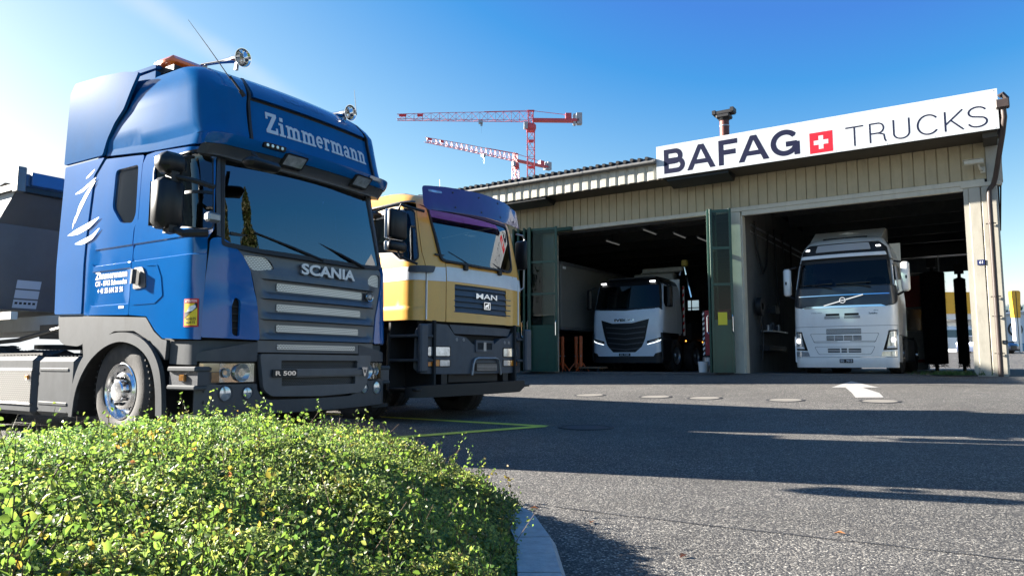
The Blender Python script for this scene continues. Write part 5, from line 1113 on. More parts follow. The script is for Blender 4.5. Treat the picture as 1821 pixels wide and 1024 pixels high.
m = MB(); m.box(.08, .26, .22, .62, 2.70, 2.80, bev=.045); p_ = m.build('front_mirror', BLACKG, ST, smooth=True, sharp=50); MB().tube([(.14, .42, 2.78), (.02, .42, 2.90)], .02, 8).build('arm', BLACK, p_)
# roof equipment
bb = MB().box(-1.45, -1.08, .18, .62, 3.99, 4.12, bev=.05).build('beacon', ORANGE, ST, smooth=True, sharp=45); MB().box(-1.45, -1.06, .2, .64, 3.93, 3.99).build('foot', BLACK, bb)
for i, (y, z, x0) in enumerate(((.42, 3.93, -.16), (2.06, 3.85, -.28))):
    e = empty('air_horn', (x0, y, z), 0, ST); e.rotation_euler = (0, radians(7), 0)
    MB().lathe([(0, -.02), (.018, -.02), (.022, .3), (.035, .5), (.055, .62), (.095, .69), (.10, .69), (.09, .685), (.03, .55), (0, .54)], (-.72, 0, 0), 'x', 24).build('bell', CHROME, e, smooth=True, sharp=60)
    m = MB(); m.box(-.14, -.11, -.015, .015, -.12, .0); m.box(-.70, -.66, -.015, .015, -.12, .0); m.build('mount', STEEL, e)
m = MB(); m.tube([(.07, .26, 3.42), (.06, .22, 3.47)], .022, 8, BLACK); m.tube([(.06, .22, 3.47), (.0, .14, 3.60)], .012, 8, BLACK); m.build('antenna_foot', BLACK, ST)
MB().tube([(.0, .14, 3.58), (-.16, .0, 3.88), (-.33, -.12, 4.16)], [.006, .004, .002], 5).build('antenna', BLACK, ST)
MB().tube([(-.3, WS-.45, 3.85), (-.38, WS-.42, 4.2)], [.005, .002], 5).build('antenna', BLACK, ST)
# ================================================================ tipper semi-trailer behind the blue truck (same axis)
TR = empty('tipper_trailer', (-2.84, 6.8, .19), radians(57 - 90), label='dark grey tipper trailer hitched behind the blue truck', cat='trailer')
TGR = M('tipper_grey', (.13, .135, .14), .5, .2, noise=.12, nscale=2, dirt=((.14, .13, .12), .35, 2.5)); TLG = M('tipper_side_pale', (.42, .45, .46), .5, .1, noise=.08, dirt=((.2, .2, .18), .4, 2.0))
m = MB(); m.add([(-4.1, .06, 3.02), (-4.1, 2.54, 3.02), (-4.62, 2.54, 2.62), (-4.62, .06, 2.62), (-4.95, .12, 1.52), (-4.95, 2.48, 1.52)], [(0, 3, 2, 1), (3, 4, 5, 2)]); m.build('front_wall', TGR, TR)
m = MB(); m.add([(-4.1, .05, 3.02), (-4.62, .05, 2.62), (-4.95, .11, 1.52), (-12, .11, 1.52), (-12.2, .05, 3.02)], [(0, 4, 3, 2, 1)]); m.add([(-4.1, 2.55, 3.02), (-4.62, 2.55, 2.62), (-4.95, 2.49, 1.52), (-12, 2.49, 1.52), (-12.2, 2.55, 3.02)], [(0, 1, 2, 3, 4)]); m.add([(-12, .11, 1.52), (-12, 2.49, 1.52), (-12.2, 2.55, 3.02), (-12.2, .05, 3.02)], [(0, 3, 2, 1)]); m.add([(-4.95, .11, 1.52), (-12, .11, 1.52), (-12, 2.49, 1.52), (-4.95, 2.49, 1.52)], [(0, 1, 2, 3)]); m.build('side_wall', TLG, TR)
m = MB(); m.box(-4.14, -4.05, 0, 2.6, 2.96, 3.04, bev=.01); m.box(-12.2, -4.14, 0, .1, 2.98, 3.06); m.box(-12.2, -4.14, 2.5, 2.6, 2.98, 3.06); m.build('rim', BLACK, TR)
BGR = M('rim_blue_grey', (.06, .10, .17), .5, noise=.2, dirt=((.2, .22, .24), .5, 6.0)); m = MB(); m.box(-4.13, -4.05, .10, 2.6, 3.04, 3.20, bev=.01); m.build('front_rim_panel', BGR, TR)
m = MB(); m.box(-4.06, -3.99, .16, .55, 3.05, 3.22, bev=.01); m.build('tarp_motor_box', M('box_blue', (.03, .10, .25), .4), TR); MB().box(-4.14, -4.0, .0, .10, 2.95, 3.27, bev=.01).build('corner_post', TGR, TR)
m = MB(); m.tube([(-4.02, .7, 3.09), (-4.02, 2.5, 3.09)], .03, 8); m.build('crank_tube', BLACK, TR)
TARP = M('grey_tarpaulin', (.55, .53, .50), .8, noise=.15, bump=.5, bscale=8)
v = []; f = []
for i in range(40):
    x = -4.2 - i*.2
    for j in range(9): v.append((x, .02 + j*.32, 3.07 + .14*sin(pi*j/8) + .03*sin(i*1.7 + j*2.1) + .02*sin(i*.6)))
for i in range(39):
    for j in range(8): f.append((i*9+j, i*9+j+1, (i+1)*9+j+1, (i+1)*9+j))
link('tarpaulin', newmesh('tarpaulin', v, f, TARP, smooth=True), TR)
# sticker sheet on the sloping front wall
def fw(y, z, o=.006): return (-4.62 - (2.62 - z) * .30 + o, y, z)
for i in range(3): 
    z0 = 1.92 - i*.13; st_ = MB().add([fw(.42, z0), fw(.72, z0), fw(.72, z0 - .11), fw(.42, z0 - .11)], [(0, 3, 2, 1)]).build('sticker', LETG, TR)
m = MB()
for i in range(5): m.add([fw(.44 + i*.055, 1.63, .008), fw(.475 + i*.055, 1.63, .008), fw(.475 + i*.055, 1.60, .008), fw(.44 + i*.055, 1.60, .008)], [(0, 3, 2, 1)])
m.build('sticker_pictograms', BLACK, TR)['kind'] = 'stuff'
m = MB(); m.box(-12, -3.2, .75, .9, 1.25, 1.45); m.box(-12, -3.2, 1.7, 1.85, 1.25, 1.45); m.build('chassis_beam', TLG, TR)
m = MB(); m.box(-12, -4.3, .15, .23, 1.36, 1.46); m.box(-12, -4.7, .08, .16, 1.27, 1.35); m.build('side_rail', M('rail_cream', (.6, .58, .5), .5, noise=.1), TR)
m = MB(); m.box(-4.3, -3.2, .5, 2.1, 1.12, 1.30); m.tube([(-3.4, .4, 1.25), (-4.4, .3, 1.1), (-6, .3, 1.05)], .03, 6); m.build('neck', BLACK, TR)
for i, xx in enumerate((-8.4, -9.7, -11.0)):
    for k_, y0 in ((-1, .2), (1, 2.4)): wheel(TR, xx, y0, .52, .36, k_, 0, 'steel')
for yy in (.45, 2.05): m = MB(); m.box(-6.35, -6.2, yy, yy+.12, .08, 1.25); m.box(-6.42, -6.12, yy-.08, yy+.2, .02, .08); m.build('landing_leg', STEEL, TR)

# ================================================================ ochre truck
SM = Surf(2.5, .22, .12, [(0,0),(1.5,0),(2.1,0),(2.3,-.02),(3.05,-.17),(3.2,-.22),(3.35,-.34),(3.42,-.5),(3.46,-.8)], [(0,0),(2.1,0),(3.0,.06),(3.2,.1),(3.33,.2),(3.45,.4)])
MT = empty('yellow_truck', (-1.286, 10.1, .12), radians(51 - 90), label='ochre yellow tipper truck with white stripe and purple sun visor beside the blue truck', cat='truck')
WM = SM.W
def soff(s, z): return np.where((z > 2.06) & (z < 2.245), .0, 0.)
for mi_ in (False, True):
    dw = rnd([(-.98,2.50),(-.50,2.47),(-.32,2.35),(-.02,2.33),(.05,2.38),(.045,3.05),(-.03,3.09),(-.98,3.05)], [.08,.02,.02,.03,.06,.06,.04,.08])
    dr = panel('door', SM, rnd([(-1.22,1.55),(-1.12,1.49),(.185,1.475),(.19,2.24),(.125,2.45),(.09,3.08),(-.1,3.17),(-1.22,3.16)], .02), YEL, MT, holes=[dw], inner=IN, mirror=mi_, offf=lambda s, z: np.where(z < 1.66, .006, 0.), lines=[[(-1.15,1.67),(.18,1.67)], [(-1.15,1.655),(.18,1.655)]])
    panel('door_window', SM, dw, GLASS_S, dr, off=-.015, rim=False, mirror=mi_)
    panel('window_seal', SM, rnd([(-1.0,2.48),(-.51,2.445),(-.33,2.325),(-.01,2.305),(.075,2.36),(.065,3.065),(-.03,3.11),(-1.0,3.07)], [.08,.02,.02,.03,.06,.06,.04,.08]), BLACK, dr, holes=[dw], off=.003, thick=.03, mirror=mi_)
    panel('white_stripe', SM, [(-1.22,2.04),(.185,2.045),(.19,2.235),(-1.22,2.225)], YWHITE, dr, off=.004, thick=.006, mirror=mi_)
    panel('hinge_strip', SM, [(.195,1.49),(.215,1.49),(.215,2.15),(.205,2.2)], WHITEP, MT, off=.02, thick=.03, mirror=mi_)
    panel('rear_side_panel', SM, rnd([(-2.02,1.5),(-1.235,1.5),(-1.235,3.16),(-2.02,3.12)], .02), YEL, MT, inner=IN, mirror=mi_)
    panel('white_stripe', SM, [(-2.02,2.02),(-1.235,2.04),(-1.235,2.225),(-2.02,2.21)], YWHITE, MT, off=.004, thick=.006, mirror=mi_)
    cp = panel('corner_pillar', SM, rnd([(.20,1.475),(.56,1.47),(.565,2.34),(.50,2.38),(.43,2.68),(.36,3.02),(.30,3.14),(.10,3.19),(.10,3.08),(.14,2.45),(.205,2.24)], [.02,.02,0,.06,.03,.02,.02,.02,.02,.03,.02]), YEL, MT, inner=IN, mirror=mi_)
    panel('white_stripe', SM, [(.205,2.045),(.56,2.055),(.56,2.265),(.205,2.24)], YWHITE, cp, off=.004, thick=.006, mirror=mi_)
    panel('roof_side', SM, [(-2.02,3.14),(-1.22,3.18),(-.1,3.20),(.30,3.17),(WM/2 if not mi_ else WM/2,3.12),(WM/2,3.46),(.5,3.46),(-2.02,3.46)], YEL, MT, inner=IN, mirror=mi_)
    panel('rain_gutter', SM, [(-2.0,3.17),(-.1,3.20),(.08,3.20),(.08,3.225),(-.1,3.225),(-2.0,3.195)], DGREY, MT, off=.03, thick=.03, mirror=mi_)
    pd = panel('headlight', SM, rect(.23,.66,.965,1.12,.03), BLACKG, MT, off=.005, thick=.04, mirror=mi_); panel('lens', SM, rect(.25,.64,.98,1.105,.02), LENS, pd, off=.010, rim=False, mirror=mi_)
    pd = panel('lower_lamp', SM, rect(.23,.66,.82,.93,.02), BLACKG, MT, off=.005, thick=.04, mirror=mi_); panel('amber_lens', SM, rect(.25,.45,.835,.92,.01), AMBER, pd, off=.010, rim=False, mirror=mi_); panel('clear_lens', SM, rect(.46,.64,.835,.92,.01), LENS, pd, off=.010, rim=False, mirror=mi_)
pts = [tuple(SM.P(s, 3.46)) for s in np.linspace(-2.0, WM + 2.0, 60)]; v = [(p[0], p[1], 3.457) for p in pts] + [(-.9, WM/2, 3.47)]
link('roof_top', newmesh('roof_top', v, [(i, i+1, 60) for i in range(59)] + [(59, 0, 60)], YEL, smooth=True), MT)
MB().box(-2.04, -2.0, .05, WM-.05, 1.4, 3.4).build('rear_wall', YEL, MT)
gr_h = rnd([(.74,1.62),(2.06,1.60),(2.08,2.02),(.73,2.03)], .03)
fp = panel('front_panel', SM, rnd([(.575,1.47),(2.15,1.475),(2.15,2.31),(.575,2.33)], .015), YEL, MT, holes=[gr_h], inner=IN)
panel('white_stripe', SM, [(.578,2.065),(2.147,2.057),(2.147,2.272),(.578,2.275)], YWHITE, fp, off=.004, thick=.006)
panel('front_panel', SM, rnd([(2.16,1.475),(2.30,1.48),(2.30,2.31),(2.16,2.31)], .015), YEL, MT, inner=IN); panel('white_stripe', SM, [(2.162,2.057),(2.3,2.05),(2.3,2.27),(2.162,2.272)], YWHITE, MT, off=.005, thick=.004)
MSLT = M('slate_grille', (.05, .065, .085), .45, noise=.1)
def slat(s, z): u = ((z - 1.62) / .082) % 1.0; return -.025 + .03 * (1 - u)
sl = []
for i in range(6): sl += [[(.735, 1.62 + i*.082), (2.06, 1.62 + i*.082)], [(.735, 1.612 + i*.082), (2.06, 1.612 + i*.082)]]
gp = panel('grille', SM, rnd([(.72,1.605),(2.08,1.585),(2.10,2.035),(.71,2.045)], .03), MSLT, MT, offf=slat, lines=sl, step=.04)
text('brand_letters', SM, 'MAN', 1.17, 1.67, 1.845, 1.925, M('letter_chrome', (.75, .77, .8), .25, .8), gp, .015, off=.016, thick=.015)
bd = panel('badge', SM, rect(1.35, 1.50, 1.69, 1.80, .01), BLACKG, gp, off=.012, thick=.02); panel('badge_frame', SM, rect(1.35, 1.50, 1.69, 1.80, .01), CHROME, bd, holes=[rect(1.362, 1.488, 1.70, 1.79)], off=.016, thick=.01)
panel('badge_mark', SM, [(1.38,1.71),(1.40,1.71),(1.41,1.735),(1.43,1.74),(1.44,1.71),(1.46,1.71),(1.455,1.75),(1.475,1.775),(1.455,1.785),(1.43,1.765),(1.395,1.76),(1.375,1.735)], CHROME, bd, off=.016, rim=False)
wsn = rnd([(.49,2.375),(1.25,2.345),(2.05,2.35),(2.14,2.42),(2.20,2.75),(2.25,3.10),(.33,3.13),(.42,2.75)], [.08,0,.05,.05,0,.05,.05,0])
SMG = Surf(SM.W, SM.r, .19, [(z_, x_ + .06) for z_, x_ in SM.xf], SM.yi)
panel('windscreen', SMG, wsn, GLASS_W, MT, off=-.012, rim=False, step=.06)
panel('windscreen_seal', SMG, rnd([(.46,2.345),(1.25,2.315),(2.08,2.32),(2.17,2.40),(2.23,2.75),(2.28,3.16),(.30,3.18),(.39,2.75)], [.08,0,.05,.05,0,.05,.05,0]), BLACK, MT, holes=[wsn], off=.002, thick=.08)
SV = Surf(2.5, .30, .26, [(0, .13), (3.08, .14), (3.45, .05)], [(0, .03), (3.5, .06)])
PURP = M('purple_visor_acrylic', (.055, .03, .15), .12, 0, .6, .8, noise=.1, nscale=5)
sv = panel('sun_visor', SV, rnd([(.02,3.12),(.10,3.06),(1.25,3.08),(2.38,3.07),(2.44,3.12),(2.36,3.36),(1.9,3.44),(1.25,3.46),(.5,3.45),(.05,3.42)], [.03,.03,0,.03,.05,.08,0,0,0,.05]), PURP, MT, thick=.012)
panel('marker_lens', SV, rect(.16, .42, 3.335, 3.37, .012), LENS, sv, off=.006, thick=.004)
for a in (.62, 1.15, 1.65, 2.1):
    for zz in (3.15, 3.38): p = SV.P(a, zz, .004); MB().lathe([(0, .006), (.014, .004), (.014, 0)], tuple(p), 'x', 8).build('bolt', BLACK, sv)
for a, b in ((1.05, .62), (1.85, 1.35)):
    w_ = MB(); p0 = SM.P(a, 2.32, .05); p1 = SM.P(b, 2.50, .03); w_.tube([p0, p1], [.014, .008], 6); w_.build('wiper_arm', BLACK, MT)
    w_ = MB(); w_.bar(SM.P(a - .1, 2.40, .02), SM.P(b - .25, 2.44, .02), .018, .03); w_.build('wiper_blade', BLACK, MT)
for a in (.95, 1.75): MB().box(*(SM.P(a, 2.28)[0] - .01, SM.P(a, 2.28)[0] + .05), a - .04, a + .04, 2.25, 2.33, bev=.01).build('wiper_pivot', BLACK, MT)
# bumper
GB = M('blue_grey_bumper', (.055, .068, .088), .5, noise=.15, nscale=8, dirt=((.12, .12, .12), .3, 5.0))
bo = rnd([(-.02,.80),(.10,.735),(.5,.72),(2.0,.72),(2.4,.735),(2.52,.80),(2.50,1.30),(2.38,1.38),(2.12,1.36),(1.98,1.27),(1.78,1.26),(1.60,1.155),(1.12,1.155),(.96,1.26),(.74,1.28),(.60,1.43),(.30,1.44),(.10,1.41),(.0,1.33)], .025)
bp_ = panel('bumper', SM, bo, GB, MT, off=.0, thick=.12, step=.07)
panel('bumper_backing', SM, rect(.1, 2.4, .74, 1.5), VOID, MT, off=-.13, rim=False)
panel('valance', SM, rnd([(.66,1.435),(2.12,1.42),(2.02,1.30),(.76,1.305)], .02), GB, MT, off=-.03, thick=.03)
tb = panel('tow_bracket', SM, rect(1.16,1.58,1.04,1.22,.02), GB, MT, holes=[rect(1.2,1.54,1.08,1.18)], off=.02, thick=.03); panel('recess', SM, rect(1.19,1.55,1.07,1.19), VOID, tb, off=.005, rim=False); panel('tow_pin', SM, rect(1.34,1.40,1.06,1.19), STEEL, tb, off=.02, thick=.02)
for a in (.35, .78, .92, 1.9, 2.02): p = SM.P(a, 1.30 if a < .4 else (1.22 if a < 1 else 1.2), .001); MB().lathe([(.012, .003), (.02, .004), (.024, 0)], tuple(p), 'x', 12).build('bolt', STEEL, bp_)
m = MB(); P3 = lambda s, z, o=.03: tuple(SM.P(s, z, o)); m.tube([P3(1.07,.70), P3(1.10,.86), P3(1.13,.93), P3(1.2,.95), P3(1.62,.95), P3(1.69,.93), P3(1.72,.86), P3(1.75,.70)], .018, 8); m.build('plate_frame', STEEL, MT, smooth=True)
panel('plate_holder', SM, rect(1.16, 1.66, .76, .88, .01), BLACKG, MT, off=.012, thick=.01); m = MB()
for i in range(5): m.box(SM.P(1.4, .8)[0] + .02, SM.P(1.4, .8)[0] + .03, 1.18, 1.64, .77 + i*.02, .778 + i*.02)
m.build('holder_ribs', STEEL, MT)['kind'] = 'stuff'
ub = Surf(2.5, .2, .10, [(0, .02), (1, .02)], [(0, 0), (1, 0)]); panel('underrun_bar', ub, rnd([(-.15,.40),(2.20,.42),(2.36,.50),(2.34,.60),(.2,.57),(-.15,.55)], .03), BLACK, MT, off=.07, thick=.20)
m = MB(); m.box(-.5, -.05, .5, .62, .45, .75); m.box(-.5, -.05, 1.88, 2.0, .45, .75); m.box(-.8, -.1, .7, 1.8, .6, .72); m.build('underrun_bracket', BLACK, MT)
for mi_ in (False, True):
    k_ = -1 if mi_ else 1; y0 = WM if mi_ else 0; Y = lambda d: y0 + k_*d
    e = empty('entry_step', (0, 0, 0), 0, MT)
    m = MB(); m.box(-.62, -.02, Y(.32), Y(.36), .45, 1.48); m.box(-.64, -.60, Y(.02), Y(.34), .45, 1.48); m.build('step_well', VOID, e)
    for zz in (1.235, .895, .495): m = MB(); m.box(-.60, -.01, Y(-.02), Y(.30), zz, zz + .04, bev=.01); m.build('tread', LGREY if zz > .6 else BLACK, e)
    m = MB(); m.box(-.03, .05, Y(.0), Y(.15), .75, 1.42, bev=.02); m.build('step_post', GB, e)
    m = MB(); m.tube([(-.60, Y(-.02), .5), (-.60, Y(-.02), 1.3)], .02, 8); m.build('step_rail', BLACK, e)
    wheel(MT, -1.42, y0 + k_*.20, .52, .33, -k_, 0, 'steel'); wheel(MT, -3.2, y0 + k_*.20, .52, .33, -k_, 0, 'steel')
    for xx in (-5.6, -6.95): wheel(MT, xx, y0 + k_*.32, .52, .56, -k_, 0, 'steel')
    m = MB(); n_ = 14
    for i in range(n_):
        a = pi*i/n_; b = pi*(i+1)/n_; m.add([(-1.42 + .68*cos(a), Y(0), .55 + .68*sin(a)), (-1.42 + .68*cos(b), Y(0), .55 + .68*sin(b)), (-1.42 + .68*cos(b), Y(.6), .55 + .68*sin(b)), (-1.42 + .68*cos(a), Y(.6), .55 + .68*sin(a))], [(0, 1, 2, 3)])
    m.build('mudguard', BLACK, MT)
m = MB(); m.box(-8, -.5, .8, .88, .7, .95); m.box(-8, -.5, WM-.88, WM-.8, .7, .95); m.build('chassis_rail', BLACK, MT)
MB().box(-2.0, -.35, .6, WM-.6, .55, 1.45).build('engine', VOID, MT)
m = MB(); m.tube([(-1.42, .3, .52), (-1.42, WM-.3, .52)], .07, 8); m.build('axle', BLACK, MT)
m = MB(); m.prism([(-2.5, 1.1), (-8.0, 1.1), (-8.4, 2.5), (-2.4, 2.6)], .05, WM-.05, 'xz'); m.build('tipper_body', TGR, MT)
# interior
MB().box(-.8, -.35, .15, WM-.15, 2.0, 2.36, bev=.06).build('dashboard', M('dash2', (.06, .06, .065), .7), MT)
for y in (.6, WM-.6): m = MB(); m.box(-1.5, -1.0, y-.25, y+.25, 1.7, 2.0, bev=.06); m.box(-1.65, -1.48, y-.25, y+.25, 1.9, 2.8, bev=.07); m.build('seat', SEAT, MT)
MB().box(-1.95, -.3, .1, WM-.1, 1.5, 1.56).build('cab_floor', VOID, MT); MB().box(-1.99, -1.93, .1, WM-.1, 1.5, 3.3).build('cab_back_lining', M('lining3', (.06, .06, .06), .9), MT); MB().box(-1.95, -.55, .3, WM-.3, 3.28, 3.3).build('cab_ceiling', M('lining4', (.06, .06, .06), .9), MT)
# mirrors
e = empty('side_mirror', (0, 0, 0), 0, MT)
for nm, z0, z1 in (('large_housing', 2.57, 2.99), ('small_housing', 2.40, 2.55)):
    h_ = MB().box(-.20, -.08, -.46, -.14, z0, z1, bev=.04).build(nm, BLACKG, e, smooth=True, sharp=50); MB().box(-.225, -.18, -.475, -.13, z0 + .005, z1 - .005, bev=.03).build('mirror_rim', LETG, h_, smooth=True, sharp=50)
m = MB(); m.tube([(-.14, -.28, 2.98), (-.12, -.26, 3.06), (.0, -.06, 3.01), (.02, .05, 3.0)], .02, 8); m.build('arm', BLACK, e); m = MB(); m.tube([(-.14, -.28, 2.4), (-.12, -.25, 2.33), (.02, -.06, 2.24)], .018, 8); m.build('arm', BLACK, e)
panel('arm_base', SM, rnd([(-.12,2.15),(.30,2.16),(.34,2.26),(-.1,2.24)], .03), DGREY, e, off=.05, thick=.05)
e = empty('side_mirror', (0, 0, 0), 0, MT)
MB().box(-.42, -.18, WM + .12, WM + .20, 2.45, 2.95, bev=.03).build('large_housing', BLACKG, e, smooth=True, sharp=50)
m = MB(); m.tube([(-.2, WM - .1, 3.02), (-.24, WM + .12, 3.03), (-.26, WM + .20, 2.98), (-.28, WM + .2, 2.15), (-.25, WM + .08, 2.1), (-.2, WM - .02, 2.12)], .014, 8); m.build('arm', STEEL, e)
e = empty('kerb_mirror', (0, 0, 0), 0, MT); m = MB(); m.box(-1.02, -.72, -.30, -.05, 2.98, 3.06, bev=.03); m.build('housing', BLACKG, e, smooth=True, sharp=50); m = MB(); m.tube([(-.85, -.2, 3.04), (-.6, -.02, 3.14), (-.5, .06, 3.16)], .018, 8); m.build('arm', BLACK, e)
MB().tube([(-.6, 1.0, 3.45), (-.62, 1.0, 3.75)], [.006, .003], 5).build('antenna', STEEL, MT)

# ================================================================ white truck in the right bay
SVo = Surf(2.5, .25, .12, [(0,.0),(.15,-.05),(.3,0),(1.5,0),(1.9,-.04),(2.25,-.10),(2.95,-.36),(3.1,-.40),(3.45,-.50),(3.6,-.7),(3.72,-1.1),(3.8,-1.6)], [(0,0),(1.9,0),(2.9,.08),(3.3,.16),(3.6,.32),(3.8,.6)])
VT = empty('white_truck', (7.55, 19.66, .72), radians(-33.6 - 90), label='white highcab truck with slanted chrome grille bar parked in the right bay', cat='truck'); WV = SVo.W
WV1 = WHITEP
panel('lower_bumper', SVo, rnd([(-.12,.16),(2.62,.16),(2.64,.42),(-.14,.42)], .03), WV1, VT, thick=.1)
mid = [(-.12,.43),(2.62,.43),(2.62,.62),(2.15,.60),(2.30,1.10),(2.62,1.12),(2.62,1.22),(-.12,1.22),(-.12,1.12),(.20,1.10),(.35,.60),(-.12,.62)]
mh = [rect(.83,1.67,1.02,1.16,.01), rect(.83,1.67,.86,.98,.01), rect(.85,1.15,.545,.65,.01), rect(1.35,1.65,.545,.65,.01), rect(1.18,1.32,.545,.655,.005)]
mp_ = panel('front_centre', SVo, mid, WV1, VT, holes=mh, thick=.05, step=.12)
panel('grille_net', SVo, rect(.80,1.70,.52,1.18), VOID, VT, off=-.03, rim=False)
m = MB()
for i in range(3): m.box(SVo.P(1.25, .9)[0] - .02, SVo.P(1.25, .9)[0] + .005, .83, 1.67, .885 + i*.03, .895 + i*.03); 
for i in range(2): m.box(SVo.P(1.25, .6)[0] - .02, SVo.P(1.25, .6)[0] + .005, .85, 1.65, .575 + i*.035, .585 + i*.035)
for yy in (1.02, 1.24, 1.46): m.box(SVo.P(1.25, .9)[0] - .03, SVo.P(1.25, .9)[0] + .006, yy, yy + .012, .86, .98)
m.build('grille_bars', WV1, VT)['kind'] = 'stuff'
panel('perforated_strip', SVo, rect(.83,1.67,1.03,1.15), brickmat('perforated_white', (.45,.46,.45), (.02,.02,.02), .04, .025, 'yz', .4, 0, .3), VT, off=-.008, rim=False)
for a_ in ((.50,1.10,.70,.705),(1.40,2.0,.70,.705)): panel('seam', SVo, [(a_[0],.84),(a_[1],.84),(a_[1],.83),(a_[0],.83)], DGREY, VT, off=.002, rim=False)
panel('intake_frame', SVo, rnd([(.42,1.04),(2.08,1.04),(1.98,.80),(.52,.80)], .04), DGREY, VT, holes=[rnd([(.43,1.033),(2.07,1.033),(1.972,.807),(.528,.807)], .04)], off=.003, thick=.004)
panel('intake_frame', SVo, rnd([(.52,.70),(1.98,.70),(1.88,.50),(.62,.50)], .04), DGREY, VT, holes=[rnd([(.53,.693),(1.97,.693),(1.872,.507),(.628,.507)], .04)], off=.003, thick=.004)
panel('seam', SVo, rect(-.2, 2.7, 1.222, 1.23), DGREY, VT, off=.001, rim=False)
panel('hood', SVo, rnd([(-.25,1.23),(2.75,1.23),(2.78,1.85),(2.55,1.76),(2.2,1.71),(.3,1.71),(-.05,1.76),(-.28,1.85)], .02), WV1, VT, thick=.04, holes=[rect(.83,1.17,1.50,1.56,.01), rect(1.29,1.63,1.50,1.56,.01)])
panel('perforated_strip', SVo, rect(.80,1.18,1.42,1.49,.01), brickmat('perforated_white2', (.45,.46,.45), (.02,.02,.02), .04, .025, 'yz', .4, 0, .3), VT, off=.004, rim=False); panel('perforated_strip', SVo, rect(1.28,1.66,1.42,1.49,.01), bpy.data.materials['perforated_white2'], VT, off=.004, rim=False)
panel('hood_slot', SVo, rect(.8,1.66,1.48,1.58), VOID, VT, off=-.05, rim=False)
text('brand_letters', SVo, 'VOLVO', .46, .74, 1.575, 1.605, STEEL, VT, .03, off=.006); text('model_letters', SVo, 'FH', 1.98, 2.08, 1.60, 1.63, STEEL, VT, .03, off=.006); text('side_word', SVo, 'TurboPro', 1.86, 2.06, 1.52, 1.565, DGREY, VT, .04, off=.006)
bb_ = panel('black_band', SVo, rnd([(-.6,2.12),(-.28,1.87),(-.05,1.78),(.3,1.73),(2.2,1.73),(2.55,1.78),(2.78,1.87),(3.1,2.12),(2.85,2.26),(-.35,2.26)], .03), M('slate_band', (.03, .036, .045), .35, coat=.3), VT, thick=.04)
panel('chrome_strip', SVo, rect(.12,2.38,2.03,2.055,.008), CHROME, bb_, off=.02, thick=.03); panel('chrome_strip', SVo, rnd([(.28,1.735),(.22,1.71),(2.28,1.71),(2.22,1.735),(2.15,1.765),(.35,1.765)], .01), CHROME, bb_, off=.012, thick=.02)
m = MB(); m.bar(SVo.P(.80, 1.77, .03), SVo.P(1.75, 2.03, .03), .02, .03); m.build('diagonal_bar', CHROME, bb_)
p = SVo.P(1.26, 1.90, .03); lg = MB().lathe([(.055, .0), (.06, .02), (.078, .02), (.083, 0)], tuple(p), 'x', 24).build('round_emblem', CHROME, bb_, smooth=True); m = MB(); m.lathe([(0, .005), (.055, .005)], tuple(p), 'x', 24); m.build('emblem_disc', DGREY, lg); MB().box(p[0] + .006, p[0] + .015, p[1] - .055, p[1] + .055, p[2] - .012, p[2] + .012).build('emblem_bar', CHROME, lg)
wsn = rnd([(.04,2.28),(2.46,2.28),(2.40,2.94),(.10,2.94)], .06)
panel('windscreen', SVo, wsn, GLASS_V, VT, off=-.01, rim=False, step=.1)
panel('windscreen_frame', SVo, rnd([(-.03,2.25),(2.53,2.25),(2.50,3.0),(2.55,3.3),(2.35,3.46),(.15,3.46),(-.05,3.3),(.0,3.0)], .05), BLACK, VT, holes=[wsn], thick=.04)
panel('sign_box', SVo, rect(.48,2.02,3.25,3.44,.02), M('sign_box_white', (.38,.39,.40), .4), VT, off=.05, thick=.06)
panel('visor_bar', SVo, rnd([(.10,3.07),(2.40,3.07),(2.38,3.16),(.12,3.16)], .02), WV1, VT, off=.10, thick=.08)
for a in (.12, 2.18): panel('position_lamp', SVo, rect(a, a + .14, 3.32, 3.36, .01), M('lit_lamp', (.9, .92, 1), .3, em=(.95, .97, 1), ems=1.2) if a < 1 else bpy.data.materials['lit_lamp'], VT, off=.01, thick=.02)
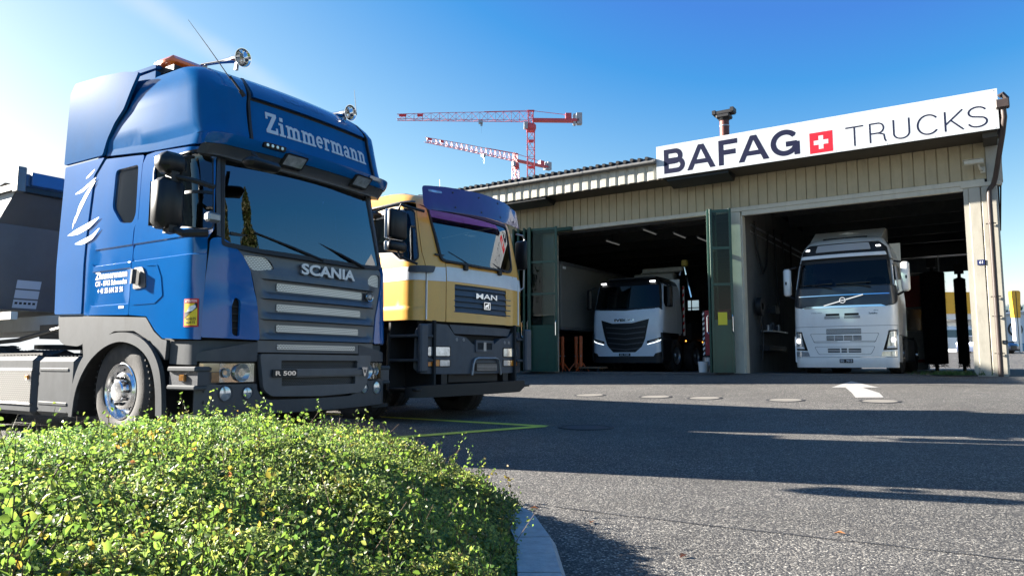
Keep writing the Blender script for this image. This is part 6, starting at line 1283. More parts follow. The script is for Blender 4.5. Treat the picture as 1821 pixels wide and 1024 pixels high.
for mi_ in (False, True):
    panel('roof_shell', SVo, [(-2.2,2.9),(-1.2,2.92),(-.12,3.0),(-.03,3.3),(.15,3.48),(WV/2,3.48),(WV/2,3.8),(-2.2,3.8)], WV1, VT, mirror=mi_, thick=.04)
    dw = rnd([(-1.05,2.22),(-.65,2.10),(-.25,2.15),(-.12,2.3),(-.14,2.86),(-1.05,2.86)], .05)
    dr = panel('door', SVo, rnd([(-1.3,1.0),(-.36,1.0),(-.36,1.9),(-.66,2.09),(-.36,2.2),(-.10,2.27),(-.07,2.95),(-1.3,2.9)], .03), WV1, VT, holes=[dw], mirror=mi_, thick=.04)
    panel('door_window', SVo, dw, GLASS_D, dr, off=-.02, rim=False, mirror=mi_)
    panel('side_panel', SVo, rnd([(-2.25,1.0),(-1.32,1.0),(-1.32,2.88),(-2.25,2.88)], .03), WV1, VT, mirror=mi_, thick=.04); panel('corner_panel', SVo, rnd([(-.34,.43),(-.15,.43),(-.15,1.22),(-.30,1.22),(-.32,1.86),(-.34,1.86)], .01), WV1, VT, mirror=mi_, thick=.04)
    hl = panel('headlight', SVo, rnd([(-.08,.64),(.30,.625),(.18,1.09),(-.10,1.10)], .03), BLACKG, VT, off=-.01, thick=.04, mirror=mi_)
    panel('lamp_glass', SVo, rnd([(-.06,.66),(.27,.645),(.16,1.07),(-.08,1.08)], .03), LENS, hl, off=-.006, rim=False, mirror=mi_); s_ = WV - .08 if mi_ else .08; p = SVo.P(s_, .86, .0); MB().lathe([(0, .02), (.06, .012), (.07, 0)], tuple(p), 'x', 16).build('projector', M('lit_projector' + str(mi_), (.9, .9, .9), .2, em=(1, 1, 1), ems=.4), hl, smooth=True)
    panel('daylight_strip', SVo, [(-.04,.665),(.27,.65),(.22,.70),(-.02,.70)], WHITE, hl, off=.0, rim=False, mirror=mi_)
    panel('fog_lamp', SVo, rnd([(-.06,.45),(.40,.45),(.36,.57),(-.08,.58)], .02), LENS, VT, off=.004, thick=.02, mirror=mi_)
    k_ = -1 if mi_ else 1; y0 = WV if mi_ else 0; Y = lambda d: y0 + k_*d
    e = empty('side_mirror', (0, 0, 0), 0, VT); MB().box(-.55, -.38, Y(-.30), Y(-.10), 2.10, 2.86, bev=.05).build('housing', WV1, e, smooth=True, sharp=50); m = MB(); m.tube([(-.45, Y(-.2), 2.12), (-.5, Y(0), 2.02)], .03, 8); m.tube([(-.45, Y(-.2), 2.84), (-.5, Y(.05), 2.9)], .025, 8); m.build('arm', BLACK, e); MB().box(-.565, -.552, Y(-.28), Y(-.12), 2.15, 2.8).build('glass', CHROME, e); MB().box(-.378, -.37, Y(-.24), Y(-.2), 2.42, 2.5).build('marker', BLACK, e)
    wheel(VT, -1.4, y0 + k_*.2, .52, .33, -k_, 0, 'alu'); wheel(VT, -5.1, y0 + k_*.32, .52, .56, -k_, 0, 'alu')
    m = MB(); m.box(-.95, -.2, Y(.0), Y(.04), .3, .98); m.build('step_panel', WV1, VT); m = MB(); m.box(-4.2, -2.2, Y(.0), Y(.5), .3, .95, bev=.05); m.build('side_tank', LGREY, VT)
    m = MB(); m.box(-2.5, -2.2, Y(.08), Y(.12), 1.0, 3.6, bev=.02); m.build('side_fairing', WV1, VT)
m = MB(); v = [(p[0], p[1], 3.795) for p in [tuple(SVo.P(s, 3.8)) for s in np.linspace(-1.6, WV + 1.6, 40)]] + [(-1.4, WV/2, 3.9)]
link('roof_top', newmesh('roof_top', v, [(i, i+1, 40) for i in range(39)] + [(39, 0, 40)], WV1, smooth=True), VT)
m = MB(); m.prism([(-.95, 3.62), (-2.25, 3.66), (-2.3, 4.02), (-1.7, 3.98)], .35, WV-.35, 'xz'); m.build('roof_deflector', WV1, VT); MB().box(-.92, -.85, .7, 1.8, 3.60, 3.68).build('roof_hatch', BLACK, VT)
MB().box(-2.26, -2.2, .05, WV-.05, 1.0, 3.6).build('rear_wall', WV1, VT); MB().box(-2.1, -.3, .1, WV-.1, .95, 1.0).build('cab_floor', VOID, VT); MB().box(-.75, -.3, .15, WV-.15, 1.9, 2.3, bev=.06).build('dashboard', M('dash3', (.1, .13, .18), .7), VT)
MB().box(-6.2, -.4, .8, 1.7, .6, .95).build('chassis', BLACK, VT)
for y in (.6, WV-.6): m = MB(); m.box(-1.5, -1.3, y-.25, y+.25, 1.5, 2.6, bev=.07); m.build('seat', SEAT, VT)
np_ = panel('number_plate', SVo, rect(1.13,1.45,.28,.38,.01), BLACK, VT, off=.01, thick=.02); text('plate_text', SVo, 'SG  7013', 1.15, 1.43, .30, .36, LETG, np_, .03, off=.013)
for a, b in ((1.0, .35), (1.95, 1.3)): w_ = MB(); w_.tube([SVo.P(a, 2.22, .04), SVo.P(b, 2.36, .03)], [.014, .008], 6); w_.bar(SVo.P(a, 2.36, .02), SVo.P(b - .2, 2.34, .02), .018, .02); w_.build('wiper', BLACK, VT)

# ================================================================ pale truck with loading crane in the left bay
SI = Surf(2.5, .25, .12, [(0,0),(.5,.02),(1.5,0),(1.9,-.04),(2.05,-.08),(2.8,-.26),(2.95,-.34),(3.08,-.6),(3.12,-.9)], [(0,0),(1.9,0),(2.8,.08),(3.0,.2),(3.12,.5)])
IT = empty('crane_truck', (2.62, 24.48, .72), radians(-33.6 - 90), label='pale truck with black grille and folded loading crane parked in the left bay', cat='truck'); WI = SI.W
gh = rnd([(.36,1.69),(.80,1.56),(1.50,1.56),(2.08,1.69),(1.95,1.05),(1.84,.80),(1.62,.62),(.82,.62),(.60,.85),(.48,1.2)], .03)
IW = M('shade_tinted_white_paint', (.66, .72, .78), .3, coat=.5, noise=.04)  # white paint with the blue of the shade put into its colour
panel('front_skin', SI, rnd([(-.10,1.12),(.50,.98),(.50,.86),(-.12,.98),(-.12,.55),(.30,.47),(2.2,.47),(2.62,.55),(2.62,.98),(2.0,.86),(2.0,.98),(2.6,1.12),(2.62,1.95),(2.4,2.04),(1.25,1.99),(.10,2.04),(-.12,1.95)], .02), IW, IT, holes=[gh], thick=.05, step=.12)
g_ = panel('grille', SI, rnd([(.33,1.71),(.79,1.575),(1.51,1.575),(2.11,1.71),(1.97,1.05),(1.86,.78),(1.63,.60),(.81,.60),(.58,.84),(.45,1.2)], .03), BLACKG, IT, off=-.03, thick=.03)
for i in range(5): panel('grille_bar', SI, rnd([(.55+.03*i, 1.42-.17*i),(1.25,1.36-.17*i),(1.95-.03*i,1.42-.17*i),(1.95-.03*i,1.46-.17*i),(1.25,1.40-.17*i),(.55+.03*i,1.46-.17*i)], .01), DGREY, g_, off=-.01, thick=.03)
text('brand_letters', SI, 'IVECO', .88, 1.58, 1.62, 1.71, CHROME, IT, .05, off=.01, thick=.01)
wsn = rnd([(.02,2.10),(1.25,2.03),(2.48,2.10),(2.42,2.80),(.08,2.80)], .05)
panel('windscreen', SI, wsn, GLASS_V, IT, off=-.01, rim=False, step=.1); panel('windscreen_frame', SI, rnd([(-.05,2.03),(1.25,1.97),(2.55,2.03),(2.50,2.98),(.0,2.98)], .05), BLACKG, IT, holes=[wsn], thick=.04)
panel('lower_bumper', SI, rect(-.10,2.6,.28,.49,.02), BLACK, IT, off=.01, thick=.08); panel('corner_trim', SI, [(-.12,.49),(.30,.46),(.22,.58),(-.12,.66)], BLACKG, IT, off=.015, thick=.03); panel('corner_trim', SI, [(2.2,.46),(2.62,.49),(2.62,.66),(2.28,.58)], BLACKG, IT, off=.015, thick=.03)
np_ = panel('number_plate', SI, rect(1.05,1.45,.50,.59,.01), BLACK, IT, off=.012, thick=.02); text('plate_text', SI, 'SG 7280', 1.09, 1.41, .52, .57, LETG, np_, .03, off=.015)
for mi_ in (False, True):
    hl = panel('headlight', SI, [(-.12,1.11),(.51,.98),(.51,.84),(-.12,.97)], BLACKG, IT, off=-.01, thick=.03, mirror=mi_); panel('light_strip', SI, [(-.11,1.07),(.05,1.0),(.48,.885),(.48,.855),(.05,.96),(-.11,1.04)], M('lit_strip' + str(mi_), (.9, .95, 1), .3, em=(.85, .95, 1), ems=.35), hl, off=.0, rim=False, mirror=mi_); panel('lamp_cells', SI, [(.05,1.04),(.42,.965),(.42,.90),(.1,.98)], LENS, hl, off=.0, rim=False, mirror=mi_)
    panel('roof_shell', SI, [(-1.8,2.85),(-.1,2.85),(.0,2.99),(WI/2,2.99),(WI/2,3.12),(-1.8,3.12)], BLACKG, IT, mirror=mi_, thick=.04)
    dw = rnd([(-1.15,2.12),(-.3,2.08),(-.15,2.2),(-.16,2.78),(-1.15,2.78)], .05); dr = panel('door', SI, rnd([(-1.35,1.25),(-.28,1.25),(-.12,1.35),(-.10,2.84),(-1.35,2.84)], .03), IW, IT, holes=[dw], mirror=mi_, thick=.04); panel('door_window', SI, dw, GLASS_D, dr, off=-.02, rim=False, mirror=mi_)
    panel('side_panel', SI, rect(-1.85,-1.37,1.25,2.84,.02), IW, IT, mirror=mi_, thick=.04); k_ = -1 if mi_ else 1; y0 = WI if mi_ else 0; Y = lambda d: y0 + k_*d
    e = empty('side_mirror', (0, 0, 0), 0, IT); MB().box(-.4, -.25, Y(-.28), Y(-.10), 2.05, 2.75, bev=.05).build('housing', BLACKG, e); m = MB(); m.tube([(-.3, Y(-.18), 2.72), (-.4, Y(.05), 2.85)], .02, 8); m.build('arm', BLACK, e)
    m = MB(); m.box(-.85, -.15, Y(.0), Y(.35), .35, 1.24); m.build('step_box', BLACK, IT); m = MB(); m.box(-.85, -.2, Y(-.03), Y(.2), 1.02, 1.06); m.build('step', LGREY, IT)
    for xx, ww in ((-1.45, .33), (-3.3, .33), (-5.4, .5), (-6.75, .5)): wheel(IT, xx, y0 + k_*(.2 if ww < .4 else .3), .52, ww, -k_, 0, 'steel')
    p = SI.P(WI - .28 if mi_ else .2, 2.93, .03); MB().box(p[0] - .02, p[0] + .02, p[1] - .09, p[1] + .09, 2.91, 2.94).build('roof_lamp', M('roof_lamp_lit' + str(mi_), (.9, .9, .9), .3, em=(1, 1, 1), ems=1.6), IT)
m = MB(); m.box(-1.84, -.62, .4, WI-.4, 3.06, 3.115); m.build('roof_top', BLACKG, IT); MB().box(-1.88, -1.84, .05, WI-.05, 1.2, 3.1).build('rear_wall', IW, IT); MB().box(-1.8, -.3, .1, WI-.1, 1.2, 1.25).build('cab_floor', VOID, IT); MB().box(-.7, -.3, .2, WI-.2, 1.7, 2.1, bev=.06).build('dashboard', VOID, IT)
MB().box(-8, -.4, .8, 1.7, .6, 1.0).build('chassis', BLACK, IT)
CRG = M('crane_arm_grey', (.30, .31, .30), .5, .3, noise=.2, nscale=6)
e = empty('loading_crane', (-2.4, 1.5, 1.0), 0, IT); MB().box(-.3, .3, -1.1, .8, 0, .5, bev=.04).build('base', BLACK, e); MB().lathe([(.22, .4), (.2, 2.2), (0, 2.2)], n=16).build('column', CRG, e)
m = MB(); m.box(-.18, .18, -.9, .6, 2.1, 2.4, bev=.04); m.box(-.12, .12, -.6, .9, 2.42, 2.6, bev=.03); m.tube([(0, -.8, 2.3), (.05, -.4, 2.55), (0, .3, 2.5)], .07, 8); m.build('boom', CRG, e); m = MB(); m.tube([(0, .75, 2.3), (0, .9, 2.72), (0, 1.0, 2.3), (.1, 1.2, 1.5)], .05, 8); m.build('ram', CHROME, e); MB().box(-.1, .1, .85, 1.05, 2.6, 2.82, bev=.03).build('valve_block', M('valve_yellow', (.5, .42, .1), .5), e); m = MB(); m.tube([(.2, .95, .2), (.2, .95, 1.9)], .035, 6, WHITE); m.build('striped_post', WHITE, e)
m = MB()
for i in range(7): m.add([(.236, .92, .3 + i*.24), (.236, .98, .36 + i*.24), (.236, .98, .47 + i*.24), (.236, .92, .41 + i*.24)], [(0, 1, 2, 3)])
m.build('red_stripe', REDP, e)['kind'] = 'stuff'
MB().box(-8.2, -2.9, .05, WI-.05, 1.05, 1.7, bev=.03).build('load_body', BLACK, IT)
for x_, z_ in ((-2.2, 1.0), (-3.9, 1.0)): MB().box(x_, x_ + .06, WI, WI + .02, z_, z_ + .04).build('side_marker', M('marker_glow%d' % int(-x_*10), (.9, .35, .05), .3, em=(1, .35, .05), ems=1.0), IT)
# ================================================================ kerb, planting bed and ground-cover
KERB = M('granite_kerb', (.30, .315, .33), .75, noise=.18, nscale=22, bump=.5, bscale=120, dirt=((.14, .15, .12), .35, 8.0))
kp = [(.175, .6), (.185, 1.6), (.19, 2.6), (.18, 3.12), (.12, 3.62), (-.06, 4.08), (-.38, 4.50), (-.82, 4.84), (-1.4, 5.14), (-2.1, 5.4), (-2.9, 5.66), (-3.9, 5.9), (-5.2, 6.1), (-7, 6.3)]
for i, (a, b) in enumerate(zip(kp, kp[1:])):
    A = Vector(a); B = Vector(b); d = (B - A).normalized(); n_ = Vector((-d.y, d.x)) * .17; g = .006
    def nrm(j):
        p0 = Vector(kp[max(j-1, 0)]); p1 = Vector(kp[min(j+1, len(kp)-1)]); q = (p1 - p0).normalized(); return Vector((-q.y, q.x))
    na, nb = nrm(i), nrm(i+1); z0 = gz(*a) - .05; zt = .15 + .135; A2 = A + d*g; B2 = B - d*g
    def ring(P_, n1, w0, w1, h): return (P_ + n1*w0, P_ + n1*w1)
    v = [(*(A2), z0), (*(B2), z0), (*(B2 + nb*.17), z0), (*(A2 + na*.17), z0), (*(A2 + na*.0), zt-.03), (*(B2 + nb*.0), zt-.03), (*(A2 + na*.022), zt), (*(B2 + nb*.022), zt), (*(A2 + na*.17), zt), (*(B2 + nb*.17), zt)]
    f = [(0, 1, 5, 4), (4, 5, 7, 6), (6, 7, 9, 8), (3, 8, 9, 2), (0, 4, 6, 8, 3), (1, 2, 9, 7, 5)]
    me = newmesh('kerb_stone', v, f, KERB); lb = {2: 'granite kerb stone nearest the camera, lowest right of the hedge', 3: 'second granite kerb stone, bending behind the first at the hedge corner', 4: 'third granite kerb stone, half hidden by leaves at the hedge corner'}.get(i, 'granite kerb stone hidden under the hedge edge')
    link('kerb_stone', me, None, label=lb, cat='kerb stone', group='granite kerb stones round the hedge bed')
bed = [(.03, .5), (.02, 3.1), (.03, 3.5), (.03, 3.82), (-.07, 4.12), (-.33, 4.52), (-.80, 4.84), (-1.42, 5.08), (-2.2, 5.27), (-3.1, 5.6), (-4.5, 5.9), (-7.5, 6.1), (-7.5, .5)]
SOIL = M('bed_soil', (.035, .032, .018), .95, noise=.4, nscale=15)
bedn = np.array(bed)
def edge_d(x, y):
    d = np.full(x.shape, 9.0)
    for i in range(len(bedn) - 1):
        if i in (11,): continue
        a, b = bedn[i], bedn[i+1]; ab = b - a; t = np.clip(((x-a[0])*ab[0] + (y-a[1])*ab[1]) / (ab @ ab), 0, 1); d = np.minimum(d, np.hypot(x - a[0] - t*ab[0], y - a[1] - t*ab[1]))
    return d
def sn(x, y, f, ph): return np.sin(x*f + ph) * np.sin(y*f*1.13 + ph*1.7) + .5*np.sin(x*f*2.3 + y*f*1.9 + ph*3.1)
def hz(x, y):
    d = edge_d(x, y); H = .455 - .15*np.clip((-1.9-x)/1.6, 0, 1) + .065*np.exp(-((x+1.35)/.75)**2) + .03*np.exp(-((x+.7)/.5)**2)
    return .24 + (H - .09)*(1 - np.exp(-d/.46)) + .030*sn(x, y, 3.1, .7) + .026*sn(x, y, 7.3, 2.1) + .020*sn(x, y, 15., .4) + .010*sn(x, y, 31., 1.4)
gx, gy = np.meshgrid(np.arange(-7.4, .18, .06), np.arange(.5, 6.1, .06)); P_ = np.stack([gx.ravel(), gy.ravel()], -1); ins = pip(bed, P_).reshape(gx.shape); zz = np.where(ins, hz(gx, gy) - .07, .12)
v = [(a, b, c) for a, b, c in zip(gx.ravel(), gy.ravel(), zz.ravel())]; nx_ = gx.shape[1]; f = []
for i in range(gx.shape[0]-1):
    for j in range(nx_-1):
        if ins[i, j] or ins[i+1, j+1] or ins[i+1, j] or ins[i, j+1]: f.append((i*nx_+j, i*nx_+j+1, (i+1)*nx_+j+1, (i+1)*nx_+j))
HG = empty('hedge', (0, 0, 0), label='low leafy ground-cover hedge filling the kerbed bed in front of the blue truck', cat='hedge', kind='stuff')
link('undergrowth', newmesh('undergrowth', v, f, SOIL, smooth=True), HG, kind='stuff')
def leafmat(name):
    m = bpy.data.materials.new(name); m.use_nodes = True; t = m.node_tree; L = t.links; b = t.nodes['Principled BSDF']; o = t.nodes['Material Output']
    a = t.nodes.new('ShaderNodeAttribute'); a.attribute_name = 'tint'; L.new(a.outputs['Color'], b.inputs['Base Color']); b.inputs['Roughness'].default_value = .48; b.inputs['Specular IOR Level'].default_value = .45
    tr = t.nodes.new('ShaderNodeBsdfTranslucent'); mx = t.nodes.new('ShaderNodeMixShader'); mx.inputs[0].default_value = .48
    hs = t.nodes.new('ShaderNodeHueSaturation'); hs.inputs['Value'].default_value = 1.9; hs.inputs['Hue'].default_value = .5; L.new(a.outputs['Color'], hs.inputs['Color']); L.new(hs.outputs[0], tr.inputs[0])
    L.new(b.outputs[0], mx.inputs[1]); L.new(tr.outputs[0], mx.inputs[2]); L.new(mx.outputs[0], o.inputs[0]); return m
LEAF = leafmat('leaf')
def leaves(name, C, size, N_, tint, parent, mat=LEAF, rg=RNG, asp=.62, **k):
    """C: centres (n,3); N_: unit normals; one folded pointed leaf each"""
    n = len(C); a = rg.normal(size=(n, 3)); a -= (a*N_).sum(1, keepdims=True)*N_; a /= np.linalg.norm(a, axis=1, keepdims=True)+1e-9; b = np.cross(N_, a); s = size[:, None]; w = s*asp*.5; up = N_*s*.16
    V = np.stack([C - a*s*.5, C - a*s*.12 + b*w*.92 + up, C + a*s*.18 + b*w + up, C + a*s*.55, C + a*s*.18 - b*w + up, C - a*s*.12 - b*w*.92 + up], 1).reshape(-1, 3)
    base = np.arange(n)[:, None]*6; F = np.concatenate([base + np.array([0, 3, 2, 1]), base + np.array([0, 5, 4, 3])], 1).reshape(-1, 4)
    me = bpy.data.meshes.new(name); me.vertices.add(len(V)); me.vertices.foreach_set('co', V.astype(np.float32).ravel()); me.loops.add(F.size); me.loops.foreach_set('vertex_index', F.astype(np.int32).ravel()); me.polygons.add(len(F)); me.polygons.foreach_set('loop_start', np.arange(0, F.size, 4, dtype=np.int32)); me.polygons.foreach_set('loop_total', np.full(len(F), 4, dtype=np.int32))
    me.update(calc_edges=True); at = me.color_attributes.new('tint', 'FLOAT_COLOR', 'POINT'); col = np.concatenate([np.repeat(tint, 6, 0), np.ones((n*6, 1))], 1); at.data.foreach_set('color', col.astype(np.float32).ravel()); me.materials.append(mat)
    return link(name, me, parent, **k)
def pal(n, rg, x=None):
    base = np.array([(.055, .10, .018), (.085, .14, .022), (.12, .18, .03), (.17, .21, .035), (.035, .07, .018), (.17, .19, .045), (.15, .13, .05)]); p = np.array([.24, .27, .22, .12, .11, .03, .01]); i = rg.choice(len(base), n, p=p); c = base[i]; return c * (1 + rg.normal(0, .12, (n, 1))).clip(.6, 1.5)
def sample(n, rg):
    out = []
    tot = 0
    while tot < n:
        m_ = n*2; u = rg.random(m_); d = 1.0 * (6.6/1.0)**(u**.72); th = radians(-52) + rg.random(m_)*radians(56); x = d*np.sin(th); y = d*np.cos(th); P = np.stack([x, y], -1); k = pip(bed, P) & (x > -5.6); P = P[k]; out.append(P); tot += len(P)
    return np.concatenate(out)[:n]
rg = np.random.default_rng(11)
P2 = sample(680000, rg); cl_ = sn(P2[:, 0], P2[:, 1], 24., 2.) + sn(P2[:, 0], P2[:, 1], 11., 5.); P2 = P2[rg.random(len(P2)) < np.clip(.75 + .45*cl_, .12, 1)]; x, y = P2[:, 0], P2[:, 1]; e_ = .02; z = hz(x, y); gxn = (hz(x + e_, y) - z)/e_; gyn = (hz(x, y + e_) - z)/e_; Nn = np.stack([-gxn, -gyn, np.ones_like(z)], -1); Nn /= np.linalg.norm(Nn, axis=1, keepdims=True)
dep = rg.exponential(.028, len(x)) - .025; C = np.stack([x, y, z], -1) - Nn*dep[:, None] + rg.normal(0, .012, (len(x), 3)); nn = Nn + rg.normal(0, .55, (len(x), 3)); nn /= np.linalg.norm(nn, axis=1, keepdims=True)
dcam = np.hypot(x, y); sz = (.0095 + .008*rg.random(len(x))) * np.clip(.72 + .09*dcam, .8, 1.15) * rg.choice([1, 1.3, 1.55], len(x), p=[.86, .11, .03]); tint = (pal(len(x), rg)*1.55*np.array([.90, .93, 1.1]) + .016)
patch = sn(x, y, 2.1, 1.3); tint *= (1 + .22*np.clip(patch, -1, 1))[:, None]; tint[:, 0] *= 1 + .2*np.clip(x + 1.6, 0, 1.5)
leaves('foliage', C, sz, nn, tint, HG, rg=rg, kind='stuff')
# shoots standing out of the mass, with leaves along them
TWIG = M('twig', (.12, .07, .035), .8, noise=.2); tw = MB(); CC = []; NS = []; SS = []; TT = []
for i in range(4200):
    p = sample(1, rg)[0]; h = (.03 + min(rg.exponential(.04), .18))*(1 if p[0] > -1.8 else .6); z0 = float(hz(np.array([p[0]]), np.array([p[1]]))[0]); d_ = rg.normal(0, .35, 2)
    q0 = np.array([p[0], p[1], z0 - .03]); q1 = q0 + np.array([d_[0]*h, d_[1]*h, h + .03]); tw.tube([q0, q1], [.0016, .0008], 3, cap=False)
    k = int(3 + h/.012); tt = rg.random(k); CC.append(q0 + (q1-q0)*tt[:, None] + rg.normal(0, .010, (k, 3))); n_ = rg.normal(0, 1, (k, 3)); n_[:, 2] += .6; NS.append(n_/np.linalg.norm(n_, axis=1, keepdims=True)); SS.append(.011 + .010*rg.random(k)); t_ = pal(k, rg)*1.2
    if rg.random() < .06: t_ = t_*np.array([1.5, .8, .8])
    TT.append(t_)
def shoot(x, y, h, lean, k, s, col):
    z0 = float(hz(np.array([x]), np.array([y]))[0]); q = [np.array([x + lean[0]*u*u*h, y + lean[1]*u*u*h, z0 - .05 + (h+.05)*u]) for u in np.linspace(0, 1, 6)]; tw.tube(q, [.003, .0028, .0025, .002, .0015, .001], 4, cap=False)
    u = np.linspace(.2, 1, k); c = np.stack([[np.interp(a, np.linspace(0, 1, 6), [p[j] for p in q]) for j in range(3)] for a in u]); CC.append(c + rg.normal(0, s*.4, (k, 3))); n_ = rg.normal(0, .8, (k, 3)); n_[:, 1] -= .5; n_[:, 2] += .4; NS.append(n_/np.linalg.norm(n_, axis=1, keepdims=True)); SS.append(s*(1.15 - .5*u)); TT.append(np.tile(np.array(col), (k, 1))*(1 + rg.normal(0, .1, (k, 1))))
for (px, h, s, le) in ((-.80, .27, .075, (-.1, 0)), (-.72, .24, .065, (.5, .1)), (-.66, .15, .045, (.9, 0)), (-.95, .16, .05, (-.3, 0)), (-.5, .14, .04, (.6, 0)), (-1.45, .16, .045, (.3, 0)), (-1.75, .13, .04, (-.3, 0)), (-2.3, .12, .035, (.2, 0)), (-2.6, .11, .03, (.2, 0)), (-1.6, .10, .03, (.2, 0)), (-1.32, .09, .03, (-.4, 0)), (-2.1, .08, .028, (.3, 0)), (-.35, .12, .025, (.5, 0)), (-.18, .13, .022, (.6, .2)), (-1.9, .07, .028, (.1, 0))):
    yy = 4.75 if px < -.5 else 4.15; yy = 5.0 if px < -1.2 else yy; shoot(px, yy, h, le, 16, s, (.15, .24, .03))
for i in range(26): shoot(-.15 - rg.random()*2.2, 1.7 + rg.random()*2.0, .05 + .08*rg.random(), rg.normal(0, .5, 2), 9, .034, (.17, .26, .03))
C = np.concatenate(CC); leaves('shoots', C, np.concatenate(SS), np.concatenate(NS), np.concatenate(TT), HG, rg=rg, kind='stuff')
for i in range(60):      # bare dry stalks near the right end
    x0 = -.35 - rg.random()*.8; y0 = 4.0 + rg.random()*.7; z0 = float(hz(np.array([x0]), np.array([y0]))[0]); L_ = .08 + .14*rg.random(); d_ = rg.normal(0, .8, 2); tw.tube([(x0, y0, z0 - .04), (x0 + d_[0]*L_*.5, y0 + d_[1]*L_*.3, z0 + L_*.5)], [.0028, .0015], 4, cap=False)
tw.build('twigs', TWIG, HG, kind='stuff')
# tall grass at the left edge
v = []; f = []
for i in range(260):
    x0 = -3.55 + rg.normal(0, .16); y0 = 5.0 + rg.normal(0, .12); z0 = float(hz(np.array([x0]), np.array([y0]))[0]) - .06; h = .10 + .16*rg.random(); a = rg.random()*6.28; lx, ly = rg.normal(0, .3, 2)*h; w = .004; k = len(v)
    for u in (0, .5, 1): v += [(x0 - w*(1-u)*cos(a) + lx*u*u, y0 - w*(1-u)*sin(a) + ly*u*u, z0 + h*u), (x0 + w*(1-u)*cos(a) + lx*u*u, y0 + w*(1-u)*sin(a) + ly*u*u, z0 + h*u)]
    f += [(k, k+1, k+3, k+2), (k+2, k+3, k+5, k+4)]
link('grass', newmesh('grass', v, f, M('grass_green', (.10, .15, .03), .6)), kind='stuff', label='tuft of tall grass at the left end of the hedge', cat='grass')
# fallen leaves on the asphalt
LO = M('fallen_leaf', (.42, .16, .05), .7, noise=.2)
for i, (x0, y0, lb) in enumerate([(.13, 4.35, 'small orange fallen leaf on the asphalt just beyond the kerb corner'), (.42, 3.98, 'small tan fallen leaf on the asphalt beside the kerb corner'), (1.62, 3.72, 'small orange fallen leaf lying alone on the asphalt right of the hedge'), (.75, 3.3, 'brown fallen leaf on the asphalt right of the kerb stones')]):
    z0 = gz(x0, y0) + .004; r = .028; a = i*1.3; m = MB(); m.add([(x0 + r*cos(a), y0 + r*sin(a), z0), (x0 + r*.6*cos(a+1.5), y0 + r*.6*sin(a+1.5), z0 + .012), (x0 - r*cos(a), y0 - r*sin(a), z0 + .004), (x0 - r*.6*cos(a+1.5), y0 - r*.6*sin(a+1.5), z0 + .012)], [(0, 1, 2), (0, 2, 3)]); o = m.build('fallen_leaf', LO); tag(o, lb, 'leaf', 'fallen leaves on the asphalt')
# ================================================================ conifer seen mirrored in the blue truck's windscreen
def conifer(x, y, h, r, label, seed):
    rg = np.random.default_rng(seed); o = empty('conifer_tree', (x, y, gz(x, y)), label=label, cat='tree'); MB().tube([(0, 0, 0), (0, 0, h*.9)], [.16, .03], 8).build('trunk', TWIG, o)
    n = 16000; t = rg.random(n)**.8; R = r*(1-t)**.7*(.75 + .35*np.sin(t*40 + rg.random(n)*2)); a = rg.random(n)*2*pi; rr = R*(.55 + .5*rg.random(n)); C = np.stack([rr*np.cos(a), rr*np.sin(a), .5 + t*(h-.5)], -1); N_ = rg.normal(0, .6, (n, 3)); N_[:, 2] += .8; N_ /= np.linalg.norm(N_, axis=1, keepdims=True)
    c = np.array([(.03, .05, .015), (.05, .065, .02), (.08, .07, .03)])[rg.integers(0, 3, n)]; leaves('crown', C, .10 + .12*rg.random(n), N_, c, o, rg=rg, asp=.4)
conifer(9.4, 5.2, 10.0, 1.9, 'slim dark conifer mirrored in the blue truck windscreen', 21)

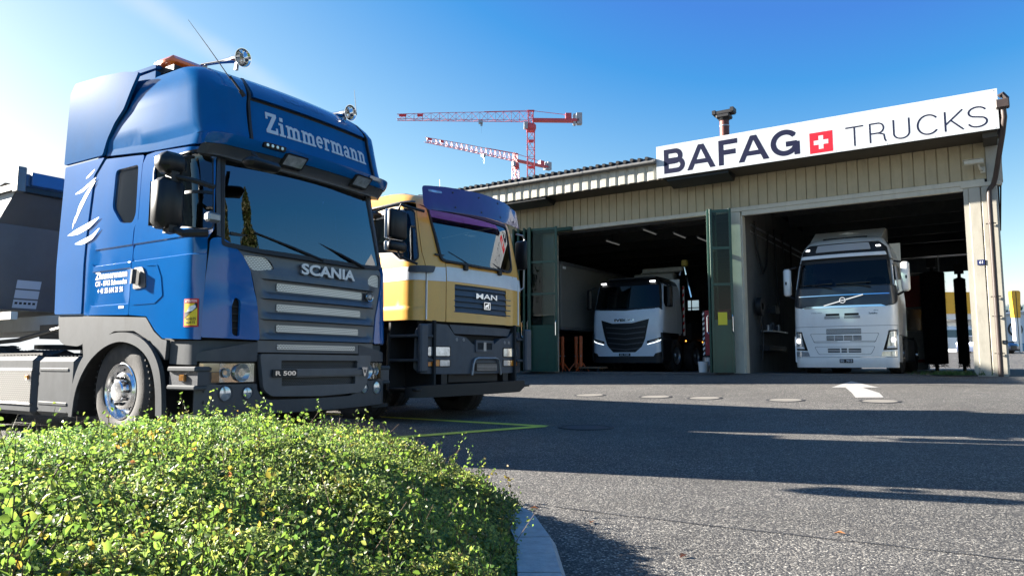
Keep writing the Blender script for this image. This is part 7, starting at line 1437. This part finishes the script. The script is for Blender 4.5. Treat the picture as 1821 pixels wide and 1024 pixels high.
# ================================================================ added hall and trees, out of view, darken reflections in the blue paint
o = empty('added_hall', (-36, -4, .1), 0, label='unseen grey hall added left of the yard to darken reflections in the blue truck', cat='building')
MB().box(-6, 6, -14, 8, 0, 4.6).build('wall', M('hall_wall', (.22, .22, .21), .8, noise=.1), o); m = MB(); m.prism([(-6.4, 4.61), (6.4, 4.61), (0, 6.2)], -14.4, 8.4, 'xz'); m.build('roof', ROOFM, o)
for i in range(6): MB().box(6.0, 6.05, -12.5 + i*3.3, -10.5 + i*3.3, 2, 4).build('window', GLASS_D, o)
def broad_tree(x, y, h, r, label, seed):  # unseen trees added only for what the blue paint mirrors
    rg = np.random.default_rng(seed); o = empty('added_tree', (x, y, gz(x, y)), label=label, cat='tree', group='added trees left of the yard, out of view'); m = MB(); m.tube([(0, 0, 0), (.1, 0, h*.35), (.2, .1, h*.7)], [.3, .22, .1], 10)
    for i in range(7): a = i*.9; m.tube([(.1, 0, h*(.3 + .05*i)), (r*.6*cos(a), r*.6*sin(a), h*(.5 + .05*i))], [.12, .03], 6)
    m.build('trunk', TWIG, o); n = 14000; bl = rg.normal(0, 1, (34, 3)); bl /= np.linalg.norm(bl, axis=1, keepdims=True); bl *= (rg.random((34, 1))**.4)*np.array([r, r, h*.32]); bl[:, 2] += h*.66; k = rg.integers(0, 34, n); C = bl[k] + rg.normal(0, .5, (n, 3)); N_ = rg.normal(0, 1, (n, 3)); N_[:, 2] += .6; N_ /= np.linalg.norm(N_, axis=1, keepdims=True)
    c = np.array([(.05, .08, .02), (.08, .11, .025), (.10, .10, .03)])[rg.integers(0, 3, n)]; leaves('crown', C, .2 + .14*rg.random(n), N_, c, o, rg=rg)
broad_tree(-27, -3.5, 9.5, 3.2, 'tall unseen tree added before the grey hall for reflections in the blue paint', 31); broad_tree(-28, 3.2, 7.5, 2.6, 'smaller unseen tree added at the far end of the grey hall for reflections in the blue paint', 32)

o = empty('added_block', (-50, 1, .1), 0, label='tall unseen block added far left of the yard to darken reflections in the blue paint', cat='building')  # unseen block added to darken what the blue cab roof mirrors
MB().box(-5, 5, -14, 11, 0, 19).build('wall', M('block_wall', (.16, .17, .17), .8, noise=.1), o); MB().box(-5.3, 5.3, -14.3, 11.3, 19.01, 19.4).build('roof', ROOFM, o)
w_ = None
for i in range(7):
    for j in range(6): MB().box(5.0, 5.06, -12.8 + i*3.4, -11.0 + i*3.4, 1.5 + j*3, 3.0 + j*3).build('window', GLASS_D, o)
